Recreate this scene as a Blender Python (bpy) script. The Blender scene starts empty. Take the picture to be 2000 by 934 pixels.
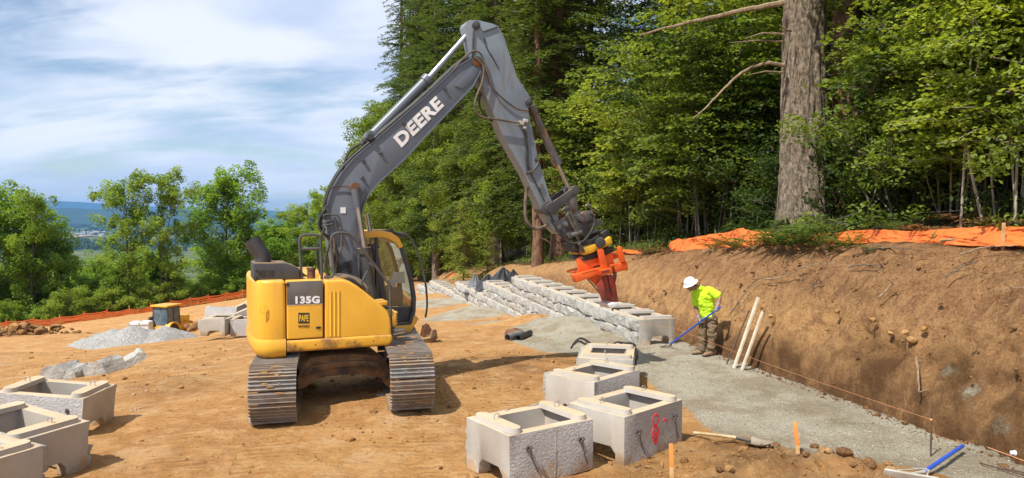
import bpy, bmesh, math, random
import numpy as np
from mathutils import Vector, Matrix

random.seed(7)
RNG = np.random.default_rng(11)
SC = bpy.context.scene
COL = SC.collection
R = math.radians

# ---------------------------------------------------------------- camera
CAM_H, PITCH, FPX = 3.05, R(1.88), 1430.0
cam_d = bpy.data.cameras.new('camera')
cam_d.sensor_width = 36.0
cam_d.lens = FPX / 2000 * 36.0
cam_d.clip_start, cam_d.clip_end = 0.1, 60000
cam = bpy.data.objects.new('camera', cam_d)
COL.objects.link(cam)
cam.location = (0, 0, CAM_H)
cam.rotation_euler = (R(90) - PITCH, 0, 0)
SC.camera = cam

# ---------------------------------------------------------------- sun, sky, exposure
SUN_AZ, SUN_EL = math.atan2(-0.70, -0.71), R(56)
SDIR = Vector((math.sin(SUN_AZ) * math.cos(SUN_EL), math.cos(SUN_AZ) * math.cos(SUN_EL), math.sin(SUN_EL)))
sun_d = bpy.data.lights.new('sun', 'SUN')
sun_d.energy, sun_d.angle, sun_d.color = 4.7, R(0.6), (1.0, 0.95, 0.86)
sun = bpy.data.objects.new('sun', sun_d)
COL.objects.link(sun)
sun.rotation_euler = SDIR.to_track_quat('Z', 'Y').to_euler()
sun.location = SDIR * 50

W = bpy.data.worlds.new('World')
SC.world = W
W.use_nodes = True
def build_world():
    nt = W.node_tree; N, L = nt.nodes, nt.links
    N.clear()
    out = N.new('ShaderNodeOutputWorld'); bg = N.new('ShaderNodeBackground')
    bg.inputs['Strength'].default_value = 0.1
    sky = N.new('ShaderNodeTexSky'); sky.sky_type = 'NISHITA'; sky.sun_disc = False
    sky.sun_elevation = SUN_EL; sky.sun_rotation = SUN_AZ
    sky.air_density, sky.dust_density, sky.ozone_density = 1.0, 0.4, 2.0
    tc = N.new('ShaderNodeTexCoord'); sep = N.new('ShaderNodeSeparateXYZ')
    L.new(tc.outputs['Generated'], sep.inputs[0])
    def M(op, a, b=None, c=None, clamp=False):
        n = N.new('ShaderNodeMath'); n.operation = op; n.use_clamp = clamp
        for i, v in enumerate((a, b, c)):
            if v is None: continue
            if isinstance(v, (int, float)): n.inputs[i].default_value = v
            else: L.new(v, n.inputs[i])
        return n.outputs[0]
    zz = M('ADD', M('MAXIMUM', sep.outputs['Z'], 0.0), 0.22)
    cx, cy = M('DIVIDE', sep.outputs['X'], zz), M('DIVIDE', sep.outputs['Y'], zz)
    cmb = N.new('ShaderNodeCombineXYZ'); L.new(cx, cmb.inputs[0]); L.new(cy, cmb.inputs[1])
    def noise(scale, rough, loc, sc=(1, 1, 1), dist=0.0, rot=0.0):
        mp = N.new('ShaderNodeMapping'); L.new(cmb.outputs[0], mp.inputs[0])
        mp.inputs['Location'].default_value = loc; mp.inputs['Scale'].default_value = sc; mp.inputs['Rotation'].default_value = (0, 0, rot)
        n = N.new('ShaderNodeTexNoise'); L.new(mp.outputs[0], n.inputs['Vector'])
        n.inputs['Scale'].default_value = scale; n.inputs['Detail'].default_value = 7
        n.inputs['Roughness'].default_value = rough; n.inputs['Distortion'].default_value = dist
        return n.outputs['Fac']
    def ramp(v, p0, p1):
        n = N.new('ShaderNodeMapRange'); n.interpolation_type = 'SMOOTHSTEP'
        n.inputs[1].default_value, n.inputs[2].default_value = p0, p1
        L.new(v, n.inputs[0]); return n.outputs[0]
    n1 = noise(0.75, 0.52, (3.1, 1.7, 0), (1, 1.5, 1), 0.4, 0.3)
    n2 = noise(2.2, 0.6, (0.4, 5.2, 0), (1, 2.2, 1), 0.6, 0.3)
    cover = M('ADD', M('MULTIPLY', n1, 0.75), M('MULTIPLY', n2, 0.25))
    cov = ramp(cover, 0.37, 0.53)                      # 0 = clear blue, 1 = thin cloud
    shade = ramp(noise(1.0, 0.5, (7.3, 2.4, 0), (1, 1.4, 1), 0.5, 0.25), 0.36, 0.62)
    mixc = N.new('ShaderNodeMix'); mixc.data_type = 'RGBA'
    mixc.inputs[6].default_value = (4.6, 5.45, 7.3, 1); mixc.inputs[7].default_value = (7.1, 7.5, 8.4, 1)
    L.new(shade, mixc.inputs[0])
    low = ramp(sep.outputs['Z'], 0.0, 0.10)            # streaks thin out to pale blue at the horizon
    cov2 = M('MULTIPLY', cov, M('ADD', M('MULTIPLY', low, 0.25), 0.72))
    mix = N.new('ShaderNodeMix'); mix.data_type = 'RGBA'
    L.new(cov2, mix.inputs[0])
    L.new(sky.outputs[0], mix.inputs[6]); L.new(mixc.outputs[2], mix.inputs[7])
    L.new(mix.outputs[2], bg.inputs['Color']); L.new(bg.outputs[0], out.inputs['Surface'])
build_world()
SC.view_settings.view_transform = 'Standard'
SC.view_settings.look = 'None'
SC.view_settings.exposure = 0.42
SC.view_settings.gamma = 1.0
SC.view_settings.use_curve_mapping = False
SC.cycles.max_bounces = 6
SC.cycles.transparent_max_bounces = 8
SC.cycles.use_denoising = True

# ---------------------------------------------------------------- geometry helpers
def ray(px, py):
    u, v = (px - 1000) / FPX, (py - 467) / FPX
    return Vector((u, math.cos(PITCH) - v * math.sin(PITCH), -(math.sin(PITCH) + v * math.cos(PITCH))))
def at_y(px, py, Y):
    d = ray(px, py); return Vector((0, 0, CAM_H)) + d * (Y / d.y)
def at_z(px, py, Z=0.0):
    d = ray(px, py); return Vector((0, 0, CAM_H)) + d * ((Z - CAM_H) / d.z)

def tag(o, label=None, cat=None, group=None, kind=None):
    if label: o['label'] = label
    if cat: o['category'] = cat
    if group: o['group'] = group
    if kind: o['kind'] = kind
    return o
def empty(name, loc=(0, 0, 0), rz=0.0, rot=None):
    o = bpy.data.objects.new(name, None); COL.objects.link(o)
    o.location = loc; o.rotation_euler = rot if rot else (0, 0, rz)
    o.empty_display_size = 0.2
    return o
def link(name, me, parent=None, loc=None, rot=None, scale=None):
    o = bpy.data.objects.new(name, me); COL.objects.link(o)
    if parent: o.parent = parent
    if loc is not None: o.location = loc
    if rot is not None: o.rotation_euler = rot
    if scale is not None: o.scale = scale
    return o
def kids(o): return [c for c in bpy.data.objects if c.parent == o]
def copy_tree(o, parent=None, kidmap=None):
    c = o.copy(); COL.objects.link(c)
    if parent: c.parent = parent
    for ch in o.children: copy_tree(ch, c)
    return c

def frame(d):
    d = Vector(d).normalized()
    a = Vector((0, 0, 1)) if abs(d.z) < 0.95 else Vector((1, 0, 0))
    u = d.cross(a).normalized(); return u, u.cross(d).normalized()

class MB:
    def __init__(s): s.v, s.f, s.m = [], [], []
    def add(s, vs, fs, mi=0):
        o = len(s.v); s.v += [tuple(v) for v in vs]
        s.f += [tuple(i + o for i in f) for f in fs]; s.m += [mi] * len(fs)
        return s
    def box(s, c, d, rot=None, mi=0, taper=(1, 1)):
        x, y, z = d[0] / 2, d[1] / 2, d[2] / 2; tx, ty = taper
        vs = [Vector(p) for p in ((-x, -y, -z), (x, -y, -z), (x, y, -z), (-x, y, -z), (-x * tx, -y * ty, z), (x * tx, -y * ty, z), (x * tx, y * ty, z), (-x * tx, y * ty, z))]
        if rot is not None:
            m = rot if isinstance(rot, Matrix) else Matrix.Rotation(rot, 3, 'Z'); vs = [m @ v for v in vs]
        c = Vector(c)
        return s.add([v + c for v in vs], [(0, 3, 2, 1), (4, 5, 6, 7), (0, 1, 5, 4), (1, 2, 6, 5), (2, 3, 7, 6), (3, 0, 4, 7)], mi)
    def beam(s, p0, p1, w, h, mi=0, up=(0, 0, 1), w1=None, h1=None):
        p0, p1 = Vector(p0), Vector(p1); d = (p1 - p0).normalized()
        u = d.cross(Vector(up)); u = u.normalized() if u.length > 1e-4 else Vector((1, 0, 0)); n = u.cross(d)
        w1 = w if w1 is None else w1; h1 = h if h1 is None else h1
        vs = []
        for p, a, b in ((p0, w / 2, h / 2), (p1, w1 / 2, h1 / 2)):
            vs += [p - u * a - n * b, p + u * a - n * b, p + u * a + n * b, p - u * a + n * b]
        return s.add(vs, [(0, 3, 2, 1), (4, 5, 6, 7), (0, 1, 5, 4), (1, 2, 6, 5), (2, 3, 7, 6), (3, 0, 4, 7)], mi)
    def prism(s, pts, b0, b1, fn=None, mi=0):
        """outline pts (a, z) pushed from b0 to b1 across"""
        n = len(pts); fn = fn or (lambda a, b, z: (a, b, z))
        area = sum(pts[i][0] * pts[(i + 1) % n][1] - pts[(i + 1) % n][0] * pts[i][1] for i in range(n))
        if (area > 0) == (b1 > b0): pts = pts[::-1]
        vs = [fn(a, b0, z) for a, z in pts] + [fn(a, b1, z) for a, z in pts]
        fs = [tuple(range(n))[::-1], tuple(range(n, 2 * n))] + [(i, (i + 1) % n, n + (i + 1) % n, n + i) for i in range(n)]
        return s.add(vs, fs, mi)
    def tube(s, pts, r, n=8, mi=0, caps=True):
        pts = [Vector(p) for p in pts]; k = len(pts)
        rs = list(r) if isinstance(r, (list, tuple)) else [r] * k
        t = [(pts[min(i + 1, k - 1)] - pts[max(i - 1, 0)]).normalized() for i in range(k)]
        u, w = frame(t[0]); vs = []
        for i in range(k):
            u = (u - t[i] * u.dot(t[i])).normalized(); w = t[i].cross(u)
            for j in range(n):
                a = 2 * math.pi * j / n
                vs.append(pts[i] + (u * math.cos(a) + w * math.sin(a)) * rs[i])
        fs = [(i * n + j, i * n + (j + 1) % n, (i + 1) * n + (j + 1) % n, (i + 1) * n + j) for i in range(k - 1) for j in range(n)]
        if caps: fs += [tuple(range(n))[::-1], tuple(range((k - 1) * n, k * n))]
        return s.add(vs, fs, mi)
    def cyl(s, p0, p1, r0, r1=None, n=16, mi=0):
        return s.tube([p0, p1], [r0, r0 if r1 is None else r1], n, mi)
    def lathe(s, prof, c=(0, 0, 0), n=20, mi=0, m=None):
        """prof: (r, z) from bottom to top"""
        c = Vector(c); vs = []
        for r, z in prof:
            for j in range(n):
                a = 2 * math.pi * j / n; v = Vector((r * math.cos(a), r * math.sin(a), z))
                vs.append((m @ v if m is not None else v) + c)
        k = len(prof)
        fs = [(i * n + j, i * n + (j + 1) % n, (i + 1) * n + (j + 1) % n, (i + 1) * n + j) for i in range(k - 1) for j in range(n)]
        fs += [tuple(range(n))[::-1], tuple(range((k - 1) * n, k * n))]
        return s.add(vs, fs, mi)
    def ball(s, c, r, n=12, mi=0, m=None):
        rx, ry, rz = r if isinstance(r, (tuple, list)) else (r, r, r)
        c = Vector(c); vs = [Vector((0, 0, -rz))]; k = n // 2
        for i in range(1, k):
            ph = -math.pi / 2 + math.pi * i / k
            for j in range(n):
                a = 2 * math.pi * j / n
                vs.append(Vector((rx * math.cos(ph) * math.cos(a), ry * math.cos(ph) * math.sin(a), rz * math.sin(ph))))
        vs.append(Vector((0, 0, rz)))
        vs = [(m @ v if m is not None else v) + c for v in vs]
        fs = [(0, 1 + (j + 1) % n, 1 + j) for j in range(n)]
        for i in range(k - 2):
            fs += [(1 + i * n + j, 1 + i * n + (j + 1) % n, 1 + (i + 1) * n + (j + 1) % n, 1 + (i + 1) * n + j) for j in range(n)]
        e = len(vs) - 1; b = 1 + (k - 2) * n
        fs += [(b + j, b + (j + 1) % n, e) for j in range(n)]
        return s.add(vs, fs, mi)
    def mesh(s, name, mats, bevel=0.0, seg=2, smooth=40, norm=True):
        me = bpy.data.meshes.new(name)
        me.from_pydata(s.v, [], s.f)
        for m in (mats if isinstance(mats, (list, tuple)) else [mats]): me.materials.append(m)
        me.polygons.foreach_set('material_index', s.m)
        bm = bmesh.new(); bm.from_mesh(me)
        if norm: bmesh.ops.recalc_face_normals(bm, faces=bm.faces)
        if bevel > 0:
            ed = [e for e in bm.edges if len(e.link_faces) == 2 and e.calc_face_angle(0) > R(28)]
            bmesh.ops.bevel(bm, geom=ed, offset=bevel, segments=seg, affect='EDGES', profile=0.6, clamp_overlap=True)
        bm.to_mesh(me); bm.free()
        if smooth:
            me.polygons.foreach_set('use_smooth', [True] * len(me.polygons))
            me.set_sharp_from_angle(angle=R(smooth))
        me.update()
        return me
    def build(s, name, mats, parent=None, bevel=0.0, seg=2, smooth=40, **k):
        return link(name, s.mesh(name, mats, bevel, seg, smooth), parent, **k)

def smooth_path(pts, n=6):
    """Catmull-Rom through pts"""
    P = [Vector(p) for p in pts]; P = [P[0] * 2 - P[1]] + P + [P[-1] * 2 - P[-2]]; out = []
    for i in range(1, len(P) - 2):
        a, b, c, d = P[i - 1], P[i], P[i + 1], P[i + 2]
        for j in range(n):
            t = j / n
            out.append(0.5 * ((2 * b) + (c - a) * t + (2 * a - 5 * b + 4 * c - d) * t * t + (3 * b - a - 3 * c + d) * t ** 3))
    out.append(P[-2]); return out

def np_mesh(name, V, F, mats, smooth=False, attrs=None, mi=None):
    """V (n,3) float, F (m,k) int"""
    me = bpy.data.meshes.new(name); V = np.asarray(V, np.float32); F = np.asarray(F, np.int32)
    m, k = F.shape
    me.vertices.add(len(V)); me.vertices.foreach_set('co', V.ravel())
    me.loops.add(m * k); me.loops.foreach_set('vertex_index', F.ravel())
    me.polygons.add(m); me.polygons.foreach_set('loop_start', np.arange(0, m * k, k, dtype=np.int32))
    me.polygons.foreach_set('loop_total', np.full(m, k, np.int32))
    if mi is not None: me.polygons.foreach_set('material_index', np.asarray(mi, np.int32))
    me.polygons.foreach_set('use_smooth', np.full(m, smooth))
    for mt in (mats if isinstance(mats, (list, tuple)) else [mats]): me.materials.append(mt)
    for an, av in (attrs or {}).items():
        at = me.attributes.new(an, 'FLOAT', 'POINT'); at.data.foreach_set('value', np.asarray(av, np.float32))
    me.update(calc_edges=True); me.validate()
    return me

def _hash(ix, iy, iz):
    h = (ix * 374761393 + iy * 668265263 + iz * 2147483647 + 1013904223) & 0xFFFFFFFF
    h = ((h ^ (h >> 13)) * 1274126177) & 0xFFFFFFFF
    h = ((h ^ (h >> 16)) * 2246822519) & 0xFFFFFFFF
    return ((h ^ (h >> 15)) & 0xFFFFFF) / float(0xFFFFFF)
def vnoise(x, y, z=None):
    x = np.asarray(x, float); y = np.asarray(y, float); z = np.zeros_like(x) if z is None else np.asarray(z, float)
    ix, iy, iz = (np.floor(q).astype(np.int64) for q in (x, y, z)); fx, fy, fz = x - ix, y - iy, z - iz
    fx, fy, fz = (f * f * (3 - 2 * f) for f in (fx, fy, fz)); r = 0
    for dx in (0, 1):
        for dy in (0, 1):
            for dz in (0, 1):
                w = (fx if dx else 1 - fx) * (fy if dy else 1 - fy) * (fz if dz else 1 - fz)
                r = r + w * _hash(ix + dx, iy + dy, iz + dz)
    return r * 2 - 1
def fbm(x, y, z=None, oct=4, gain=0.5):
    r, a, t = 0, 1.0, 0
    for i in range(oct):
        k = 2.03 ** i; r = r + a * vnoise(np.asarray(x) * k + 13.1 * i, np.asarray(y) * k + 7.7 * i, None if z is None else np.asarray(z) * k); t += a; a *= gain
    return r / t
def sstep(a, b, x):
    t = np.clip((np.asarray(x, float) - a) / (b - a), 0, 1); return t * t * (3 - 2 * t)
# ---------------------------------------------------------------- materials
class NT:
    def __init__(s, name):
        s.m = bpy.data.materials.new(name); s.m.use_nodes = True
        s.N, s.L = s.m.node_tree.nodes, s.m.node_tree.links
        s.N.clear()
        s.out = s.N.new('ShaderNodeOutputMaterial'); s.p = s.N.new('ShaderNodeBsdfPrincipled')
        s.L.new(s.p.outputs[0], s.out.inputs[0])
        s.tc = s.N.new('ShaderNodeTexCoord'); s.geo = s.N.new('ShaderNodeNewGeometry')
    def set(s, k, v):
        i = s.p.inputs[k]
        if isinstance(v, bpy.types.NodeSocket): s.L.new(v, i)
        else: i.default_value = v if not (isinstance(v, tuple) and len(v) == 3) else (*v, 1)
    def math(s, op, a, b=None, clamp=False):
        n = s.N.new('ShaderNodeMath'); n.operation = op; n.use_clamp = clamp
        for i, v in enumerate((a, b)):
            if v is None: continue
            if isinstance(v, (int, float)): n.inputs[i].default_value = v
            else: s.L.new(v, n.inputs[i])
        return n.outputs[0]
    def mapping(s, vec, scale=(1, 1, 1), rot=(0, 0, 0), loc=(0, 0, 0)):
        n = s.N.new('ShaderNodeMapping'); s.L.new(vec, n.inputs[0])
        n.inputs['Scale'].default_value = scale; n.inputs['Rotation'].default_value = rot; n.inputs['Location'].default_value = loc
        return n.outputs[0]
    def noise(s, vec, scale, detail=5, rough=0.55, dist=0.0):
        n = s.N.new('ShaderNodeTexNoise'); s.L.new(vec, n.inputs['Vector'])
        n.inputs['Scale'].default_value = scale; n.inputs['Detail'].default_value = detail
        n.inputs['Roughness'].default_value = rough; n.inputs['Distortion'].default_value = dist
        return n.outputs['Fac']
    def voro(s, vec, scale, feat='F1', out='Distance', rnd=1.0):
        n = s.N.new('ShaderNodeTexVoronoi'); s.L.new(vec, n.inputs['Vector']); n.feature = feat
        n.inputs['Scale'].default_value = scale; n.inputs['Randomness'].default_value = rnd
        return n.outputs[out]
    def ramp(s, v, a, b, lo=0.0, hi=1.0, smooth=True):
        n = s.N.new('ShaderNodeMapRange'); n.interpolation_type = 'SMOOTHSTEP' if smooth else 'LINEAR'
        s.L.new(v, n.inputs[0])
        for i, q in enumerate((a, b, lo, hi)): n.inputs[i + 1].default_value = q
        return n.outputs[0]
    def mix(s, f, a, b, mode='MIX'):
        n = s.N.new('ShaderNodeMix'); n.data_type = 'RGBA'; n.blend_type = mode
        for i, v in ((0, f), (6, a), (7, b)):
            if isinstance(v, bpy.types.NodeSocket): s.L.new(v, n.inputs[i])
            elif isinstance(v, (int, float)): n.inputs[i].default_value = v
            else: n.inputs[i].default_value = (*v, 1)
        return n.outputs[2]
    def bump(s, h, dist=0.02, strength=1.0, prev=None):
        n = s.N.new('ShaderNodeBump'); s.L.new(h, n.inputs['Height'])
        n.inputs['Distance'].default_value = dist; n.inputs['Strength'].default_value = strength
        if prev is not None: s.L.new(prev, n.inputs['Normal'])
        return n.outputs[0]
    def attr(s, name):
        n = s.N.new('ShaderNodeAttribute'); n.attribute_name = name; return n
    def up(s):
        n = s.N.new('ShaderNodeSeparateXYZ'); s.L.new(s.geo.outputs['Normal'], n.inputs[0]); return n.outputs[2]
    def objrand(s):
        n = s.N.new('ShaderNodeObjectInfo'); return n.outputs['Random']
    def objvec(s):
        """object coordinates, shifted by the object's own random number"""
        v = s.N.new('ShaderNodeVectorMath'); v.operation = 'ADD'; s.L.new(s.tc.outputs['Object'], v.inputs[0])
        k = s.math('MULTIPLY', s.objrand(), 37.0); s.L.new(k, v.inputs[1]); return v.outputs[0]

def pmat(name, a, b=None, scale=3.0, rough=0.7, metal=0.0, bump=0.0, bscale=40.0, lo=0.35, hi=0.65, dust=None, dust_amt=0.5, wear=None, wear_scale=6.0, wear_at=0.62, spec=0.5, dist=0.01, coat=0.0, streak=None, streak_at=0.56):
    t = NT(name); vec = t.objvec()
    col = t.mix(t.ramp(t.noise(vec, scale), lo, hi), a, b if b is not None else a)
    if wear is not None:
        w = t.ramp(t.noise(vec, wear_scale, 9, 0.7), wear_at, wear_at + 0.06); col = t.mix(w, col, wear)
    if streak is not None:
        k = t.ramp(t.noise(t.mapping(vec, (7, 7, 0.8)), 1.0, 8, 0.68, 0.3), streak_at, streak_at + 0.16, 0, 0.75)
        k2 = t.ramp(t.noise(vec, 5.0, 9, 0.75), 0.50, 0.70, 0, 0.35)
        col = t.mix(t.math('MAXIMUM', k, k2), col, streak)
    r = rough
    if dust is not None:
        d = t.ramp(t.math('ADD', t.math('MULTIPLY', t.up(), 0.45), t.noise(vec, 2.3, 8, 0.65)), 1.02 - dust_amt, 1.42 - dust_amt)
        col = t.mix(d, col, dust); r = t.ramp(d, 0, 1, rough, 0.95)
    t.set('Base Color', col); t.set('Roughness', r); t.set('Metallic', metal); t.set('Specular IOR Level', spec)
    if coat: t.set('Coat Weight', coat); t.set('Coat Roughness', 0.15)
    if bump: t.set('Normal', t.bump(t.noise(vec, bscale, 6, 0.6), dist, bump))
    return t.m

DUST = (0.42, 0.25, 0.10)
MT = {}
MT['yellow'] = pmat('yellow_paint', (0.86, 0.47, 0.050), (0.79, 0.415, 0.040), 1.4, 0.34, bump=0.06, bscale=7, dust=DUST, dust_amt=0.28, wear=(0.45, 0.22, 0.03), wear_at=0.67, wear_scale=7, streak=(0.62, 0.33, 0.06))
MT['yellow_dirty'] = pmat('mud_stained_yellow_paint', (0.80, 0.41, 0.03), (0.30, 0.15, 0.04), 4.5, 0.6, bump=0.15, bscale=30, dust=DUST, dust_amt=0.42, lo=0.42, hi=0.66)
MT['boomgrey'] = pmat('blue_grey_boom_paint', (0.105, 0.125, 0.155), (0.13, 0.15, 0.178), 1.3, 0.40, bump=0.05, bscale=18, dust=(0.22, 0.20, 0.18), dust_amt=0.08, wear=(0.26, 0.23, 0.20), wear_scale=16, wear_at=0.66, streak=(0.15, 0.145, 0.14), streak_at=0.54)
MT['armgrey'] = pmat('scuffed_arm_paint', (0.21, 0.255, 0.30), (0.165, 0.20, 0.235), 1.2, 0.42, bump=0.06, bscale=18, dust=(0.25, 0.23, 0.2), dust_amt=0.10, wear=(0.34, 0.32, 0.30), wear_scale=18, wear_at=0.63, streak=(0.17, 0.15, 0.13), streak_at=0.54)
MT['dark'] = pmat('dark_grey_paint', (0.045, 0.045, 0.05), (0.07, 0.068, 0.066), 3, 0.5, bump=0.1, bscale=30, dust=DUST, dust_amt=0.28)
MT['black'] = pmat('black_rubber', (0.018, 0.018, 0.02), (0.035, 0.033, 0.03), 6, 0.55, bump=0.1, dust=DUST, dust_amt=0.2)
MT['hose'] = pmat('hydraulic_hose', (0.02, 0.02, 0.022), (0.06, 0.055, 0.045), 8, 0.5)
MT['oldhose'] = pmat('mud_worn_hose', (0.17, 0.12, 0.08), (0.07, 0.06, 0.05), 6, 0.7)
MT['rail'] = pmat('grey_handrail_paint', (0.065, 0.065, 0.068), (0.09, 0.088, 0.085), 6, 0.42, wear=(0.22, 0.2, 0.18), wear_scale=14)
MT['chrome'] = pmat('chrome_rod', (0.55, 0.56, 0.58), (0.45, 0.45, 0.46), 3, 0.28, metal=0.9)
MT['steel'] = pmat('worn_steel', (0.25, 0.24, 0.23), (0.12, 0.105, 0.09), 5, 0.45, metal=0.75, bump=0.1, wear=(0.17, 0.09, 0.05), wear_at=0.58, wear_scale=8)
MT['shoe'] = pmat('track_steel', (0.33, 0.31, 0.29), (0.22, 0.20, 0.18), 5, 0.45, metal=0.35, bump=0.12, dust=(0.40, 0.24, 0.11), dust_amt=0.36, wear=(0.30, 0.18, 0.09), wear_at=0.60, wear_scale=5)
MT['mud'] = pmat('dried_mud', (0.33, 0.19, 0.08), (0.23, 0.125, 0.05), 6, 0.95, bump=0.8, bscale=30, dist=0.02)
MT['mudsteel'] = pmat('mud_caked_steel', (0.20, 0.11, 0.05), (0.055, 0.042, 0.035), 3.2, 0.92, bump=0.9, bscale=12, dust=(0.36, 0.21, 0.085), dust_amt=0.55, dist=0.03)
MT['rust'] = pmat('rust', (0.20, 0.085, 0.035), (0.10, 0.05, 0.03), 9, 0.85, bump=0.3)
MT['rustcyl'] = pmat('rusty_cylinder', (0.10, 0.10, 0.105), (0.20, 0.105, 0.06), 3.5, 0.55, bump=0.1, lo=0.4, hi=0.6)
MT['orangepaint'] = pmat('orange_red_paint', (0.88, 0.145, 0.022), (0.75, 0.105, 0.018), 3, 0.42, bump=0.08, dust=(0.5, 0.22, 0.1), dust_amt=0.12, wear=(0.30, 0.07, 0.03), wear_at=0.64, wear_scale=9)
MT['redpaint'] = pmat('worn_red_paint', (0.45, 0.05, 0.03), (0.22, 0.05, 0.035), 4, 0.5, bump=0.1, wear=(0.35, 0.25, 0.22), wear_at=0.6)
MT['yellowold'] = pmat('chipped_yellow_paint', (0.75, 0.42, 0.02), (0.55, 0.30, 0.03), 4, 0.45, wear=(0.08, 0.07, 0.06), wear_at=0.57)
MT['white'] = pmat('white_paint', (0.82, 0.82, 0.80), (0.72, 0.72, 0.70), 3, 0.5)
MT['lettering'] = pmat('white_vinyl', (0.86, 0.86, 0.86), (0.74, 0.73, 0.72), 5, 0.5, wear=(0.25, 0.25, 0.25), wear_scale=22, wear_at=0.72)
MT['decal'] = pmat('grey_decal', (0.10, 0.10, 0.105), (0.15, 0.135, 0.115), 2.4, 0.32, wear=(0.38, 0.26, 0.15), wear_scale=5, wear_at=0.63)
MT['sticker'] = pmat('dark_sticker', (0.03, 0.03, 0.03), (0.05, 0.05, 0.05), 4, 0.4)
MT['gold'] = pmat('yellow_vinyl', (0.80, 0.50, 0.03), None, 4, 0.45)
MT['seatcloth'] = pmat('seat_cloth', (0.02, 0.02, 0.023), (0.035, 0.035, 0.04), 8, 0.8)
MT['paper'] = pmat('paper', (0.72, 0.78, 0.80), (0.60, 0.68, 0.70), 5, 0.8)
MT['lumber'] = pmat('pale_lumber', (0.64, 0.57, 0.45), (0.50, 0.42, 0.29), 6, 0.8, bump=0.15, bscale=60)
MT['stakewood'] = pmat('stake_wood', (0.62, 0.40, 0.18), (0.48, 0.28, 0.11), 8, 0.8, bump=0.2)
MT['stakepaint'] = pmat('fluorescent_stake_paint', (0.95, 0.33, 0.07), (0.85, 0.27, 0.06), 8, 0.7)
MT['handlewood'] = pmat('handle_wood', (0.55, 0.42, 0.26), (0.40, 0.28, 0.15), 7, 0.65)
MT['bluepaint'] = pmat('blue_handle_paint', (0.015, 0.10, 0.55), (0.02, 0.08, 0.42), 5, 0.35, wear=(0.3, 0.28, 0.25), wear_at=0.68)
MT['alu'] = pmat('dull_aluminium', (0.62, 0.60, 0.55), (0.50, 0.46, 0.38), 5, 0.45, metal=0.35)
MT['bladesteel'] = pmat('dusty_blade_steel', (0.30, 0.245, 0.185), (0.22, 0.165, 0.11), 5, 0.7, metal=0.15)
MT['redspray'] = pmat('red_spray_paint', (0.85, 0.04, 0.05), (0.75, 0.06, 0.07), 14, 0.8)
MT['wire'] = pmat('tie_wire', (0.08, 0.07, 0.065), (0.13, 0.10, 0.08), 9, 0.5, metal=0.5)
MT['loop'] = pmat('galvanised_loop', (0.50, 0.50, 0.48), (0.38, 0.36, 0.34), 9, 0.4, metal=0.6)
MT['rebar'] = pmat('rusty_rebar', (0.07, 0.045, 0.035), (0.13, 0.075, 0.045), 12, 0.8, bump=0.3)
MT['string'] = pmat('orange_string', (0.75, 0.33, 0.15), None, 3, 0.8)
MT['pipe'] = pmat('grey_drain_pipe', (0.13, 0.13, 0.13), (0.2, 0.18, 0.15), 6, 0.6, bump=0.1)
MT['skin'] = pmat('skin', (0.30, 0.15, 0.09), (0.26, 0.125, 0.075), 20, 0.55)
MT['hair'] = pmat('dark_hair', (0.015, 0.012, 0.01), None, 3, 0.6)
MT['hivis'] = pmat('fluorescent_yellow_cloth', (0.62, 0.95, 0.02), (0.46, 0.74, 0.02), 7, 0.85, bump=0.9, bscale=6, dist=0.04)
MT['khaki'] = pmat('brown_work_cloth', (0.19, 0.13, 0.075), (0.13, 0.088, 0.05), 9, 0.9, bump=0.6, bscale=9, dist=0.02)
MT['boot'] = pmat('tan_boot_leather', (0.30, 0.19, 0.11), (0.22, 0.14, 0.08), 9, 0.8)
MT['glove'] = pmat('grey_work_glove', (0.32, 0.33, 0.34), (0.16, 0.17, 0.18), 14, 0.8)
MT['helmet'] = pmat('white_helmet_plastic', (0.85, 0.85, 0.84), None, 3, 0.3)
MT['skypane'] = pmat('painted_sky_glass', (0.07, 0.11, 0.14), (0.13, 0.18, 0.22), 2.0, 0.25)  # loader panes: the sky's reflection is put into the blue-grey colour
MT['tyre'] = pmat('tyre_rubber', (0.025, 0.024, 0.023), (0.06, 0.048, 0.035), 6, 0.8)
MT['tankwhite'] = pmat('white_tank_plastic', (0.75, 0.75, 0.72), (0.65, 0.65, 0.62), 3, 0.5)
MT['roofing'] = pmat('grey_shingle_roof', (0.30, 0.29, 0.29), (0.22, 0.22, 0.23), 0.2, 0.9)
MT['siding'] = pmat('pale_house_siding', (0.60, 0.58, 0.55), (0.45, 0.44, 0.42), 0.1, 0.9)
MT['blacktarp'] = pmat('black_plastic_sheet', (0.022, 0.022, 0.025), (0.035, 0.035, 0.038), 2, 0.38, bump=0.2, bscale=9, dist=0.03)
MT['greytarp'] = pmat('faded_plastic_sheet', (0.16, 0.165, 0.17), (0.11, 0.11, 0.115), 2, 0.45, bump=0.2, bscale=9, dist=0.03)

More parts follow.
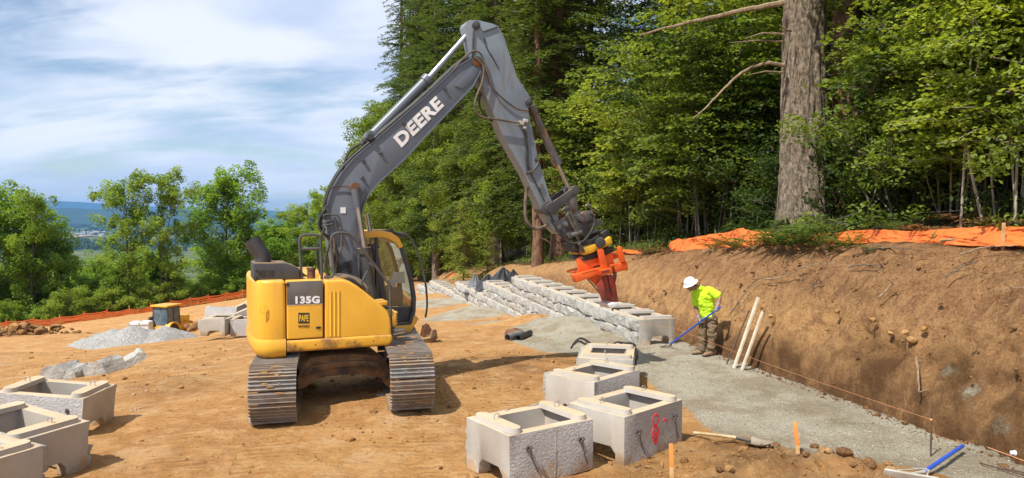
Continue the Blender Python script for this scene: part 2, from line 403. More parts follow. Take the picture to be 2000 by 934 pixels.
def glass_mat():
    t = NT('cab_glass')
    g = t.N.new('ShaderNodeBsdfGlossy'); g.inputs['Roughness'].default_value = 0.03; g.inputs['Color'].default_value = (0.9, 0.95, 0.95, 1)
    tr = t.N.new('ShaderNodeBsdfTransparent'); tr.inputs['Color'].default_value = (0.86, 0.90, 0.89, 1)
    fr = t.N.new('ShaderNodeFresnel'); fr.inputs['IOR'].default_value = 1.5
    m = t.N.new('ShaderNodeMixShader'); d = t.N.new('ShaderNodeBsdfDiffuse'); d.inputs['Color'].default_value = (0.5, 0.45, 0.38, 1)
    t.L.new(t.math('ADD', fr.outputs[0], 0.03), m.inputs[0]); t.L.new(tr.outputs[0], m.inputs[1]); t.L.new(g.outputs[0], m.inputs[2])
    m2 = t.N.new('ShaderNodeMixShader')                # a thin film of dust in patches
    t.L.new(t.ramp(t.noise(t.tc.outputs['Object'], 3.0, 8, 0.7), 0.45, 0.8, 0.0, 0.10), m2.inputs[0]); t.L.new(m.outputs[0], m2.inputs[1]); t.L.new(d.outputs[0], m2.inputs[2])
    t.L.new(m2.outputs[0], t.out.inputs[0]); return t.m
MT['glass'] = glass_mat()

def concrete(name, a, b, bumpd, tan=0.0, rough_face=False):
    t = NT(name); vec = t.objvec()
    col = t.mix(t.ramp(t.noise(vec, 2.4, 8, 0.6), 0.3, 0.7), a, b)
    if tan: col = t.mix(t.math('MULTIPLY', t.ramp(t.noise(vec, 1.6, 7, 0.65), 0.30, 0.62), tan), col, (0.56, 0.41, 0.25))
    so = t.N.new('ShaderNodeSeparateXYZ'); t.L.new(t.tc.outputs['Object'], so.inputs[0])
    mud = t.ramp(t.math('SUBTRACT', t.noise(vec, 5, 9, 0.7), t.math('MULTIPLY', so.outputs[2], 0.9)), 0.36, 0.50, 0, 0.75); col = t.mix(mud, col, (0.40, 0.25, 0.12))
    pits = t.voro(vec, 17.0); pit = t.ramp(pits, 0.04, 0.13); sel = t.ramp(t.noise(vec, 9.0, 2), 0.5, 0.56)
    pf = t.math('MULTIPLY', t.math('SUBTRACT', 1.0, pit), sel); col = t.mix(t.math('MULTIPLY', pf, 0.6), col, (0.16, 0.15, 0.14))
    h = t.math('ADD', t.math('MULTIPLY', t.noise(vec, 55, 6, 0.65), 0.25), t.math('MULTIPLY', pf, -1.0))
    nrm = t.bump(h, 0.006, 0.7)
    if rough_face:
        h2 = t.noise(t.mapping(vec, (1, 1, 1.4)), 22, 7, 0.62, 0.7); nrm = t.bump(h2, 0.045, 0.9, nrm)
        col = t.mix(t.ramp(t.noise(vec, 38, 3), 0.62, 0.70), col, (0.6, 0.59, 0.57))
    t.set('Base Color', col); t.set('Roughness', 0.85 if not rough_face else 0.6); t.set('Normal', nrm); t.set('Specular IOR Level', 0.3 if not rough_face else 0.45)
    return t.m
MT['conc'] = concrete('smooth_concrete', (0.43, 0.41, 0.375), (0.36, 0.34, 0.31), 0.5, 0.22)
MT['conctop'] = concrete('dusty_concrete_top', (0.53, 0.43, 0.31), (0.47, 0.35, 0.22), 0.5, 0.4)
MT['concrough'] = concrete('rough_cast_concrete', (0.47, 0.455, 0.445), (0.40, 0.385, 0.375), 0.5, 0.0, True)
def stone_mat():
    t = NT('cast_stone_face'); vec = t.objvec()
    col = t.mix(t.ramp(t.noise(vec, 3.0, 8, 0.65), 0.3, 0.7), (0.48, 0.465, 0.425), (0.39, 0.375, 0.345))
    col = t.mix(t.ramp(t.noise(vec, 1.7, 6, 0.6), 0.58, 0.70, 0, 0.7), col, (0.50, 0.35, 0.18))
    col = t.mix(t.math('MULTIPLY', t.ramp(t.objrand(), 0.0, 1.0), 0.35), col, (0.52, 0.50, 0.46))
    t.set('Base Color', col); t.set('Roughness', 0.9); t.set('Specular IOR Level', 0.2)
    t.set('Normal', t.bump(t.noise(vec, 9, 9, 0.7, 0.5), 0.09, 0.9)); return t.m
MT['stone'] = stone_mat()

def earth_material(name, ground=True):
    """bare dirt with gravel where the sheet carries it; attributes gravel / damp / litter"""
    t = NT(name); P = t.geo.outputs['Position']
    gr, dm, li = t.attr('gravel').outputs['Fac'], t.attr('damp').outputs['Fac'], t.attr('litter').outputs['Fac']
    n_big, n_mid, n_fine = t.noise(P, 0.35, 5, 0.55), t.noise(P, 2.2, 8, 0.62), t.noise(P, 24, 6, 0.7)
    if ground:
        c = t.mix(t.ramp(n_big, 0.36, 0.62), (0.465, 0.228, 0.066), (0.37, 0.165, 0.045))
        c = t.mix(t.ramp(t.noise(P, 0.9, 9, 0.68, 0.4), 0.50, 0.66, 0, 0.75), c, (0.58, 0.375, 0.19))
        c = t.mix(t.ramp(n_mid, 0.44, 0.66), c, (0.53, 0.295, 0.115))
        c = t.mix(t.ramp(t.noise(P, 6, 8, 0.7), 0.52, 0.68, 0, 0.85), c, (0.27, 0.122, 0.040))
    else:
        rk = t.noise(t.mapping(P, (2.2, 2.2, 0.8), (0, 0, 0.23)), 2.0, 9, 0.66)
        c = t.mix(t.ramp(n_big, 0.36, 0.62), (0.230, 0.100, 0.038), (0.170, 0.070, 0.026))
        c = t.mix(t.ramp(rk, 0.40, 0.64), c, (0.33, 0.165, 0.065))
        c = t.mix(t.ramp(t.noise(P, 7, 8, 0.7), 0.55, 0.74, 0, 0.75), c, (0.075, 0.035, 0.017))
        pale = t.attr('pale').outputs['Fac']
        c = t.mix(t.math('MULTIPLY', pale, t.ramp(t.noise(P, 3.5, 9, 0.7), 0.34, 0.62)), c, (0.47, 0.255, 0.095))
    if ground: c = t.mix(t.ramp(t.noise(P, 38, 4, 0.75), 0.56, 0.68, 0, 0.55), c, (0.25, 0.115, 0.04))
    c = t.mix(t.ramp(n_fine, 0.36, 0.64, 0, 0.5), c, t.mix(0.5, c, (0.70, 0.50, 0.28)))
    c = t.mix(t.math('MULTIPLY', dm, t.ramp(t.noise(P, 1.7, 8, 0.65), 0.24, 0.70)), c, (0.125, 0.064, 0.027))
    # gravel
    v1 = t.voro(P, 62.0, 'F1', 'Color'); v2 = t.voro(P, 62.0)
    sepc = t.N.new('ShaderNodeSeparateColor'); t.L.new(v1, sepc.inputs[0])
    g = t.mix(sepc.outputs[0], (0.41, 0.365, 0.28), (0.61, 0.55, 0.43))
    g = t.mix(t.math('MULTIPLY', dm, t.ramp(t.noise(P, 1.4, 8, 0.7), 0.34, 0.58, 0, 0.9)), g, (0.25, 0.20, 0.12))
    g = t.mix(t.ramp(t.noise(P, 1.1, 7, 0.65), 0.44, 0.62, 0, 0.85), g, (0.36, 0.295, 0.20))
    gm = t.ramp(t.math('ADD', gr, t.math('MULTIPLY', t.math('SUBTRACT', t.noise(P, 4.5, 9, 0.72), 0.5), 0.9)), 0.42, 0.58)
    c = t.mix(gm, c, g)
    lit = t.ramp(t.math('ADD', li, t.math('MULTIPLY', t.math('SUBTRACT', t.noise(P, 3.0, 9, 0.7), 0.5), 0.8)), 0.4, 0.7)
    c = t.mix(lit, c, t.mix(t.ramp(t.noise(P, 9, 7, 0.7), 0.4, 0.65), (0.10, 0.065, 0.035), (0.055, 0.055, 0.02)))
    if ground: c = t.mix(t.attr('meadow').outputs['Fac'], c, t.mix(t.ramp(t.noise(P, 0.012, 6, 0.6), 0.42, 0.6), (0.05, 0.085, 0.025), (0.13, 0.14, 0.05)))
    t.set('Base Color', c); t.set('Roughness', 0.95); t.set('Specular IOR Level', 0.15)
    h = t.math('ADD', t.math('MULTIPLY', n_mid, 0.6), t.math('MULTIPLY', t.noise(P, 11, 9, 0.72), 0.5))
    if ground:
        tr = t.noise(t.mapping(P, (0.35, 6.0, 1), (0, 0, R(18))), 1.6, 8, 0.7, 0.3)   # scrape marks of the tracks
        wv = t.N.new('ShaderNodeTexWave'); t.L.new(t.mapping(P, (1, 1, 1), (0, 0, R(13))), wv.inputs[0]); wv.bands_direction = 'Y'; wv.inputs['Scale'].default_value = 1.9; wv.inputs['Distortion'].default_value = 7.0; wv.inputs['Detail'].default_value = 3; wv.inputs['Detail Scale'].default_value = 0.8
        lane = t.ramp(t.noise(t.mapping(P, (1.0, 0.16, 1), (0, 0, R(13))), 0.75, 4, 0.5), 0.46, 0.58)
        wl = t.math('MULTIPLY', wv.outputs['Fac'], lane); h = t.math('ADD', h, t.math('MULTIPLY', wl, 0.04))
        h = t.math('ADD', h, t.math('MULTIPLY', tr, 0.35))
        ln = t.math('SINE', t.math('MULTIPLY', t.attr('lane_u').outputs['Fac'], 2 * math.pi / 0.17)); lm = t.math('MULTIPLY', t.attr('lane_m').outputs['Fac'], t.ramp(t.noise(P, 1.6, 6, 0.7), 0.40, 0.60))
        h = t.math('ADD', h, t.math('MULTIPLY', t.math('MULTIPLY', ln, lm), 0.17))
    else:
        h = t.math('ADD', h, t.math('MULTIPLY', rk, 0.8))
    n1 = t.bump(h, 0.13 if ground else 0.16, 1.0)
    n2 = t.bump(t.math('ADD', t.math('MULTIPLY', t.math('MULTIPLY', v2, -1.2), gm), t.math('MULTIPLY', n_fine, 0.8)), 0.022 if ground else 0.040, 0.9, n1)
    t.set('Normal', n2); return t.m
MT['earth'] = earth_material('dirt_ground')
MT['bank'] = earth_material('cut_earth_bank', False)

def gravel_mat(name, a, b, sc):
    t = NT(name); P = t.geo.outputs['Position']
    v1 = t.voro(P, sc, 'F1', 'Color'); sepc = t.N.new('ShaderNodeSeparateColor'); t.L.new(v1, sepc.inputs[0])
    c = t.mix(sepc.outputs[0], a, b); c = t.mix(t.ramp(t.noise(P, 0.6, 6), 0.45, 0.7, 0, 0.5), c, (a[0] * 0.9, a[1] * 0.85, a[2] * 0.75))
    t.set('Base Color', c); t.set('Roughness', 0.95); t.set('Specular IOR Level', 0.2)
    t.set('Normal', t.bump(t.math('MULTIPLY', t.voro(P, sc), -1.0), 1.2 / sc, 0.8)); return t.m
MT['gravelgrey'] = gravel_mat('grey_crushed_gravel', (0.24, 0.235, 0.225), (0.47, 0.46, 0.435), 20.0)
MT['gravelfine'] = gravel_mat('tan_grey_gravel', (0.29, 0.265, 0.215), (0.52, 0.48, 0.40), 30.0)

def leaf_mat(name, dark, light, trans=0.35, rough=0.55):
    t = NT(name); ti = t.attr('tint').outputs['Fac']
    c = t.mix(ti, dark, light)
    c = t.mix(t.math('MULTIPLY', t.objrand(), 0.3), c, (light[0] * 0.9, light[1] * 0.75, light[2] * 0.8))
    t.set('Base Color', c); t.set('Roughness', rough); t.set('Specular IOR Level', 0.25)
    tl = t.N.new('ShaderNodeBsdfTranslucent'); t.L.new(t.mix(1.0, c, (1.5, 1.45, 0.6), 'MULTIPLY'), tl.inputs[0])
    m = t.N.new('ShaderNodeMixShader'); m.inputs[0].default_value = trans
    t.L.new(t.p.outputs[0], m.inputs[1]); t.L.new(tl.outputs[0], m.inputs[2]); t.L.new(m.outputs[0], t.out.inputs[0])
    return t.m
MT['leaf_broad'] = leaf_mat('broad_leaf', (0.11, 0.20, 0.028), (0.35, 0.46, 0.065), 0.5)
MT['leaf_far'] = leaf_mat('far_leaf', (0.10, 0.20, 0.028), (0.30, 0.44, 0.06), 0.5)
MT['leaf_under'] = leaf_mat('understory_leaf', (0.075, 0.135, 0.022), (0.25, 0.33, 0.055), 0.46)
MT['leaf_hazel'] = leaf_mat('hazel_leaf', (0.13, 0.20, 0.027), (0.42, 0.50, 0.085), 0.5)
MT['leaf_deep_painted_shade'] = leaf_mat('deep_painted_shade_leaf', (0.015, 0.034, 0.009), (0.035, 0.06, 0.014), 0.3)  # innermost foliage: the forest shade is put into this darkest leaf colour
MT['leaf_painted_shade'] = leaf_mat('painted_shade_leaf', (0.03, 0.062, 0.012), (0.085, 0.14, 0.025), 0.4)  # darkened leaf for inner trees, interior shade painted into the colour
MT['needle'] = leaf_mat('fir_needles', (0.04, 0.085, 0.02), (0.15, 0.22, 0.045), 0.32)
MT['needle_young'] = leaf_mat('young_fir_needles', (0.15, 0.23, 0.035), (0.38, 0.46, 0.08), 0.42)
MT['fern'] = leaf_mat('fern_frond', (0.05, 0.095, 0.018), (0.13, 0.19, 0.035), 0.35)
MT['deadfern'] = leaf_mat('dead_fern', (0.13, 0.055, 0.02), (0.25, 0.12, 0.045), 0.25, 0.8)
MT['grass'] = leaf_mat('grass_blade', (0.06, 0.10, 0.02), (0.22, 0.26, 0.06), 0.35)
MT['farwood'] = leaf_mat('far_wood', (0.016, 0.038, 0.016), (0.035, 0.065, 0.022), 0.0, 0.9)

def bark(name, a, b, sc=(9, 9, 1.6), dist=0.06, moss=0.0):
    t = NT(name); vec = t.mapping(t.objvec(), sc)
    n = t.noise(vec, 1.0, 9, 0.68, 0.6); col = t.mix(t.ramp(n, 0.36, 0.62), a, b)
    if moss: col = t.mix(t.ramp(t.noise(t.objvec(), 2.2, 8, 0.7), 0.55, 0.68, 0, moss), col, (0.10, 0.13, 0.06))
    t.set('Base Color', col); t.set('Roughness', 0.95); t.set('Specular IOR Level', 0.1)
    t.set('Normal', t.bump(n, dist, 1.0)); return t.m
MT['bark_fir'] = bark('fir_bark', (0.085, 0.066, 0.048), (0.31, 0.25, 0.185), (16, 16, 7.0), 0.06, 0.35)
MT['bark_red'] = bark('red_brown_bark', (0.10, 0.055, 0.035), (0.26, 0.155, 0.10))
MT['bark_grey'] = bark('grey_bark', (0.08, 0.068, 0.052), (0.19, 0.165, 0.13), (14, 14, 3), 0.03, 0.3)
MT['bark_tan'] = bark('tan_limb_bark', (0.20, 0.14, 0.085), (0.36, 0.27, 0.18), (18, 18, 4), 0.02)
MT['bark_pale'] = bark('pale_stem_bark', (0.34, 0.29, 0.22), (0.50, 0.44, 0.35), (20, 20, 4), 0.02)
def tarp_mat(name, a, b, bmp=True):
    t = NT(name); vec = t.tc.outputs['Object']
    t.set('Base Color', t.mix(t.ramp(t.noise(vec, 2.5, 7), 0.35, 0.7), a, b)); t.set('Roughness', 0.5)
    if bmp: t.set('Normal', t.bump(t.noise(vec, 7, 6, 0.6, 0.6), 0.05, 0.8))
    tl = t.N.new('ShaderNodeBsdfTranslucent'); tl.inputs[0].default_value = (*a, 1)
    m = t.N.new('ShaderNodeMixShader'); m.inputs[0].default_value = 0.25
    t.L.new(t.p.outputs[0], m.inputs[1]); t.L.new(tl.outputs[0], m.inputs[2]); t.L.new(m.outputs[0], t.out.inputs[0]); return t.m
MT['silt'] = tarp_mat('orange_silt_fabric', (0.92, 0.235, 0.05), (0.82, 0.185, 0.04))
MT['mesh_orange'] = tarp_mat('orange_fence_plastic', (0.92, 0.25, 0.07), (0.82, 0.20, 0.06), False)
# ---------------------------------------------------------------- the lie of the land
def wall_x(y):                                        # front line of the block wall
    y = np.asarray(y, float); return 2.97 - 0.25 * (y - 17) - 0.00115 * np.maximum(y - 27, 0) ** 2
def toe_x(y):                                         # foot of the cut bank
    return 4.80 - 0.235 * (np.asarray(y, float) - 14.8)
def side_s(x, y): return (np.asarray(x, float) - toe_x(y)) * 0.973
CP = np.array([(0, 3, .05), (-6, 5, -.05), (6, 4, .1), (0, 8.5, 0), (3, 8.5, .02), (6, 8.5, 0), (-6, 9, -.1), (-10, 9, -.25),
 (-3.2, 12.5, 0), (-1, 14, -.02), (1, 13, 0), (3, 14, 0), (5, 14, 0), (4, 17, 0), (3, 17, 0), (2, 20, -.10), (.6, 20, -.2), (-1.3, 28, -.95), (-3.8, 37, -1.55), (-6.5, 48, -2.3),
 (-3, 20, -.35), (-6, 17, -.35), (-9, 15, -.4), (-12.6, 18, -.8), (-16.6, 25, -1.8), (-10.6, 27, -1.45), (-6, 30, -1.5), (-20, 39, -4.0), (-28, 45, -4.3), (-26, 56, -6.3), (-42, 60, -6.9), (-12, 45, -3.2), (-12, 60, -4.3), (-21.8, 60, -5.2),
 (-52, 75, -8.75), (-42.5, 80, -8.1), (-32.7, 90, -7.2), (-20, 100, -6.5), (-7, 70, -3.3), (-60, 40, -6), (-40, 20, -3), (-70, 70, -10), (10, 80, -4), (12, 40, -1), (10, 20, 0)], float)
def _tps_fit():
    n = len(CP); d = np.hypot(CP[:, None, 0] - CP[None, :, 0], CP[:, None, 1] - CP[None, :, 1])
    K = np.where(d > 0, d * d * np.log(d + 1e-9), 0) + np.eye(n) * 2.0
    Pm = np.c_[np.ones(n), CP[:, :2]]; A = np.block([[K, Pm], [Pm.T, np.zeros((3, 3))]])
    return np.linalg.solve(A, np.r_[CP[:, 2], 0, 0, 0])
_TW = _tps_fit()
def front_floor(x, y):
    x = np.asarray(x, float); y = np.asarray(y, float); shp = np.broadcast(x, y).shape
    x, y = (np.broadcast_to(q, shp).ravel() for q in (x, y)); r = np.hypot(x, y); k = np.minimum(1, 108 / np.maximum(r, 1e-6)); x, y = x * k, y * k
    z = _TW[-3] + _TW[-2] * x + _TW[-1] * y
    for i in range(len(CP)):
        d2 = (x - CP[i, 0]) ** 2 + (y - CP[i, 1]) ** 2; z = z + _TW[i] * 0.5 * d2 * np.log(d2 + 1e-12)
    return z.reshape(shp)
def back_floor(y): return np.interp(y, [0, 22, 29, 33, 38, 46, 60, 80, 110], [0, 0, .32, -.2, -.75, -1.4, -2.8, -4.0, -6])
def bank_top(y): return np.interp(y, [4, 8, 11, 16.5, 22.6, 26, 33, 40, 50, 62, 90], [2.6, 2.6, 2.55, 2.42, 1.95, 1.7, .95, .35, -.4, -1.6, -3.6])
def zbank(s, y):
    zf = np.where(np.asarray(y) < 17, 0.0, back_floor(y)); H = bank_top(y) - zf
    u = np.interp(s, [0, .10, .16, .55, 1.05, 1.55, 2.0], [0, .16, .27, .56, .80, .94, 1.0])
    return zf + H * u + np.interp(s, [2.0, 3.2, 6, 14, 40, 120], [0, .42, .9, 1.6, 3.0, 6.0])
BUMPS = [(2.75, 9.2, .55, .10), (3.3, 8.75, .5, .14), (3.9, 8.55, .45, .10), (2.4, 8.3, .7, .08), (4.1, 8.2, .4, .05), (6.5, 9.3, .40, .16), (7.2, 9.5, .7, .22), (-35.5, 53, 1.6, .85), (-33, 54, 1.2, .7), (-38, 52.5, 1.5, .7),
         (2.35, 18.3, .7, .14), (1.55, 20.3, 1.0, .38), (.6, 23.6, 1.0, .25), (-1.7, 30.5, 1.3, .35), (-8.1, 16.2, .8, .12), (-6.6, 14.2, .6, .10), (-1.8, 12.4, 1.3, .08), (.6, 14.8, .9, .10), (-.6, 15.4, .9, .08), (-6, 20, 2, .15), (-17, 24, 1.5, .25), (-19.5, 25.5, 1.2, .3)]
def fence_q(x, y): return (np.asarray(x) + 42.5) * -.615 + (np.asarray(y) - 80) * .79
def ground_z(x, y, detail=True):
    x = np.asarray(x, float); y = np.asarray(y, float); s = side_s(x, y)
    zf = front_floor(x, y); bk = sstep(.30, .60, (x - wall_x(y))) * sstep(16.2, 17.2, y)
    z = zf * (1 - bk) + back_floor(y) * bk
    right = sstep(-.4, .1, s) * (1 - bk); z = z * (1 - right) + np.where(y < 17, 0, back_floor(y)) * right
    for bx, by, br, bh in BUMPS: z = z + bh * np.exp(-((x - bx) ** 2 + (y - by) ** 2) / (br * br))
    if detail:
        hp = sum(np.exp(-((x - bx) ** 2 + (y - by) ** 2) / (br * br * 1.7)) for bx, by, br, bh in BUMPS[:5])
        z = z + hp * (.07 * np.abs(fbm(x * 3.2, y * 3.2, oct=3)) + .05 * np.abs(fbm(x * 8, y * 8, oct=2)) - .03)
    under = zbank(np.clip(s - .55, 0, 120), y); on = sstep(.02, .12, s)
    z = z * (1 - on) + (under - .35 * (1 - sstep(72, 80, y))) * on
    q = fence_q(x, y); z = z - np.where(q > 0, .24 * np.maximum(q - 2, 0) * sstep(0, 14, q), 0)
    r = np.hypot(x, y); z = np.where(r > 170, np.maximum(z, -110), z)
    z = np.maximum(z, -110 + 3 * vnoise(x / 300, y / 300))
    if detail:
        a = np.exp(-(r / 45) ** 2) * (1 - on) * sstep(.0, 3., r)
        z = z + a * (.045 * fbm(x * .9, y * .9, oct=3) + .030 * np.maximum(0, fbm(x * 3.1, y * 3.1, oct=4) - .05) + .018 * fbm(x * 7, y * 7, oct=2))
        z = z + .25 * fbm(x * .12 + 9, y * .12, oct=3) * sstep(14, 40, r) * (1 - on) * (q < 20)
    return z
def gz(x, y): return float(ground_z(np.array([x]), np.array([y]))[0])

GRAVEL_PX = [(1000, 618), (1085, 604), (1180, 636), (1250, 655), (1330, 662), (1420, 672), (1500, 708), (1620, 766), (1725, 806), (1880, 872), (2010, 862), (2050, 940), (1880, 940), (1760, 915), (1640, 915), (1560, 905), (1490, 862), (1400, 850), (1340, 800), (1292, 765), (1235, 716), (1160, 695), (1070, 690), (1005, 662), (985, 640)]
GRAVEL_XY = np.array([tuple(at_z(px, py, 0.0))[:2] for px, py in GRAVEL_PX])
def poly_sd(x, y, P):
    """signed distance, positive inside"""
    d = np.full(x.shape, 1e9); ins = np.zeros(x.shape, bool)
    for i in range(len(P)):
        (x0, y0), (x1, y1) = P[i], P[(i + 1) % len(P)]
        ex, ey = x1 - x0, y1 - y0; t = np.clip(((x - x0) * ex + (y - y0) * ey) / (ex * ex + ey * ey + 1e-9), 0, 1)
        d = np.minimum(d, np.hypot(x - x0 - t * ex, y - y0 - t * ey))
        c = ((y0 > y) != (y1 > y)) & (x < (x1 - x0) * (y - y0) / (y1 - y0 + 1e-12) + x0); ins ^= c
    return np.where(ins, d, -d)
def gravel_mask(x, y):
    sd = poly_sd(x, y, GRAVEL_XY); m = sstep(-.35, .35, sd)
    for bx, by, br, v in ((-1.9, 29.5, 2.2, .9), (-.4, 25.2, 1.6, .8), (-4.4, 38, 3.2, .9), (-17, 21, 3.6, .55), (-15, 20, 2.5, .5), (-8.8, 50, 4, .7), (-7.5, 44, 3, .8), (-15, 33, 4, .45)):
        m = np.maximum(m, v * np.exp(-((x - bx) ** 2 / (br * br) + (y - by) ** 2 / (br * br))))
    return m

def build_ground():
    fine = np.deg2rad(np.arange(-42, 42.01, 0.2)); coarse = np.deg2rad(np.arange(48, 313, 6.0))
    th = np.r_[fine, coarse]
    r = np.r_[np.geomspace(0.6, 6, 16)[:-1], np.geomspace(6, 62, 196)[:-1], np.geomspace(62, 21000, 116)]
    T, RR = np.meshgrid(th, r); x, y = RR * np.sin(T), RR * np.cos(T)
    z = ground_z(x, y)
    nt_, nr = len(th), len(r)
    V = np.c_[x.ravel(), y.ravel(), z.ravel()]
    i, j = np.meshgrid(np.arange(nr - 1), np.arange(nt_), indexing='ij'); j2 = (j + 1) % nt_
    F = np.stack([i * nt_ + j, i * nt_ + j2, (i + 1) * nt_ + j2, (i + 1) * nt_ + j], -1).reshape(-1, 4)[:, ::-1]
    g = gravel_mask(x, y); q = fence_q(x, y); s = side_s(x, y)
    litter = np.maximum(sstep(1.0, 5, q), sstep(1.0, 2.5, s)); litter = np.maximum(litter, sstep(-75, -85, x))
    damp = np.zeros_like(x)
    for bx, by, br, v in ((4.55, 12.6, .75, 1.), (4.75, 11.5, .65, 1.), (4.9, 10.7, .5, .9), (6.2, 8.8, 1.0, .9), (2.6, 8.7, 1.6, .8), (4.3, 8.2, 1.2, .7), (.3, 14.9, 1.4, .9), (-1.3, 14.6, 1.2, .7), (-6.4, 13.6, 1.0, .6), (-19, 25, 3, .7), (1.9, 11.6, .8, .6), (-16, 60, 8, .4), (-35.5, 53, 3.0, 1.0), (3.0, 9.0, 1.1, .9), (-3.2, 14.6, .8, .7)):
        damp = np.maximum(damp, v * np.exp(-((x - bx) ** 2 + (y - by) ** 2) / (br * br)))
    lu, lm = np.zeros_like(x), np.zeros_like(x)
    for (ax, ay), (bx, by) in (((-3.45, 11.0), (-2.2, 5.5)), ((-1.5, 11.2), (-.25, 5.7)), ((-7.5, 19.0), (-4.0, 8.5)), ((-9.4, 18.2), (-5.4, 7.5)), ((-1.2, 18.0), (.3, 10.5)), ((.8, 17.6), (2.0, 11.6))):
        L = math.hypot(bx - ax, by - ay); ex, ey = (bx - ax) / L, (by - ay) / L; u_ = (x - ax) * ex + (y - ay) * ey; v_ = np.abs((x - ax) * -ey + (y - ay) * ex + .12 * np.sin(u_ * .9)); m_ = sstep(.36, .27, v_) * sstep(-.3, .3, u_) * sstep(L + .3, L - .3, u_)
        w_ = m_ > lm; lu = np.where(w_ | ((lm == 0) & (v_ < .7)), u_, lu); lm = np.maximum(lm, m_)
    me = np_mesh('ground', V, F, MT['earth'], True, {'gravel': g.ravel(), 'litter': litter.ravel(), 'damp': damp.ravel(), 'meadow': sstep(14, 40, q).ravel(), 'lane_u': lu.ravel(), 'lane_m': lm.ravel()})
    tag(link('ground', me), kind='structure')
build_ground()

def build_bank():
    ys = np.r_[np.arange(3, 7, .12), np.arange(7, 20, .055), np.arange(20, 34, .11), np.arange(34, 76, .4)]
    ss = np.r_[np.linspace(-.12, .2, 9), np.linspace(.23, 2.2, 46), np.geomspace(2.28, 44, 30)]
    S, Y = np.meshgrid(ss, ys); sn = fbm(Y * .55, S * .3, oct=3)
    z = zbank(np.clip(S, 0, 60), Y) - np.where(S < 0, .12, 0)
    H = bank_top(Y) - np.where(Y < 17, 0, back_floor(Y)); face = sstep(-.02, .25, S) * (1 - sstep(1.7, 2.6, S))
    off = face * (.05 * fbm(Y * 7.5, z * .8, oct=3) + .05 * np.abs(fbm(Y * 3.2, z * .7 + 5, oct=3)) + .16 * fbm(Y * .8, z * .9 + 3, oct=4) + .10 * np.abs(fbm(Y * 2.4, z * 2.4, oct=3)) + .045 * fbm(Y * 8, z * 8, oct=3))
    pocket = np.zeros_like(z)
    for py_, pz, pr, pa in ((12.2, .95, .28, .2), (11.4, .9, .22, .2), (10.5, .85, .3, .22), (13.4, .85, .4, .2), (9.6, .7, .3, .2), (14.8, .7, .35, .15), (8.7, .9, .4, .2)):
        pocket = np.maximum(pocket, pa * np.exp(-((Y - py_) ** 2 + (z - pz) ** 2) / (pr * pr)))
    off = off + face * pocket + .06 * sn
    s2 = S + np.where(S > -.05, off, 0)
    z = z + np.where(S > 1.6, .07 * fbm(Y * 1.4, S * 1.4, oct=4) + .12 * fbm(Y * .4, S * .4, oct=2), 0) * (S > 1.6)
    x = toe_x(Y) + s2 / .973
    hz = (z - np.where(Y < 17, 0, back_floor(Y)))
    edge = sstep(1.5, 2.3, S + .35 * fbm(Y * 1.1, S, oct=3))
    damp = np.clip(1.0 - sstep(-.25, .30, hz - np.interp(Y, [8, 10, 12, 15, 17, 20], [1.25, 1.10, .85, .45, .22, .05]) + .22 * fbm(Y * 1.3, z, oct=3)), 0, 1) * 1.2
    pale = sstep(.30, .65, hz) * (1 - sstep(1.15, 1.7, hz)) * np.interp(Y, [8, 11, 14, 30], [.55, .75, 1.0, .9])
    grav = sstep(.02, -.1, S) * 1.0
    for py_, pz, pr in ((9.9, .60, .40), (9.2, .40, .45), (10.5, .80, .30)): grav = np.maximum(grav, .50 * np.exp(-((Y - py_) ** 2 + (hz - pz) ** 2) / pr ** 2))
    n, k = len(ys), len(ss); V = np.c_[x.ravel(), Y.ravel(), z.ravel()]
    i, j = np.meshgrid(np.arange(n - 1), np.arange(k - 1), indexing='ij')
    F = np.stack([i * k + j, i * k + j + 1, (i + 1) * k + j + 1, (i + 1) * k + j], -1).reshape(-1, 4)
    me = np_mesh('earth_bank', V, F, MT['bank'], True, {'gravel': grav.ravel(), 'litter': (edge * .95).ravel(), 'damp': damp.ravel(), 'pale': pale.ravel()})
    tag(link('earth_bank', me), kind='structure')
build_bank()
def on_bank(s, y, lift=0.0):
    return Vector((float(toe_x(y)) + s / .973, y, float(zbank(s, y)) + lift))

def far_ridge(name, Y, pts, depth, mat, seed):
    """wooded or blue ridge across the far side of the valley; pts (pixel x, pixel y of the crest)"""
    px = np.linspace(-900, 1500, 160); top = np.interp(px, [p[0] for p in pts], [p[1] for p in pts])
    top = top + 1.6 * fbm(px / 70 + seed, px * 0, oct=5)
    x = (px - 1000) / FPX * Y; zt = CAM_H + (420 - top) / FPX * Y
    V = []; prof = [(-depth * .5, -112, 0), (-depth * .3, .35, 1), (-depth * .12, .8, 1), (0, 1.0, 1), (depth * .3, .7, 1), (depth * .6, -112, 0)]
    for dy, k, on in prof:
        zz = np.where(on, -112 + (zt + 112) * k, -112) + (fbm(px / 25 + seed + dy, px * 0 + dy, oct=3) * (zt + 112) * .05 if on and dy else 0)
        V.append(np.c_[x, np.full_like(x, Y + dy), zz])
    n = len(px); V = np.concatenate(V); i, j = np.meshgrid(np.arange(len(prof) - 1), np.arange(n - 1), indexing='ij')
    F = np.stack([i * n + j, i * n + j + 1, (i + 1) * n + j + 1, (i + 1) * n + j], -1).reshape(-1, 4)
    tag(link(name, np_mesh(name, V, F, mat, True, {'tint': np.full(len(V), .3)})), kind='structure')
far_ridge('far_hills', 17000, [(-900, 380), (0, 390), (75, 391), (200, 397), (300, 403), (420, 407), (500, 410), (610, 414), (1500, 424)], 3000, MT['farwood'], 3.0)
far_ridge('wooded_hills', 9000, [(-900, 404), (0, 405), (80, 406), (210, 409), (330, 413), (480, 421), (560, 423), (640, 424), (1500, 428)], 1800, MT['farwood'], 8.0)

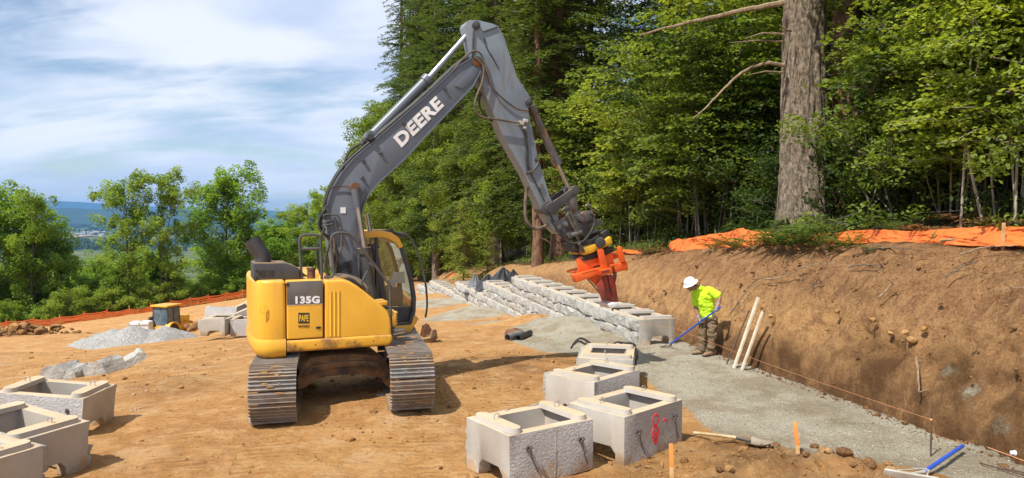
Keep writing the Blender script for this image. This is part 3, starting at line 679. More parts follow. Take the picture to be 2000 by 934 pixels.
def build_valley():
    # tan field, then belts of wood that read as one mass, then the houses of a suburb
    x0, y0 = (140 - 1000) / FPX * 3900, 3500
    V = [(-2330, 3330, -105.5), (-2070, 3330, -105.5), (-2230, 3950, -105.5), (-2560, 3950, -105.5)]
    f = NT('dry_field'); f.set('Base Color', f.mix(f.noise(f.mapping(f.geo.outputs['Position'], (.02, .004, 1)), 1.0, 5), (0.34, 0.25, 0.14), (0.26, 0.20, 0.11))); f.set('Roughness', 1.0)
    tag(link('dry_field', np_mesh('dry_field', V, [(0, 1, 2, 3)], f.m)), kind='structure')
    pts = []
    rg = np.random.default_rng(5)
    for (ya, yb, n, xa, xb, h) in ((2250, 3150, 2600, -2500, 200, 17), (4050, 4400, 900, -3400, 0, 18), (4750, 5200, 1200, -4000, 0, 20), (5600, 7800, 5200, -6500, 1200, 24)):
        xs = rg.uniform(xa, xb, n); yy = rg.uniform(ya, yb, n); k = fbm(xs / 260, yy / 200, oct=3) > -.12 if ya > 3500 else np.ones(n, bool)
        pts.append(np.c_[xs, yy, h * rg.uniform(.6, 1.25, n)][k])
    P = np.concatenate(pts); n = len(P); m = 6
    a = np.arange(m) / m * 2 * np.pi; rr = P[:, 2] * rg.uniform(.3, .55, n)
    base = np.stack([P[:, None, 0] + rr[:, None] * np.cos(a), P[:, None, 1] + rr[:, None] * np.sin(a), np.repeat(-110 + P[:, 2:3] * .15, m, 1)], -1)
    mid = base.copy(); mid[:, :, :2] = P[:, None, :2] + (base[:, :, :2] - P[:, None, :2]) * .7; mid[:, :, 2] = -110 + P[:, 2:3] * rg.uniform(.55, .75, (n, 1))
    tip = np.c_[P[:, 0], P[:, 1], -110 + P[:, 2]]
    V = np.concatenate([base, mid, tip[:, None]], 1).reshape(-1, 3); o = np.arange(n)[:, None, None] * (2 * m + 1)
    j = np.arange(m); q = np.stack([j, (j + 1) % m, m + (j + 1) % m, m + j], -1); t3 = np.stack([m + j, m + (j + 1) % m, np.full(m, 2 * m), np.full(m, 2 * m)], -1)
    F = (np.concatenate([q, t3])[None] + o).reshape(-1, 4)
    me = bpy.data.meshes.new('valley_woods'); tri = F[F[:, 2] == F[:, 3]][:, :3]; quad = F[F[:, 2] != F[:, 3]]
    me.from_pydata(V.tolist(), [], quad.tolist() + tri.tolist()); me.materials.append(MT['farwood'])
    at = me.attributes.new('tint', 'FLOAT', 'POINT'); at.data.foreach_set('value', np.repeat(rg.uniform(0, 1, n), 2 * m + 1).astype(np.float32))
    tag(link('valley_woods', me), kind='stuff')
    hm = MB().box((0, 0, 3), (14, 10, 6)).mesh('wall', MT['siding']); rm = MB().prism([(-8, 0), (8, 0), (0, 4.2)], -6, 6).mesh('roof', MT['roofing'])
    for i in range(44):
        Y = rg.uniform(3980, 4060) + (i % 4) * 170; px = rg.uniform(118, 208)
        e = empty('house', ((px - 1000) / FPX * Y, Y, -110), rg.uniform(0, 3.1)); e.scale = (1.3, 1.3, 1.4)
        tag(e, 'tiny pale house with grey roof far down in the valley', 'house', 'houses far down in the valley')
        link('wall', hm, e); link('roof', rm, e, (0, 0, 6.02))
build_valley()

def build_gravel_pile():
    n = 150; xs, ys = np.linspace(-27.5, -15.5, n), np.linspace(35, 46, n); X, Y = np.meshgrid(xs, ys)
    g = ground_z(X, Y, False); h = np.full_like(X, -9.0)
    def cone(px, ptop, d, run, k=.62):
        p = at_y(px, ptop, d); rr = np.sqrt((X - p.x) ** 2 + (Y - p.y) ** 2 + .12) - .3
        return p.z - k * np.maximum(rr, 0) * (1 + .12 * fbm(X * .7 + px, Y * .7, oct=2))
    for px, pt, d in ((258, 636, 40), (322, 637, 40.3), (292, 642, 41), (224, 642, 40), (196, 650, 40.1), (168, 660, 40.2), (140, 671, 40.4), (118, 680, 40.5), (352, 645, 40.6)): h = np.maximum(h, cone(px, pt, d, 0, .6))
    z = np.maximum(h + .05 * fbm(X * 3, Y * 3, oct=3), g - .4)
    i, j = np.meshgrid(np.arange(n - 1), np.arange(n - 1), indexing='ij'); F = np.stack([i * n + j, i * n + j + 1, (i + 1) * n + j + 1, (i + 1) * n + j], -1).reshape(-1, 4)
    keep = (z > g - .25).ravel()[F].any(1)
    tag(link('gravel_pile', np_mesh('gravel_pile', np.c_[X.ravel(), Y.ravel(), z.ravel()], F[keep], MT['gravelgrey'], True)), kind='stuff')
build_gravel_pile()

# loose clods and pebbles on the near dirt: nobody could count them
def scatter_lumps(name, XY, size, mat, seed, attrs=None, sink=.35, zfun=None):
    rg = np.random.default_rng(seed); n = len(XY)
    me0 = bpy.data.meshes.new('tmp'); bm = bmesh.new(); bmesh.ops.create_icosphere(bm, subdivisions=1, radius=1.0); bm.to_mesh(me0); bm.free()
    v0 = np.array([v.co[:] for v in me0.vertices]); f0 = np.array([p.vertices[:] for p in me0.polygons]); bpy.data.meshes.remove(me0); k = len(v0)
    s = size[:, None, None] * rg.uniform(.6, 1.3, (n, 1, 3)) * np.array([1, 1, .75])
    v = v0[None] * s * (1 + rg.uniform(-.28, .28, (n, k, 1))); a = rg.uniform(0, 6.28, n); ca, sa = np.cos(a)[:, None], np.sin(a)[:, None]
    x, y = v[..., 0] * ca - v[..., 1] * sa, v[..., 0] * sa + v[..., 1] * ca
    z0 = (zfun or ground_z)(XY[:, 0], XY[:, 1]); V = np.stack([x + XY[:, :1], y + XY[:, 1:], v[..., 2] + (z0 + size * (1 - sink) * .4)[:, None]], -1).reshape(-1, 3)
    F = (f0[None] + (np.arange(n) * k)[:, None, None]).reshape(-1, 3)
    at = {a_: np.full(len(V), q) for a_, q in (attrs or {}).items()}
    tag(link(name, np_mesh(name, V, F, mat, False, at)), kind='stuff')
def build_clods():
    rg = np.random.default_rng(21); n = 15000
    th = rg.uniform(R(-38), R(38), n); r = np.exp(rg.uniform(math.log(5.5), math.log(32), n)); x, y = r * np.sin(th), r * np.cos(th)
    dens = .10 + .45 * (fbm(x * .5, y * .5, oct=3) > .12)
    for bx, by, br, _ in BUMPS: dens = dens + 1.0 * np.exp(-((x - bx) ** 2 + (y - by) ** 2) / (br * 1.7) ** 2)
    ok = (rg.uniform(0, 1, n) < dens) & (gravel_mask(x, y) < .45) & (side_s(x, y) < -.1); x, y = x[ok], y[ok]
    size = np.minimum(.009 + .009 * rg.pareto(2.4, len(x)), .065)
    scatter_lumps('dirt_clods', np.c_[x, y], size, MT['earth'], 22, {'gravel': 0, 'damp': .25, 'litter': 0})
    n = 9000; x = rg.uniform(1.6, 8.5, n); y = rg.uniform(7.5, 16, n); ok = (gravel_mask(x, y) > .35) & (side_s(x, y) < 0); x, y = x[ok], y[ok]
    scatter_lumps('gravel_stones', np.c_[x, y], rg.uniform(.005, .012, len(x)), MT['gravelfine'], 23)
    n = 420; s = rg.uniform(-.22, .1, n); y = rg.uniform(8.5, 17, n)
    scatter_lumps('bank_crumbs', np.c_[toe_x(y) + s - .05, y], np.minimum(.010 + .012 * rg.pareto(2.6, n), .05), MT['bank'], 24, {'gravel': 0, 'damp': .8, 'litter': 0, 'pale': 0})
    n = 800; s = rg.uniform(.1, 2.2, n); y = rg.uniform(7.5, 24, n)
    scatter_lumps('bank_lumps', np.c_[toe_x(y) + s / .973 + .03, y], np.minimum(.012 + .012 * rg.pareto(2.6, n), .05), MT['bank'], 25, {'gravel': 0, 'damp': .1, 'litter': 0, 'pale': .35}, .3, lambda x, y: zbank(side_s(x, y), y) + .01)
build_clods()
_r = np.random.default_rng(77); _n = 260
scatter_lumps('dirt_heap', np.c_[-35.5 + _r.normal(0, 2.6, _n), 53 + _r.normal(0, .8, _n)], np.minimum(.10 + .10 * _r.pareto(2.5, _n), .45), MT['earth'], 78, {'gravel': 0, 'damp': 1.0, 'litter': 0})
# ---------------------------------------------------------------- hollow concrete wall blocks
BL, BD, BH = 1.22, 0.92, 0.61
def block_mesh():
    xs = [-.61, -.46, .46, .61]; ys = [-.46, -.32, -.24, .10, .18, .30, .46]; zs = [0, .20, .61]
    nx, ny, nz = 3, 6, 2; fill = {}
    for i in range(nx):
        for j in range(ny):
            for k in range(nz):
                core = i == 1 and 1 <= j <= 4
                notch = i != 1 and k == 0 and 1 <= j <= 3
                fill[i, j, k] = not (core or notch)
    vid, vs, fs, ms = {}, [], [], []
    def V(i, j, k):
        if (i, j, k) not in vid:
            x, y, z = xs[i], ys[j], zs[k]
            if i in (1, 2):                              # the core narrows to the back and to the bottom
                kx = 0.80 if j <= 1 else 1.0
                x *= kx * (1.0 if k else .93)
            if k == 1 and j in (1, 4): z = .12
            vid[i, j, k] = len(vs); vs.append((x, y, z))
        return vid[i, j, k]
    D = [((-1, 0, 0), ((0, 0, 0), (0, 0, 1), (0, 1, 1), (0, 1, 0))), ((1, 0, 0), ((1, 0, 0), (1, 1, 0), (1, 1, 1), (1, 0, 1))), ((0, -1, 0), ((0, 0, 0), (1, 0, 0), (1, 0, 1), (0, 0, 1))),
         ((0, 1, 0), ((0, 1, 0), (0, 1, 1), (1, 1, 1), (1, 1, 0))), ((0, 0, -1), ((0, 0, 0), (0, 1, 0), (1, 1, 0), (1, 0, 0))), ((0, 0, 1), ((0, 0, 1), (1, 0, 1), (1, 1, 1), (0, 1, 1)))]
    for (i, j, k), on in fill.items():
        if not on: continue
        for d, q in D:
            if fill.get((i + d[0], j + d[1], k + d[2])): continue
            fs.append([V(i + a, j + b, k + c) for a, b, c in q])
            ms.append(1 if d[2] == 1 and k == 1 else (2 if d[1] == -1 and j == 0 else 0))
    b = MB(); b.v, b.f, b.m = vs, [tuple(f) for f in fs], ms
    return b
def block_variant(seed):
    rg = random.Random(seed)
    b = block_mesh(); me = b.mesh('block', [MT['conc'], MT['conctop'], MT['concrough']], bevel=.008, seg=2, smooth=35)
    bm = bmesh.new(); bm.from_mesh(me)                   # chipped, slightly uneven arrises
    for v in bm.verts:
        v.co += Vector((rg.uniform(-1, 1), rg.uniform(-1, 1), rg.uniform(-1, 1))) * .0035
    bm.to_mesh(me); bm.free(); return me
BLOCKS = [block_variant(i) for i in range(3)]
def tab_mesh(sx):
    """raised bar with rounded ends beside the core"""
    pts = []; L, w = .33, .095
    for j in range(9): a = math.pi * j / 8; pts.append((w * math.cos(a), L - .0 + w * math.sin(a)))
    for j in range(9): a = math.pi + math.pi * j / 8; pts.append((w * math.cos(a), -L + w * math.sin(a)))
    n = len(pts); b = MB(); cx, cy = sx * .475, -.02
    vs = [(cx + x, cy + y, .6115) for x, y in pts] + [(cx + x * .84, cy + y * .97, .668) for x, y in pts]
    b.add(vs, [tuple(range(n))[::-1]] + [(i, (i + 1) % n, n + (i + 1) % n, n + i) for i in range(n)], 0).add(vs[n:], [tuple(range(n))], 1)
    return b.mesh('tab', [MT['conc'], MT['conctop']], bevel=0, smooth=35, norm=False)
TABS = [tab_mesh(-1), tab_mesh(1)]
WALL_TABS = [tab_mesh(-1), tab_mesh(1)]
for m in WALL_TABS: m.materials[1] = MT['conc']
def loop_mesh(x, y):
    pts = [(x - .035, y, .64)] + [(x - .035 * math.cos(a), y, .70 + .035 * math.sin(a)) for a in [math.pi * j / 8 for j in range(9)]] + [(x + .035, y, .64)]
    return MB().tube(pts, .006, 6).mesh('lifting_loop', MT['loop'])
LOOPS = [loop_mesh(-.46, .02), loop_mesh(.46, .06)]
def stone_row_mesh(seed, x0, x1, z0, z1):
    """one cast stone of the face: an irregular, broken outline standing proud of the block"""
    rg = random.Random(seed); j = .024
    cx, cz = (x0 + x1) / 2, (z0 + z1) / 2; pts = []
    corner = [(x0, z0), (x1, z0), (x1, z1), (x0, z1)]
    for i in range(4):
        (ax, az), (bx, bz) = corner[i], corner[(i + 1) % 4]
        for t in (0, .34, .67):
            k = j * (0.6 if t == 0 else 1); pts.append((ax + (bx - ax) * t + rg.uniform(-k, k), az + (bz - az) * t + rg.uniform(-k, k)))
    n = len(pts); d0 = rg.uniform(.045, .085); tiltx, tiltz = rg.uniform(-.12, .12), rg.uniform(-.12, .12)
    ring = lambda k, d: [(cx + (x - cx) * k, .455 + d + (tiltx * (x - cx) + tiltz * (z - cz) if d > .02 else 0) + (rg.uniform(-.012, .012) if d > .02 else 0), cz + (z - cz) * k) for x, z in pts]
    b = MB(); vs = ring(1, -.02) + ring(.985, d0 * .55) + ring(.86, d0) + ring(.45, d0 + rg.uniform(.0, .03)) + [(cx + rg.uniform(-.03, .03), .455 + d0 + .02, cz)]
    fs = [(r * n + i, r * n + (i + 1) % n, (r + 1) * n + (i + 1) % n, (r + 1) * n + i) for r in range(3) for i in range(n)] + [(3 * n + i, 3 * n + (i + 1) % n, 4 * n) for i in range(n)]
    return b.add(vs, fs).mesh('stone', MT['stone'], smooth=24)
def stone_set(seed):
    rg = random.Random(seed * 31 + 5); out = []; zc = rg.uniform(.24, .37)
    for r, (z0, z1) in enumerate(((.012, zc - .012), (zc + .012, .598))):
        k = rg.choice((2, 2, 3))
        cuts = sorted([-.605] + [-.61 + 1.22 * (i + 1) / k + rg.uniform(-.18, .18) for i in range(k - 1)] + [.605])
        for i in range(k): out.append(stone_row_mesh(seed * 100 + r * 10 + i, cuts[i] + .008, cuts[i + 1] - .008, z0, z1))
    return out
STONES = [stone_set(i) for i in range(6)]

# hooks and tie wires left in the rough back of a block, and spray-painted marks on it
def back_wires(parent, seed):
    rg = random.Random(seed)
    for x in (-.36, .40):
        z = .40 + rg.uniform(-.04, .04); dx = rg.uniform(.10, .16)
        p = [(x, -.455, z), (x - .01, -.50, z + .035), (x + .03, -.51, z + .02), (x + .02, -.49, z - .03), (x + dx * .5, -.475, z - .16), (x + dx, -.468, z - .30)]
        MB().tube(smooth_path(p, 5), .006, 5).tube(smooth_path([(x - .02, -.47, z - .02), (x, -.505, z), (x + .045, -.49, z + .005)], 5), .006, 5).ball((x, -.465, z), (.03, .018, .03), 8).build('tie_wire', MT['wire'], parent)

def free_block(seed, corner, heading, end, label, group, tilt=(0, 0), wires=False, z=0.0, loops=(1, 1), tabs=(1, 1)):
    """corner: world point under the block corner at local (end*.61, -.46)"""
    X = Vector((math.cos(heading), math.sin(heading), 0)); Y = Vector((-math.sin(heading), math.cos(heading), 0))
    c = Vector((corner[0], corner[1], z)) - X * (end * .61) + Y * .46
    e = empty('concrete_block', c, rot=(tilt[0], tilt[1], heading)); tag(e, label, 'concrete block', group)
    e.rotation_mode = 'XYZ'
    link('hollow_body', BLOCKS[seed % 3], e)
    for i in (0, 1):
        if tabs[i]: link('tab', TABS[i], e)
        if loops[i] and tabs[i]: link('lifting_loop', LOOPS[i], e)
    for st in STONES[seed % 6]: link('stone', st, e)
    if wires: back_wires(e, seed)
    return e
G1 = 'hollow concrete wall blocks waiting on the dirt'
b1 = free_block(0, (-.03, 8.0), R(34.5), -1, 'hollow concrete block with a vertical white streak on its rough grey back', G1, wires=True)
b2 = free_block(1, (1.36, 8.77), R(43), -1, 'hollow concrete block with a red sprayed 8 on its rough grey back', G1, wires=True)
b3 = free_block(2, (1.20, 10.60), R(48), -1, 'hollow concrete block standing directly behind the one with the red 8', G1)
b4 = free_block(4, (2.04, 12.26), R(79), -1, 'hollow concrete block turned end on, with the compactor handles showing behind it', G1)
st = MB()
for k in range(14): st.beam((.05 - .002 * k + random.uniform(-.004, .004), -.4622, .58 - .04 * k), (.05 - .002 * k - .002, -.4622, .555 - .04 * k - random.uniform(0, .016)), random.uniform(.008, .02), .0024, up=(0, 1, 0))
st.build('white_streak', MT['alu'], b1, smooth=0)
def spray(parent):
    b = MB(); y = -.4635
    def stroke(pts, w):
        P = smooth_path(pts, 6); n = len(P); vs = []
        for i in range(n):
            d = (P[min(i + 1, n - 1)] - P[max(i - 1, 0)]).normalized(); q = Vector((-d.z, 0, d.x)); k = w * (.8 + .35 * math.sin(i * 1.9)) / 2
            for side, yy in ((1, y), (-1, y), (-1, y + .006), (1, y + .006)): vs.append(P[i] + q * k * side + Vector((0, yy - y, 0)))
        fs = [(i * 4 + a, i * 4 + (a + 1) % 4, i * 4 + 4 + (a + 1) % 4, i * 4 + 4 + a) for i in range(n - 1) for a in range(4)] + [(0, 3, 2, 1), (4 * n - 4, 4 * n - 3, 4 * n - 2, 4 * n - 1)]
        b.add(vs, fs)
    cx = .02
    stroke([(cx + .055 * math.sin(a), y, .455 + .07 * math.cos(a)) for a in [2 * math.pi * k / 9 for k in range(10)]], .026)
    stroke([(cx, y, .385), (cx + .058, y, .30), (cx + .035, y, .22), (cx + .005, y, .155), (cx - .04, y, .22), (cx - .058, y, .30), (cx, y, .385)], .036)
    stroke([(cx + .012, y, .20), (cx + .006, y, .24), (cx, y, .30)], .05)
    stroke([(cx + .16, y, .405), (cx + .20, y, .425), (cx + .235, y, .405)], .024); stroke([(cx + .235, y, .405), (cx + .265, y, .375)], .018)
    rg = random.Random(5)
    for k in range(70):                                  # overspray
        x_, z_, r_ = cx + rg.gauss(.0, .07), rg.gauss(.32, .11), rg.uniform(.002, .006)
        b.add([(x_ + r_ * math.cos(q), y + .002, z_ + r_ * math.sin(q)) for q in (0, 1.26, 2.5, 3.8, 5.0)], [(4, 3, 2, 1, 0)])
    b.build('painted_mark', MT['redspray'], parent, smooth=0)
spray(b2)
GL = 'hollow concrete blocks in the row at the near left'
free_block(5, (-6.10, 10.25), R(2), 1, 'hollow block farthest back in the near left row, its whole top in view', GL, tilt=(0, R(5.0)), z=-.10, wires=True)
free_block(3, (-5.56, 8.04), R(-22), 1, 'middle hollow block of the near left row, two lifting loops on its tan top', GL, tilt=(0, R(5.0)), z=-.02)
free_block(1, (-5.50, 7.08), R(-22), 1, 'nearest hollow block of the left row, only its corner inside the picture', GL, tilt=(0, R(4.0)), z=-.03)
GM = 'concrete blocks dumped behind the digger'
p = at_y(388, 657, 26.5); free_block(2, (p.x + .95, p.y - .0), R(88), -1, 'white ended hollow block left of the digger with its dark notch facing out', GM, z=p.z)
p = at_y(447, 657, 26.8); free_block(0, (p.x + 0.05, p.y), R(4), -1, 'shaded hollow block beside the digger counterweight', GM, z=p.z)
p = at_y(398, 627, 30); free_block(4, (p.x, p.y), R(20), -1, 'tan topped block tipped on its side behind the white ended one', GM, z=p.z - .25, tilt=(R(-35), R(4)))
p = at_y(450, 622, 32); free_block(5, (p.x, p.y), R(30), -1, 'tilted grey block leaning up beside the yellow counterweight', GM, z=p.z - .2, tilt=(R(10), R(-22)))
def slab(outline, d, depth, label, yaw):
    """broken concrete slab: outline in the view plane at distance d, pushed back by depth"""
    P = [at_y(x, y, d) for x, y in outline]; c = sum(P, Vector()) / len(P); c.z = gz(c.x, c.y); rg = random.Random(int(d * 100)); n = len(P)
    back = Vector((math.sin(yaw), math.cos(yaw), .10)) * depth
    f = [p - c for p in P]; g = [(p - c) * .92 + back + Vector((rg.uniform(-.05, .05), rg.uniform(-.05, .05), rg.uniform(-.03, .03))) for p in P]
    b = MB().add(f + g, [tuple(range(n))[::-1], tuple(range(n, 2 * n))] + [(i, (i + 1) % n, n + (i + 1) % n, n + i) for i in range(n)])
    me = b.mesh('concrete_slab', [MT['stone']], smooth=0); bm = bmesh.new(); bm.from_mesh(me); bmesh.ops.triangulate(bm, faces=bm.faces); bmesh.ops.subdivide_edges(bm, edges=bm.edges, cuts=3, use_grid_fill=True)
    for v in bm.verts: v.co += Vector((1, .6, 1)) * float(fbm(v.co.x * 5 + d, v.co.y * 5, v.co.z * 5, oct=3)) * .07
    bm.to_mesh(me); bm.free(); me.set_sharp_from_angle(angle=R(30)); o = link('concrete_slab', me); o.location = c; tag(o, label, 'concrete slab', 'broken slabs behind the near left row')
slab([(80, 742), (80, 722), (96, 716), (108, 713), (122, 727), (124, 742)], 15.6, .55, 'flat broken slab directly behind the farthest block of the left row', .4)
slab([(122, 746), (126, 726), (140, 720), (150, 725), (153, 746)], 15.5, .4, 'small broken concrete lump between the flat slab and the wedge', .2)
slab([(150, 752), (147, 724), (172, 711), (190, 704), (198, 710), (207, 738), (206, 752)], 15.7, .5, 'grey wedge of broken concrete pointing up out of the dirt', .5)
slab([(205, 742), (204, 728), (232, 712), (260, 698), (272, 687), (282, 688), (286, 700), (262, 714), (236, 728)], 16.6, .45, 'long broken slab rising to the right out of the dirt', -.5)

# ---------------------------------------------------------------- the block wall, stepping down the slope
def build_wall():
    wl = empty('retaining_wall', (2.97, 17.0, 0)); tag(wl, 'long stepped wall of hollow stone faced concrete blocks below the bank', 'retaining wall')
    t = np.linspace(0, 46, 900); Y = 17.0 + t * .965; X = wall_x(Y); arc = np.r_[0, np.cumsum(np.hypot(np.diff(X), np.diff(Y)))]
    n = 0
    for course, (t0, t1) in enumerate(((0, 12.2), (2.4, 17.2), (6.6, 23.4), (12, 31.8), (17.5, 36))):
        u = t0 + .61
        while u < t1:
            y = float(np.interp(u, arc, Y)); x = float(np.interp(u, arc, X)); y2 = float(np.interp(u + .3, arc, Y)); x2 = float(np.interp(u + .3, arc, X))
            h = math.atan2(y2 - y, x2 - x); front = Vector((-math.sin(h), math.cos(h), 0)); out = course * .07 - .46
            c = Vector((x, y, -.612 * course)) + front * out
            blk = link('block', BLOCKS[n % 3], wl, c - wl.location, (0, 0, h))
            for st in STONES[(n * 7 + course * 2) % 6]: link('stone', st, blk)
            top_open = course == 0 or u > (12.2, 12.2, 17.2, 23.4, 31.8)[course] - .3
            if top_open:
                for tb in WALL_TABS: link('tab', tb, blk)
            n += 1; u += 1.223
build_wall()
# ---------------------------------------------------------------- the excavator
PHI = R(23); EC = Vector((-3.14, 12.57, 0.0)); EE = Vector((math.cos(PHI), math.sin(PHI), 0)); EN = Vector((-math.sin(PHI), math.cos(PHI), 0))
def HB(px, py, b):
    """point of the machine's own side plane b: (ahead, height)"""
    d = ray(px, py); t = (b + EN.dot(EC)) / (EN.x * d.x + EN.y * d.y)
    return (EE.x * (t * d.x - EC.x) + EE.y * (t * d.y - EC.y), CAM_H + t * d.z)
def HP(pts, b): return [HB(x, y, b) for x, y in pts]
def H3(px, py, b): a, z = HB(px, py, b); return Vector((a, b, z))
def H3s(pts, b): return [H3(x, y, b) for x, y in pts]

def text_mesh(name, body, A, B, T, b, mat, bold=.02, depth=.004, shear=0.0):
    """flat lettering laid on plane b from A (lower left) to B (lower right) with T above A"""
    cu = bpy.data.curves.new('t', 'FONT'); cu.body = body; cu.offset = bold; cu.resolution_u = 4; cu.extrude = .5; cu.shear = shear; cu.space_character = 1.08
    o = bpy.data.objects.new('t', cu); COL.objects.link(o); bpy.context.view_layer.update()
    me = bpy.data.meshes.new_from_object(o.evaluated_get(bpy.context.evaluated_depsgraph_get()))
    bpy.data.objects.remove(o); bpy.data.curves.remove(cu)
    xs = [v.co.x for v in me.vertices]; ys = [v.co.y for v in me.vertices]; x0, x1, y0, y1 = min(xs), max(xs), min(ys), max(ys)
    A, B, T = (Vector((p[0], 0, p[1])) for p in (A, B, T))
    for v in me.vertices:
        q = A + (B - A) * ((v.co.x - x0) / (x1 - x0)) + (T - A) * ((v.co.y - y0) / (y1 - y0)); v.co = (q.x, b - depth * (v.co.z > 0) * 1.0 + (.001 if v.co.z <= 0 else 0), q.z)
    me.name = name; me.materials.clear(); me.materials.append(mat)
    bm = bmesh.new(); bm.from_mesh(me); bmesh.ops.recalc_face_normals(bm, faces=bm.faces); bm.to_mesh(me); bm.free()
    return me

def build_excavator():
    E = empty('excavator', EC, PHI)
    tag(E, 'yellow tracked excavator with raised grey boom and orange block clamp', 'excavator')
    # ---- undercarriage: tracks run along b, one at each side
    LC, RT, ZC = 2.72, .395, .425; TQ = R(13.5) - PHI; TC = Vector((-2.86, 12.30, 0)) - EC; TC = Matrix.Rotation(-PHI, 3, 'Z') @ TC; TR = dict(loc=(TC.x, TC.y, 0), rot=(0, 0, TQ)); UB = 0.0
    sh = MB().box((0, 0, 0), (.66, .158, .022))
    for x in (-.064, -.004, .056): sh.box((0, x, .026), (.66, .014, .036), taper=(1, .6))
    sh.box((.10, .03, .016), (.03, .022, .018)).box((-.10, .03, .016), (.03, .022, .018))
    shoe = sh.mesh('track_shoe', MT['shoe'], smooth=0)
    per = 2 * LC + 2 * math.pi * RT; ns = 46
    for a0 in (-1.0, 1.0):
        b = MB()
        for z, h in ((.40, .30),): b.box((a0, UB, z), (.34, LC + .05, h))
        b.box((a0, UB, .60), (.46, LC - .7, .06))
        tr = b.build('track', MT['mudsteel'], E, bevel=.03, **dict(TR, loc=(TC.x, TC.y, .08 if a0 > 0 else 0)))
        s_ = MB().cyl((a0 - .2, UB - LC / 2, ZC), (a0 + .2, UB - LC / 2, ZC), .33, n=20).cyl((a0 - .2, UB + LC / 2, ZC), (a0 + .2, UB + LC / 2, ZC), .33, n=20)
        for k in range(7): s_.cyl((a0 - .2, UB - 1.1 + k * .37, .12), (a0 + .2, UB - 1.1 + k * .37, .12), .085, n=12)
        s_.build('roller', MT['mudsteel'], tr)
        rg = random.Random(int(a0 * 10) + 40); md = MB()
        def track_pt(u):
            if u < LC: return -LC / 2 + u, ZC - RT, math.pi
            if u < LC + math.pi * RT: t = (u - LC) / RT; return LC / 2 + RT * math.sin(t), ZC - RT * math.cos(t), math.pi - t
            if u < 2 * LC + math.pi * RT: return LC / 2 - (u - LC - math.pi * RT), ZC + RT, 0
            t = (u - 2 * LC - math.pi * RT) / RT; return -LC / 2 - RT * math.sin(t), ZC + RT * math.cos(t), -t
        for k in range(64):
            u = rg.uniform(.55, .995) * per; y, z, ang = track_pt(u)
            md.ball(Vector((a0 + max(-.3, min(.3, rg.gauss(0, .15))), UB + y, z)) + Vector((0, math.sin(ang), math.cos(ang))) * .022, (rg.uniform(.03, .11), rg.uniform(.02, .035), rg.uniform(.012, .024)), 7, m=Matrix.Rotation(-ang, 3, 'X'))
        tag(md.build('caked_mud', MT['mud'], tr, smooth=0), kind='stuff')
        for i in range(ns):
            u = (i + .3) / ns * per
            if u < LC: y, z, ang = -LC / 2 + u, ZC - RT, math.pi
            elif u < LC + math.pi * RT:
                t = (u - LC) / RT; y, z, ang = LC / 2 + RT * math.sin(t), ZC - RT * math.cos(t), math.pi - t
            elif u < 2 * LC + math.pi * RT: y, z, ang = LC / 2 - (u - LC - math.pi * RT), ZC + RT, 0
            else:
                t = (u - 2 * LC - math.pi * RT) / RT; y, z, ang = -LC / 2 - RT * math.sin(t), ZC + RT * math.cos(t), -t
            link('track_shoe', shoe, tr, (a0, UB + y, z + (-.012 if ang == 0 and abs(y) < .9 else 0)), (-ang, 0, 0))
    cb = MB().prism(HP([(582, 764), (600, 755), (609, 745), (640, 736), (668, 733), (715, 731), (741, 738), (765, 764), (768, 740), (762, 716), (748, 697), (700, 692), (640, 694), (606, 700), (590, 716), (580, 740)], -1.0), -1.0, .75)
    cb.prism(HP([(588, 737), (610, 716), (650, 708), (700, 705), (735, 708), (752, 725), (735, 722), (700, 716), (650, 719), (612, 729)], -1.03), -1.045, -.98)
    cb.build('carbody', MT['mudsteel'], E, bevel=.03)
    MB().cyl((0, 0, .72), (0, 0, .93), .62, n=32).build('slew_ring', MT['mudsteel'], E)
    # ---- upper structure
    plan = [(-.855, -1.235), (-1.06, -1.235), (-1.20, -1.17), (-1.28, -1.02), (-1.32, -.5), (-1.33, 0), (-1.32, .5), (-1.28, 1.02), (-1.20, 1.17), (-1.06, 1.235), (-.855, 1.235)]
    def planprism(pl, z0, z1, k=1.0):
        n = len(pl); b = MB(); vs = [(x, y, z0) for x, y in pl] + [(x, y, z1) for x, y in pl]
        return b.add(vs, [tuple(range(n))[::-1], tuple(range(n, 2 * n))] + [(i, (i + 1) % n, n + (i + 1) % n, n + i) for i in range(n)])
    cw = planprism(plan, 1.10, 2.06).build('counterweight', MT['yellow'], E, bevel=.05, seg=3)
    low = [(x - (.012 if x < -.9 else 0), y * 1.012) for x, y in plan]
    n = len(low); lb = MB(); ring = lambda k, z: [(-.855 + (x + .855) * k, y * (1 - (1 - k) * .4), z) for x, y in low]
    vs = ring(.82, .86) + ring(.97, .93) + ring(1.0, 1.02) + ring(1.0, 1.11) + ring(.97, 1.16)
    lb.add(vs, [tuple(range(n))[::-1], tuple(range(4 * n, 5 * n))] + [(r * n + i, r * n + (i + 1) % n, (r + 1) * n + (i + 1) % n, (r + 1) * n + i) for r in range(4) for i in range(n)])
    lb.build('lower_lip', MT['yellow'], cw, smooth=50)
    em = [HB(x, y, -1.236) for x, y in ((509, 598), (518, 597), (518, 611), (509, 612))]
    eb = MB()
    for i in range(4): eb.beam((em[i][0], -1.238, em[i][1]), (em[(i + 1) % 4][0], -1.238, em[(i + 1) % 4][1]), .012, .014, up=(0, 1, 0))
    eb.build('emblem', MT['gold'], cw)
    MB().box((-.47, 0, 1.45), (.78, 2.30, .92)).box((.2, .45, 1.2), (.9, 1.3, .35)).box((.15, -.72, 1.3), (.5, .6, .5)).build('inner_frame', MT['dark'], E)
    MB().box((-.08, 0, .99), (1.52, 2.36, .10)).build('deck_plate', MT['dark'], E)
    # engine door with its grey band, number and stickers
    x0, x1 = -.838, HB(632, 600, -1.24)[0] - .010
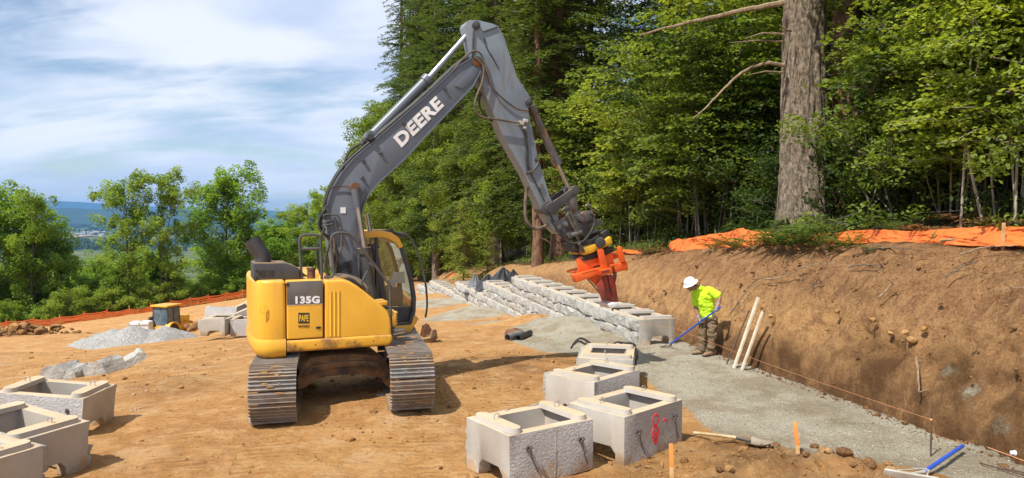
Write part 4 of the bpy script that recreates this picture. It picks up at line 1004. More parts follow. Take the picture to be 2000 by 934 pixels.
    door = MB().box(((x0 + x1) / 2, -.87, 1.60), (x1 - x0, .74, .90)).build('engine_door', MT['yellow'], E, bevel=.022, seg=3)
    zb = HB(592, 595.5, -1.245)[1]
    MB().prism([(x0 + .002, zb), (x1 - .002, zb), (x1 - .002, 2.035), (x0 + .002, 2.035)], -1.2435, -1.235).build('grey_band', MT['decal'], door, bevel=.002)
    MB().prism([(x0 + .002, zb), (x1 - .002, zb), (x1 - .002, zb + .004), (x0 + .002, zb + .004)], -1.2445, -1.24).build('band_line', MT['lettering'], door)
    link('lettering', text_mesh('lettering', '135G', HB(577, 593.6, -1.2445), HB(624.5, 592.6, -1.2445), HB(577, 579, -1.2445), -1.2445, MT['lettering'], .05), door)
    sq = HP([(582.5, 632), (604.5, 632), (604.5, 611), (582.5, 611)], -1.242); MB().prism(sq, -1.243, -1.238).build('dealer_sticker', MT['sticker'], door)
    link('lettering', text_mesh('lettering', 'PAPE', HB(584.5, 628, -1.244), HB(602.5, 628, -1.244), HB(584.5, 615, -1.244), -1.244, MT['gold'], .03), door)
    link('lettering', text_mesh('lettering', 'MACHINERY', HB(583, 639.5, -1.2425), HB(604.5, 639.5, -1.2425), HB(583, 635, -1.2425), -1.2425, MT['sticker'], .01), door)
    # front tank panel with its pressed ribs
    fp = [(634.5, 547), (668, 546.5), (684, 550), (700, 560), (712, 569), (740, 592), (757, 607), (763, 620), (764.5, 640), (765, 657), (634.5, 664)]
    pan = MB().prism(HP(fp, -1.24), -1.24, -.42).build('tank_panel', MT['yellow'], E, bevel=.045, seg=4, smooth=50)
    rb = MB()
    for x in (646, 654, 662): rb.tube([H3(x, 569, -1.238), H3(x, 600, -1.238), H3(x, 656, -1.238)], .016, 8)
    rb.build('pressed_ribs', MT['yellow'], pan)
    sk = [H3(556, 693, -1.24), H3(764, 674, -1.24)]
    s_ = MB().prism([(x0 - .01, .955), (HB(764, 674, -1.24)[0], .955), (HB(768, 660, -1.24)[0], 1.05), (HB(765, 655, -1.24)[0], 1.135), (x0 - .01, 1.135)], -1.255, -.7)
    s_o = s_.build('side_skirt', MT['yellow_dirty'], E, bevel=.04, seg=3)
    # tool step, small yellow box and lamp in front of the tank
    MB().prism(HP([(727, 591), (757, 588), (757, 596), (736, 598)], -1.0), -1.0, -.62).build('step_plate', MT['yellow'], E, bevel=.008)
    MB().prism(HP([(754, 611), (777, 608.5), (777, 634), (766, 640), (754, 637)], -.95), -.95, -.55).build('lamp_box', MT['yellow'], E, bevel=.02)
    lp = MB()
    for k in range(4): lp.prism(HP([(774, 612 + k * 5), (777.6, 611.6 + k * 5), (777.6, 614.6 + k * 5), (774, 615 + k * 5)], -.955), -.957, -.6)
    lp.build('lamp_grille', MT['black'], E)
    lt = MB()
    for px, py in ((622, 640), (560, 556)): q = H3(px, py, -1.245); lt.box(q, (.07, .012, .035))
    lt.build('latch', MT['black'], door, bevel=.004)
    for k in range(5): q = (x0 + .12 + k * .3, -1.257, 1.045); MB().cyl(q, (q[0], -1.25, q[2]), .012, n=6).build('bolt', MT['rust'], s_o)
    # hood, air box, exhaust, filler
    MB().box((-.48, .38, 1.98), (.74, 1.62, .22)).build('hood', MT['yellow'], E, bevel=.05)
    ab = MB().prism(HP([(495, 548), (495, 514), (560, 514), (585, 524), (585, 546)], -1.05), -1.05, -.35)
    ab_o = ab.build('air_box', MT['dark'], E, bevel=.02)
    vb = MB()
    for x in (513, 529): vb.prism(HP([(x - 6, 540), (x + 6, 540), (x + 6, 528), (x - 6, 528)], -1.054), -1.058, -1.045)
    for y in (528, 541): vb.ball(H3(501, y, -1.055), .02, 8)
    vb.build('vent_opening', MT['black'], ab_o)
    MB().tube(smooth_path(H3s([(513, 516), (513, 505), (509, 495), (500, 482), (491, 467)], -.75), 5), [.125] * 12 + [.125] * 9, 18, caps=False).tube(H3s([(513, 519), (513, 512)], -.75), .14, 18).build('exhaust_pipe', MT['dark'], E)
    MB().cyl(H3(608, 549, -.95), H3(608, 527, -.95), .062, n=16).cyl(H3(608, 527, -.95), H3(608, 523, -.95), .072, n=16).build('filler_cap', MT['rust'], E)
    MB().prism(HP([(570, 545), (597, 545), (612, 548), (575, 520)], -.6), -.6, -.3).build('sloping_cover', MT['dark'], E)
    # handrails
    def rail(paths, b, r=.022):
        m = MB()
        for pth in paths: m.tube(smooth_path(H3s(pth, b), 4), r, 8)
        return m.build('handrail', MT['rail'], E)
    rail([[(589, 546), (586.5, 500), (585, 470), (590, 460.5), (600, 458.5), (615, 458.5), (624, 463), (626.5, 476), (628.5, 546)], [(588, 486.5), (627, 485.5)]], -1.0)
    rail([[(633, 541.5), (645, 541.5), (652, 534), (650, 505), (647, 478), (648, 463), (656, 456), (672, 455), (682, 457.5), (696, 471), (722, 505), (752, 545), (760, 556), (762, 570), (763.5, 620), (765.5, 655)]], -1.15)
    MB().tube(H3s([(724, 517), (706, 553)], -1.0), .02, 8).cyl(H3(725, 516, -1.02), H3(725, 516, -.96), .045, n=12).build('brace', MT['rail'], E)
    # ---- boom
    bc, bw = -.10, .19; bn = bc - bw
    top = [(931, 111), (920, 114), (889, 133), (831, 188.6), (759, 251), (723, 282), (690, 311), (668, 337), (650, 366), (640, 395), (637, 425), (640, 450), (646, 490), (652, 524), (662, 560)]
    bot = [(704, 560), (699, 520), (699, 480), (701, 450), (705, 420), (711, 397), (722, 377), (744.5, 352), (790, 311), (831, 265.7), (884, 210), (922.7, 169), (938, 139), (943, 122)]
    boom = MB().prism(HP(top + bot, bn), bn, bn + 2 * bw).build('boom', MT['boomgrey'], E, bevel=.008)
    rib = MB()
    fl = MB()                                            # bottom flange, proud of the side plate
    P0 = HP(bot[3:-1], bn)
    for i in range(len(P0) - 1): fl.beam((P0[i][0], bc, P0[i][1]), (P0[i + 1][0], bc, P0[i + 1][1]), .46, .022)
    fl.build('bottom_flange', MT['boomgrey'], boom)
    P1 = HP(top[1:-2], bn); f2 = MB()
    for i in range(len(P1) - 1): f2.beam((P1[i][0], bc, P1[i][1]), (P1[i + 1][0], bc, P1[i + 1][1]), .43, .018)
    f2.build('top_flange', MT['boomgrey'], boom)
    link('lettering', text_mesh('lettering', 'DEERE', HB(784.5, 288.5, bn - .005), HB(867.5, 207, bn - .005), HB(767.5, 268.5, bn - .005), bn - .005, MT['lettering'], .045), boom)
    pl = MB().prism(HP([(888, 168), (905, 150), (926, 128), (938, 118), (941, 133), (925, 155), (905, 175)], bn - .02), bn - .02, bn - .002); pl.build('wear_plate', MT['boomgrey'], boom, bevel=.004)
    MB().tube([H3(692, 367, bn - .012), H3(692, 367, bn)], .17, 24).build('boss_plate', MT['boomgrey'], boom, bevel=.004)
    for px, py, r_, ex in ((692, 367, .085, .10), (931, 122.6, .085, .03), (723, 268, .06, .05)):
        q = H3(px, py, bn); MB().cyl((q.x, bn - ex, q.z), (q.x, bn + 2 * bw + ex, q.z), r_, n=18).cyl((q.x, bn - ex - .015, q.z), (q.x, bn - ex, q.z), r_ * .72, n=6).build('pin', MT['rust'] if r_ > .07 else MT['dark'], boom)
    for px, py in ((710, 315), (708, 348), (790, 243), (869, 174), (744, 300)):
        q = H3(px, py, bn); MB().box((q.x, bn - .02, q.z), (.05, .04, .06), Matrix.Rotation(R(-40), 3, 'Y')).build('clamp_block', MT['dark'], boom)
    q = H3(670, 411, bn); MB().box((q.x, bn - .004, q.z), (.09, .008, .10)).build('data_plate', MT['white'], boom)
    # arm cylinder on the boom's back
    MB().prism(HP([(712, 285), (720, 262), (731, 258), (740, 262), (738, 272)], bc - .06), bc - .1, bc + .1).build('cylinder_bracket', MT['boomgrey'], boom, bevel=.01)
    c0, c1, c2 = H3(723, 268, bc), H3(837, 152.5, bc), H3(916, 64, bc)
    ac = MB().cyl(c0, c1, .088, n=20).cyl(c0 + (c1 - c0) * .93, c1 + (c1 - c0) * .0, .112, n=20).cyl((c0.x, bc - .11, c0.z), (c0.x, bc + .11, c0.z), .10, n=18).build('arm_cylinder', MT['boomgrey'], E)
    MB().cyl(c1, c2, .047, n=16).build('rod', MT['chrome'], ac)
    # lift cylinders either side of the boom
    for b, (t0, t1, rt) in ((bc - .30, ((729, 602), (711, 484), (693, 369))), (bc + .42, ((748, 590), (727, 476), (716, 418)))):
        p0, p1, p2 = (H3(*q, b) for q in (t0, t1, rt))
        lc = MB().cyl(p0, p1, .092, n=18).cyl(p1 - (p1 - p0) * .09, p1, .118, n=18).build('lift_cylinder', MT['dark'], E)
        MB().cyl(p1, p2, .043, n=14).build('rod', MT['chrome'], lc)
    # cover over the far rod eye (the casting that carries the near rod)
    MB().tube(H3s([(693, 369), (699, 405)], bc - .30), [.075, .06], 12).build('rod_eye', MT['boomgrey'], E)
    # pipes along the boom and loose hoses
    hb = MB()
    def lift(pts, k): return [(x - k * .75, y - k * .65) for x, y in pts]
    ridge = [(915, 114), (889, 131), (831, 186), (759, 248), (723, 279), (688, 309), (665, 335), (647, 365), (637, 395), (634, 430)]
    for k, off in ((1.5, -.16), (4.0, -.08), (3.0, .04), (2.5, .12)): hb.tube(smooth_path(H3s(lift(ridge, k), bc + off), 3), .02, 7)
    hb.build('boom_pipes', MT['hose'], E)
    def hose(pts, b, r=.02, m='hose'):
        bs = b if isinstance(b, (list, tuple)) else [b] * len(pts)
        return MB().tube(smooth_path([H3(x, y, k) for (x, y), k in zip(pts, bs)], 5), r, 8).build('hose', MT[m], E)
    hose([(723, 276), (700, 283), (682, 296), (673, 318), (668, 335)], bc - .12, .024)
    hose([(728, 262), (715, 270), (706, 285)], bc - .14, .014)
    hose([(637, 410), (627, 432), (631, 455), (644, 470), (652, 500), (650, 530)], bn - .03, .022)
    hose([(640, 400), (624, 428), (626, 450), (640, 462), (655, 480), (660, 520), (664, 545)], bn - .07, .020)
    hose([(634, 445), (622, 478), (620, 510), (628, 540)], bn - .12, .024)
    hose([(646, 470), (637, 500), (636, 525), (645, 545)], bn - .16, .022)
    hose([(668, 458), (666, 485), (658, 510), (654, 540)], bn - .10, .018, 'oldhose')
    hose([(652, 465), (653, 490), (648, 520)], bn - .2, .018, 'oldhose')
    for k in range(3): hose([(652, 520 + k * 6), (668, 518 + k * 5), (676, 513 + k * 4), (684, 511 + k * 5)], bn - .04, .014)
    hose([(652, 540), (668, 541), (690, 543), (705, 554), (712, 566)], [bn - .2, bn - .3, bn - .5, bn - .6, bn - .6], .026, 'oldhose')
    hose([(655, 536), (676, 538), (700, 546), (716, 562), (722, 575)], [bn - .15, bn - .25, bn - .4, bn - .5, bn - .5], .024, 'oldhose')
    vm = MB().prism(HP([(681, 510), (687, 508), (688, 534), (682, 533)], bn - .06), bn - .09, bn - .01); vm.build('valve_block', MT['black'], E)
    gb = MB()
    for pth in ([(632, 425), (634, 420), (656, 420), (662, 425), (668, 449)], [(630, 436), (650, 430), (656, 440), (658, 452)], [(628, 442), (650, 437)]): gb.tube(smooth_path(H3s(pth, bn - .08), 3), .016, 7)
    gb.build('hose_guard', MT['rail'], E)
    MB().tube(smooth_path(H3s([(690, 366), (665, 364), (643, 366), (640, 372)], bn - .03), 4), .008, 5).build('lamp_cable', MT['wire'], E)
    # ---- arm
    aw = .15; an = bc - aw
    arm_o = [(908, 50), (911, 43), (918, 39), (937, 40), (962, 46), (973, 51), (985, 73), (1009.5, 150), (1036, 190), (1038, 203), (1031, 214), (1042, 262), (1051, 309), (1072, 378), (1090, 424), (1098, 446), (1092, 458), (1080, 448), (1053, 401), (1024, 338), (985, 270.5), (950, 190), (930, 130), (920, 100), (913, 68)]
    arm = MB().prism(HP(arm_o, an), an, an + 2 * aw).build('arm', MT['armgrey'], E, bevel=.008)
    for px, py, r_ in ((931, 122.6, .11), (929, 50, .075), (1032, 200, .07), (1069.6, 406.5, .135), (1091, 447, .07)):
        q = H3(px, py, an); MB().cyl((q.x, an - .05, q.z), (q.x, an + 2 * aw + .05, q.z), r_, n=20).cyl((q.x, an - .07, q.z), (q.x, an - .05, q.z), r_ * .62, n=8).build('pin', MT['dark'], arm, bevel=.006)
    wl_ = MB()
    for pth, r_ in (([(944, 62), (972, 52)], .012), ([(946, 74), (950, 92), (962, 112), (975, 136)], .010), ([(925, 60), (923, 100), (922, 118)], .016)): wl_.tube(smooth_path(H3s(pth, an - .014), 4), r_, 6)
    wl_.build('steel_pipe', MT['dark'], arm)
    hose([(884, 140), (900, 120), (918, 103), (931, 100), (942, 110), (950, 135), (962, 170), (985, 195), (1010, 212), (1032, 216)], an - .05, .017, 'oldhose')
    hose([(926, 112), (944, 130), (942, 160), (930, 190), (928, 210), (940, 228), (970, 233), (1000, 238), (1015, 240)], an - .09, .02, 'oldhose')
    hose([(940, 175), (936, 205), (950, 228), (968, 240)], an + .2, .02)
    vb = MB()
    for x, y, s in ((1018, 241, .10), (1026, 236, .09), (1024, 250, .06)): q = H3(x, y, an - .04); vb.box(q, (s, .08, s * .7), Matrix.Rotation(R(12), 3, 'Y'))
    vb.build('valve_fitting', MT['alu'], arm, bevel=.008)
    hose([(1024, 252), (1028, 280), (1028, 310), (1031, 334)], an - .03, .014)
    hose([(1028, 258), (1031, 290), (1034, 330), (1060, 385), (1075, 420), (1092, 445), (1108, 465)], an - .03, .012)
    fb = MB().tube(smooth_path(H3s([(1031, 336), (1040, 335), (1047, 325), (1052, 315)], an - .03), 3), .022, 7)
    for x, y in ((1048, 309), (1057, 364), (1031, 336)): MB().box(H3(x, y, an - .02), (.05, .04, .09), Matrix.Rotation(R(20), 3, 'Y')).build('pipe_clamp', MT['steel'], arm)
    fb.build('pipe_fitting', MT['steel'], arm)
    hose([(1029, 365), (1026, 400), (1028, 430), (1042, 446), (1060, 444), (1074, 436)], bc, .034, 'oldhose')
    # bucket cylinder and links
    b0, b1, b2 = H3(1039, 212, bc), H3(1090, 322, bc), H3(1113, 372, bc)
    bcy = MB().cyl(b0, b1, .078, n=18).cyl(b1 - (b1 - b0) * .12, b1, .098, n=18).cyl(b0 - (b1 - b0) * .04, b0 + (b1 - b0) * .08, .09, n=16).build('bucket_cylinder', MT['rustcyl'], E)
    MB().cyl(b1, b2, .042, n=14).build('rod', MT['chrome'], bcy)
    MB().tube(smooth_path(H3s([(1036, 206), (1052, 245), (1076, 296), (1084, 318)], bc - .09), 3), .014, 6).build('cylinder_pipe', MT['steel'], bcy)
    def side_link(p0, p1, w0, w1, off, m='dark'):
        q0, q1 = H3(*p0, bc), H3(*p1, bc)
        for s in (-1, 1):
            d = Vector((0, s * off, 0)); k = MB().beam(q0 + d, q1 + d, .04, w0, up=(0, 0, 1), h1=w1)
            k.cyl(q0 + d - Vector((0, .03, 0)), q0 + d + Vector((0, .03, 0)), w0 * .62, n=16).cyl(q1 + d - Vector((0, .03, 0)), q1 + d + Vector((0, .03, 0)), w1 * .66, n=16)
            k.build('link_arm', MT[m], E, bevel=.006)
    side_link((1070, 406.5), (1114, 373), .20, .14, .20)
    side_link((1114, 373), (1119, 420), .15, .13, .10, 'steel')
    # ---- coupler, rotator and the orange block clamp
    T = lambda x, y: (1040 + x / 3.89, 380 + y / 3.89)
    TP = lambda pts, b: HP([T(*p) for p in pts], b)
    T3 = lambda pts, b: H3s([T(*p) for p in pts], b)
    cp = MB()
    for s in (-1, 1):
        b = bc + s * .17; cp.prism(TP([(150, 215), (200, 202), (245, 170), (275, 166), (330, 155), (352, 215), (440, 182), (520, 190), (526, 236), (470, 245), (450, 292), (390, 312), (300, 335), (270, 352), (215, 312), (190, 270)], b), b - .025, b + .025)
    cp.prism(TP([(260, 230), (430, 190), (440, 280), (300, 330)], bc), bc - .14, bc + .14)
    cpo = cp.build('coupler', MT['dark'], E, bevel=.008)
    MB().prism(TP([(318, 165), (345, 130), (382, 121), (440, 152), (438, 182), (345, 218)], bc), bc - .215, bc + .215).build('coupler_cover', MT['rustcyl'], cpo, bevel=.02)
    pb = MB()
    for x, y, r_ in ((245, 303, .065), (328, 176, .075), (210, 225, .05)): q = T3([(x, y)], bc)[0]; pb.cyl((q.x, bc - .25, q.z), (q.x, bc + .25, q.z), r_, n=16).cyl((q.x, bc - .27, q.z), (q.x, bc - .25, q.z), r_ * .55, n=6)
    pb.build('pin', MT['steel'], cpo)
    hk = MB().tube(smooth_path(T3([(402, 92), (420, 80), (440, 92), (450, 120), (446, 150)], bc - .02), 4), [.03] * 17, 8); hk.build('lifting_hook', MT['steel'], cpo)
    tc = MB()
    for p0, p1, r_ in (((262, 150), (335, 290), .045), ((290, 140), (350, 280), .03), ((330, 300), (378, 425), .028), ((285, 312), (372, 286), .05)): a_, b_ = T3([p0, p1], bc - .24); tc.cyl(a_, b_, r_, n=12)
    tc.build('tilt_cylinder', MT['steel'], cpo)
    MB().tube(T3([(222, 128), (250, 108), (290, 98)], bc - .1), [.03, .045, .03], 8).build('rubber_bumper', MT['steel'], cpo)
    hose([T(*p) for p in ((140, 188), (190, 270), (250, 350), (320, 370), (390, 350), (440, 290), (470, 220), (464, 170), (438, 146))], bc - .30, .022)
    for k in range(4): hose([T(*p) for p in ((410 + 14 * k, 335 - 4 * k), (440 + 12 * k, 300 + 3 * k), (490 + 8 * k, 285 + 10 * k), (520 + 5 * k, 310 + 8 * k))], bc - .2 + .1 * k, .024)
    rt = MB().prism(TP([(265, 375), (300, 352), (420, 330), (530, 262), (545, 300), (560, 330), (480, 400), (310, 440), (275, 430)], bc), bc - .22, bc + .22)
    rt.cyl(T3([(515, 365)], bc - .36)[0], T3([(515, 365)], bc - .2)[0], .105, n=18)
    rto = rt.build('rotator', MT['black'], E, bevel=.03)
    MB().prism(TP([(312, 402), (400, 380), (478, 357), (536, 312), (556, 366), (470, 408), (400, 440), (336, 460)], bc), bc - .30, bc + .30).build('rotator_housing', MT['yellowold'], rto, bevel=.03)
    tl = MB()
    for x0_, y0_, x1_, y1_ in ((352, 372, 388, 435),): a_, b_ = T3([(x0_, y0_), (x1_, y1_)], bc - .31); tl.cyl(a_, b_, .035, n=10)
    tl.build('tie_bolt', MT['dark'], rto)
    MB().prism(TP([(322, 490), (345, 462), (440, 445), (560, 392), (572, 425), (500, 462), (350, 500)], bc), bc - .26, bc + .26).build('slew_bearing', MT['black'], rto, bevel=.02)
    cm = MB()
    cm.prism(TP([(328, 492), (345, 476), (480, 455), (500, 472), (540, 440), (580, 430), (600, 442), (612, 512), (630, 526), (520, 560), (345, 602)], bc - .2), bc - .24, bc - .20)
    cm.prism(TP([(345, 590), (620, 520), (622, 535), (350, 607)], bc - .2), bc - .34, bc + .3)
    clamp = cm.build('block_clamp', MT['orangepaint'], E, bevel=.006)
    x = MB().prism(TP([(307, 612), (505, 560), (520, 598), (330, 668)], bc - .3), bc - .34, bc - .18); x.build('cross_beam', MT['orangepaint'], clamp, bevel=.012)
    MB().prism(TP([(612, 536), (715, 508), (720, 572), (628, 590)], bc - .3), bc - .34, bc - .14).build('cross_beam', MT['orangepaint'], clamp, bevel=.012)
    MB().prism(TP([(487, 421), (526, 412), (563, 556), (516, 566)], bc - .34), bc - .40, bc - .345).build('upright', MT['orangepaint'], clamp, bevel=.008)
    MB().prism(TP([(637, 401), (666, 393), (697, 510), (662, 516)], bc - .3), bc - .36, bc - .29).build('upright', MT['orangepaint'], clamp, bevel=.008)
    MB().prism(TP([(508, 572), (590, 556), (598, 598), (522, 614)], bc - .4), bc - .46, bc - .34).build('clamp_box', MT['orangepaint'], clamp, bevel=.01)
    MB().prism(TP([(520, 582), (582, 570), (586, 590), (528, 602)], bc - .463), bc - .464, bc - .458).build('box_recess', MT['redpaint'], clamp)
    MB().prism(TP([(600, 462), (645, 446), (650, 475), (612, 492)], bc - .1), bc - .16, bc + .02).build('bracket', MT['orangepaint'], clamp, bevel=.006)
    MB().prism(TP([(458, 546), (512, 533), (514, 548), (461, 561)], bc - .243), bc - .246, bc - .238).build('slot', MT['black'], clamp)
    wb = MB().prism(TP([(385, 600), (522, 612), (518, 650), (492, 705)], bc - .22), bc - .24, bc - .21); wb.build('web_plate', MT['orangepaint'], clamp)
    MB().tube(T3([(385, 604), (532, 772)], bc - .27), .014, 7).build('stay_rod', MT['rustcyl'], clamp)
    jw = MB()
    for b in (bc - .30, bc + .12):
        jw.prism(TP([(488, 690), (520, 640), (535, 660), (560, 800), (530, 812)], b), b - .02, b + .02)
        jw.prism(TP([(575, 612), (600, 606), (642, 780), (615, 790)], b), b - .02, b + .02)
    jw.prism(TP([(520, 622), (578, 610), (612, 808), (570, 826)], bc), bc - .22, bc + .06)
    jo = jw.build('clamp_jaw', MT['redpaint'], clamp, bevel=.006)
    jr = MB()
    for p0, p1 in (((535, 630), (560, 815)), ((580, 615), (612, 800)), ((545, 735), (600, 722))): a_, b_ = T3([p0, p1], bc - .25); jr.cyl(a_, b_, .02, n=8)
    jr.build('jaw_rod', MT['steel'], jo)
    MB().prism(TP([(558, 830), (630, 814), (641, 845), (575, 866)], bc - .25), bc - .34, bc + .06).build('jaw_pad', MT['white'], jo, bevel=.012)
    MB().cyl(T3([(605, 852)], bc - .2)[0], T3([(610, 880)], bc - .2)[0], .022, n=8).build('pad_bolt', MT['dark'], jo)
    MB().prism(TP([(610, 588), (638, 582), (634, 640), (625, 672)], bc + .1), bc + .08, bc + .12).build('strap', MT['rustcyl'], clamp)
    # ---- cab
    r0, l0 = .22, 1.16
    cab_o = [(706, 459), (746, 457), (762, 461), (774, 470), (784, 485), (795, 518), (803.5, 551), (808, 581), (807, 609), (800, 632), (762, 636), (706, 638)]
    O = HP(cab_o, r0)
    cab = MB()
    for b in (r0, l0):
        path = [Vector((a, b, z)) for a, z in O]
        for i in range(len(path)):
            p0, p1 = path[i], path[(i + 1) % len(path)]; w = .085 if i not in (3, 4, 5, 6, 7, 8) else .10
            cab.beam(p0, p1, .07, w, up=(0, 1, 0)); cab.ball(p1, .05, 8)
        x = HB(736, 500, r0)[0]; cab.beam((x, b, HB(736, 458, r0)[1]), (x, b, HB(736, 637, r0)[1]), .05, .06, up=(0, 1, 0))
    for i in (3, 8, 9):
        cab.beam((O[i][0], r0, O[i][1]), (O[i][0], l0, O[i][1]), .08, .08)
    cab.prism(HP([(706, 600), (806, 600), (806, 612), (800, 634), (706, 640)], r0), r0 + .02, r0 + .05)
    cab.prism([(O[0][0] - .02, O[0][1]), (O[0][0] + .05, O[0][1]), (O[0][0] + .05, O[11][1]), (O[0][0] - .02, O[11][1])], r0, l0)
    cabo = cab.build('cab', MT['dark'], E, bevel=.01)
    MB().prism([(O[i][0] - (0.03 if i > 1 else 0), O[i][1] - .04) for i in (0, 1, 2, 3, 4, 5, 6, 7)] + list(HP([(803, 602), (708, 602)], r0)), r0 + .03, r0 + .036).build('side_window', MT['glass'], cabo)
    wv = [(O[i][0], b, O[i][1]) for i in (3, 4, 5, 6, 7, 8) for b in (r0 + .04, l0 - .04)]
    MB().add(wv, [(2 * i, 2 * i + 1, 2 * i + 3, 2 * i + 2) for i in range(5)]).build('windscreen', MT['glass'], cabo, smooth=60)
    MB().prism([(O[i][0], O[i][1] - .04) for i in (0, 1, 2, 3, 4, 5, 6, 7)] + list(HP([(803, 625), (708, 625)], r0)), l0 - .036, l0 - .03).build('door_window', MT['glass'], cabo)
    rf = MB().prism(HP([(704, 452.5), (746, 450.5), (764, 454), (779, 464), (776, 477), (761, 467.5), (746, 463), (704, 466)], r0 - .07), r0 - .075, l0 + .04)
    rf.prism(HP([(779, 464), (788, 482), (780, 486), (772, 473)], r0 - .07), r0 - .075, r0 + .07); rf.build('roof', MT['yellow'], cabo, bevel=.015)
    MB().prism(HP([(735, 450), (765, 449.5), (792, 460), (788, 466), (764, 455)], r0 + .1), r0 + .1, l0 - .05).build('sun_visor', MT['dark'], cabo, bevel=.006)
    bs = MB().prism(HP([(769, 636), (801, 634), (806, 612), (818, 622), (800, 650), (792, 662), (774, 662)], r0 - .02), r0 - .05, l0 - .1); bs.build('cab_base', MT['yellow'], cabo, bevel=.02)
    MB().prism(HP([(768, 643), (790, 640.5), (790, 647), (768, 650)], r0 - .08), r0 - .12, r0 - .05).build('work_lamp', MT['alu'], cabo, bevel=.01)
    gr = MB().tube(smooth_path(H3s([(772, 455), (790, 457), (803, 468), (815, 492), (827, 530), (833, 570), (834, 600), (831, 620)], 1.05), 5), .02, 8); gr.build('guard_bar', MT['rail'], cabo)
    a0 = HB(784, 575, .7)[0] - .42
    s_ = MB().box((a0 - .05, .70, 1.52), (.50, .50, .14)).box((a0 - .30, .70, 1.86), (.13, .48, .62), Matrix.Rotation(R(-10), 3, 'Y')).box((a0 - .34, .70, 2.25), (.10, .28, .16))
    s_.box((a0 - .05, .70, 1.3), (.3, .4, .35)); s_.build('seat', MT['seatcloth'], cabo, bevel=.04)
    MB().box((a0 + .1, .42, 1.55), (.5, .12, .35)).box((a0 + .1, .98, 1.55), (.5, .12, .3)).tube([(a0 + .28, .42, 1.7), (a0 + .3, .42, 1.95)], .02, 8).build('console', MT['dark'], cabo, bevel=.02)
    pp = MB()
    for q, dz in (([(762, 553), (768, 532), (789, 531), (792, 553)], 0), ([(757, 548), (764, 543), (775, 557), (768, 563)], .06)): pp.prism(HP(q, .34 + dz), .34 + dz, .345 + dz)
    pp.build('paper_sheet', MT['paper'], cabo)
    return E
build_excavator()
# ---------------------------------------------------------------- the worker with his rake
def grown(b, name, mat, parent, voxel=.014, smooth=4, it=.5, fold=0.0):
    """one continuous skin over overlapping limbs"""
    me = b.mesh('tmp', mat, smooth=0, norm=False); o = bpy.data.objects.new('tmp', me); COL.objects.link(o)
    m = o.modifiers.new('r', 'REMESH'); m.mode = 'VOXEL'; m.voxel_size = voxel; m.use_smooth_shade = True
    s = o.modifiers.new('s', 'SMOOTH'); s.iterations = smooth; s.factor = it
    bpy.context.view_layer.update(); me2 = bpy.data.meshes.new_from_object(o.evaluated_get(bpy.context.evaluated_depsgraph_get()))
    bpy.data.objects.remove(o); bpy.data.meshes.remove(me); me2.name = name; me2.materials.clear(); me2.materials.append(mat)
    me2.polygons.foreach_set('use_smooth', [True] * len(me2.polygons))
    if fold:
        k = len(me2.vertices); co = np.zeros(k * 3); me2.vertices.foreach_get('co', co); co = co.reshape(-1, 3); no = np.zeros(k * 3); me2.vertices.foreach_get('normal', no); no = no.reshape(-1, 3)
        dd = np.abs(fbm(co[:, 0] * 7, co[:, 1] * 7, co[:, 2] * 11, oct=3)) - .18 + .4 * fbm(co[:, 0] * 4 + 3, co[:, 1] * 4, co[:, 2] * 14 + co[:, 0] * 8, oct=2)
        me2.vertices.foreach_set('co', (co + no * (fold * dd)[:, None]).ravel()); me2.update()
    return link(name, me2, parent)
def limb(b, pts, rs, n=12):
    for i in range(len(pts) - 1): b.tube([pts[i], pts[i + 1]], [rs[i], rs[i + 1]], n)
    for p, r in zip(pts, rs): b.ball(p, r, n)
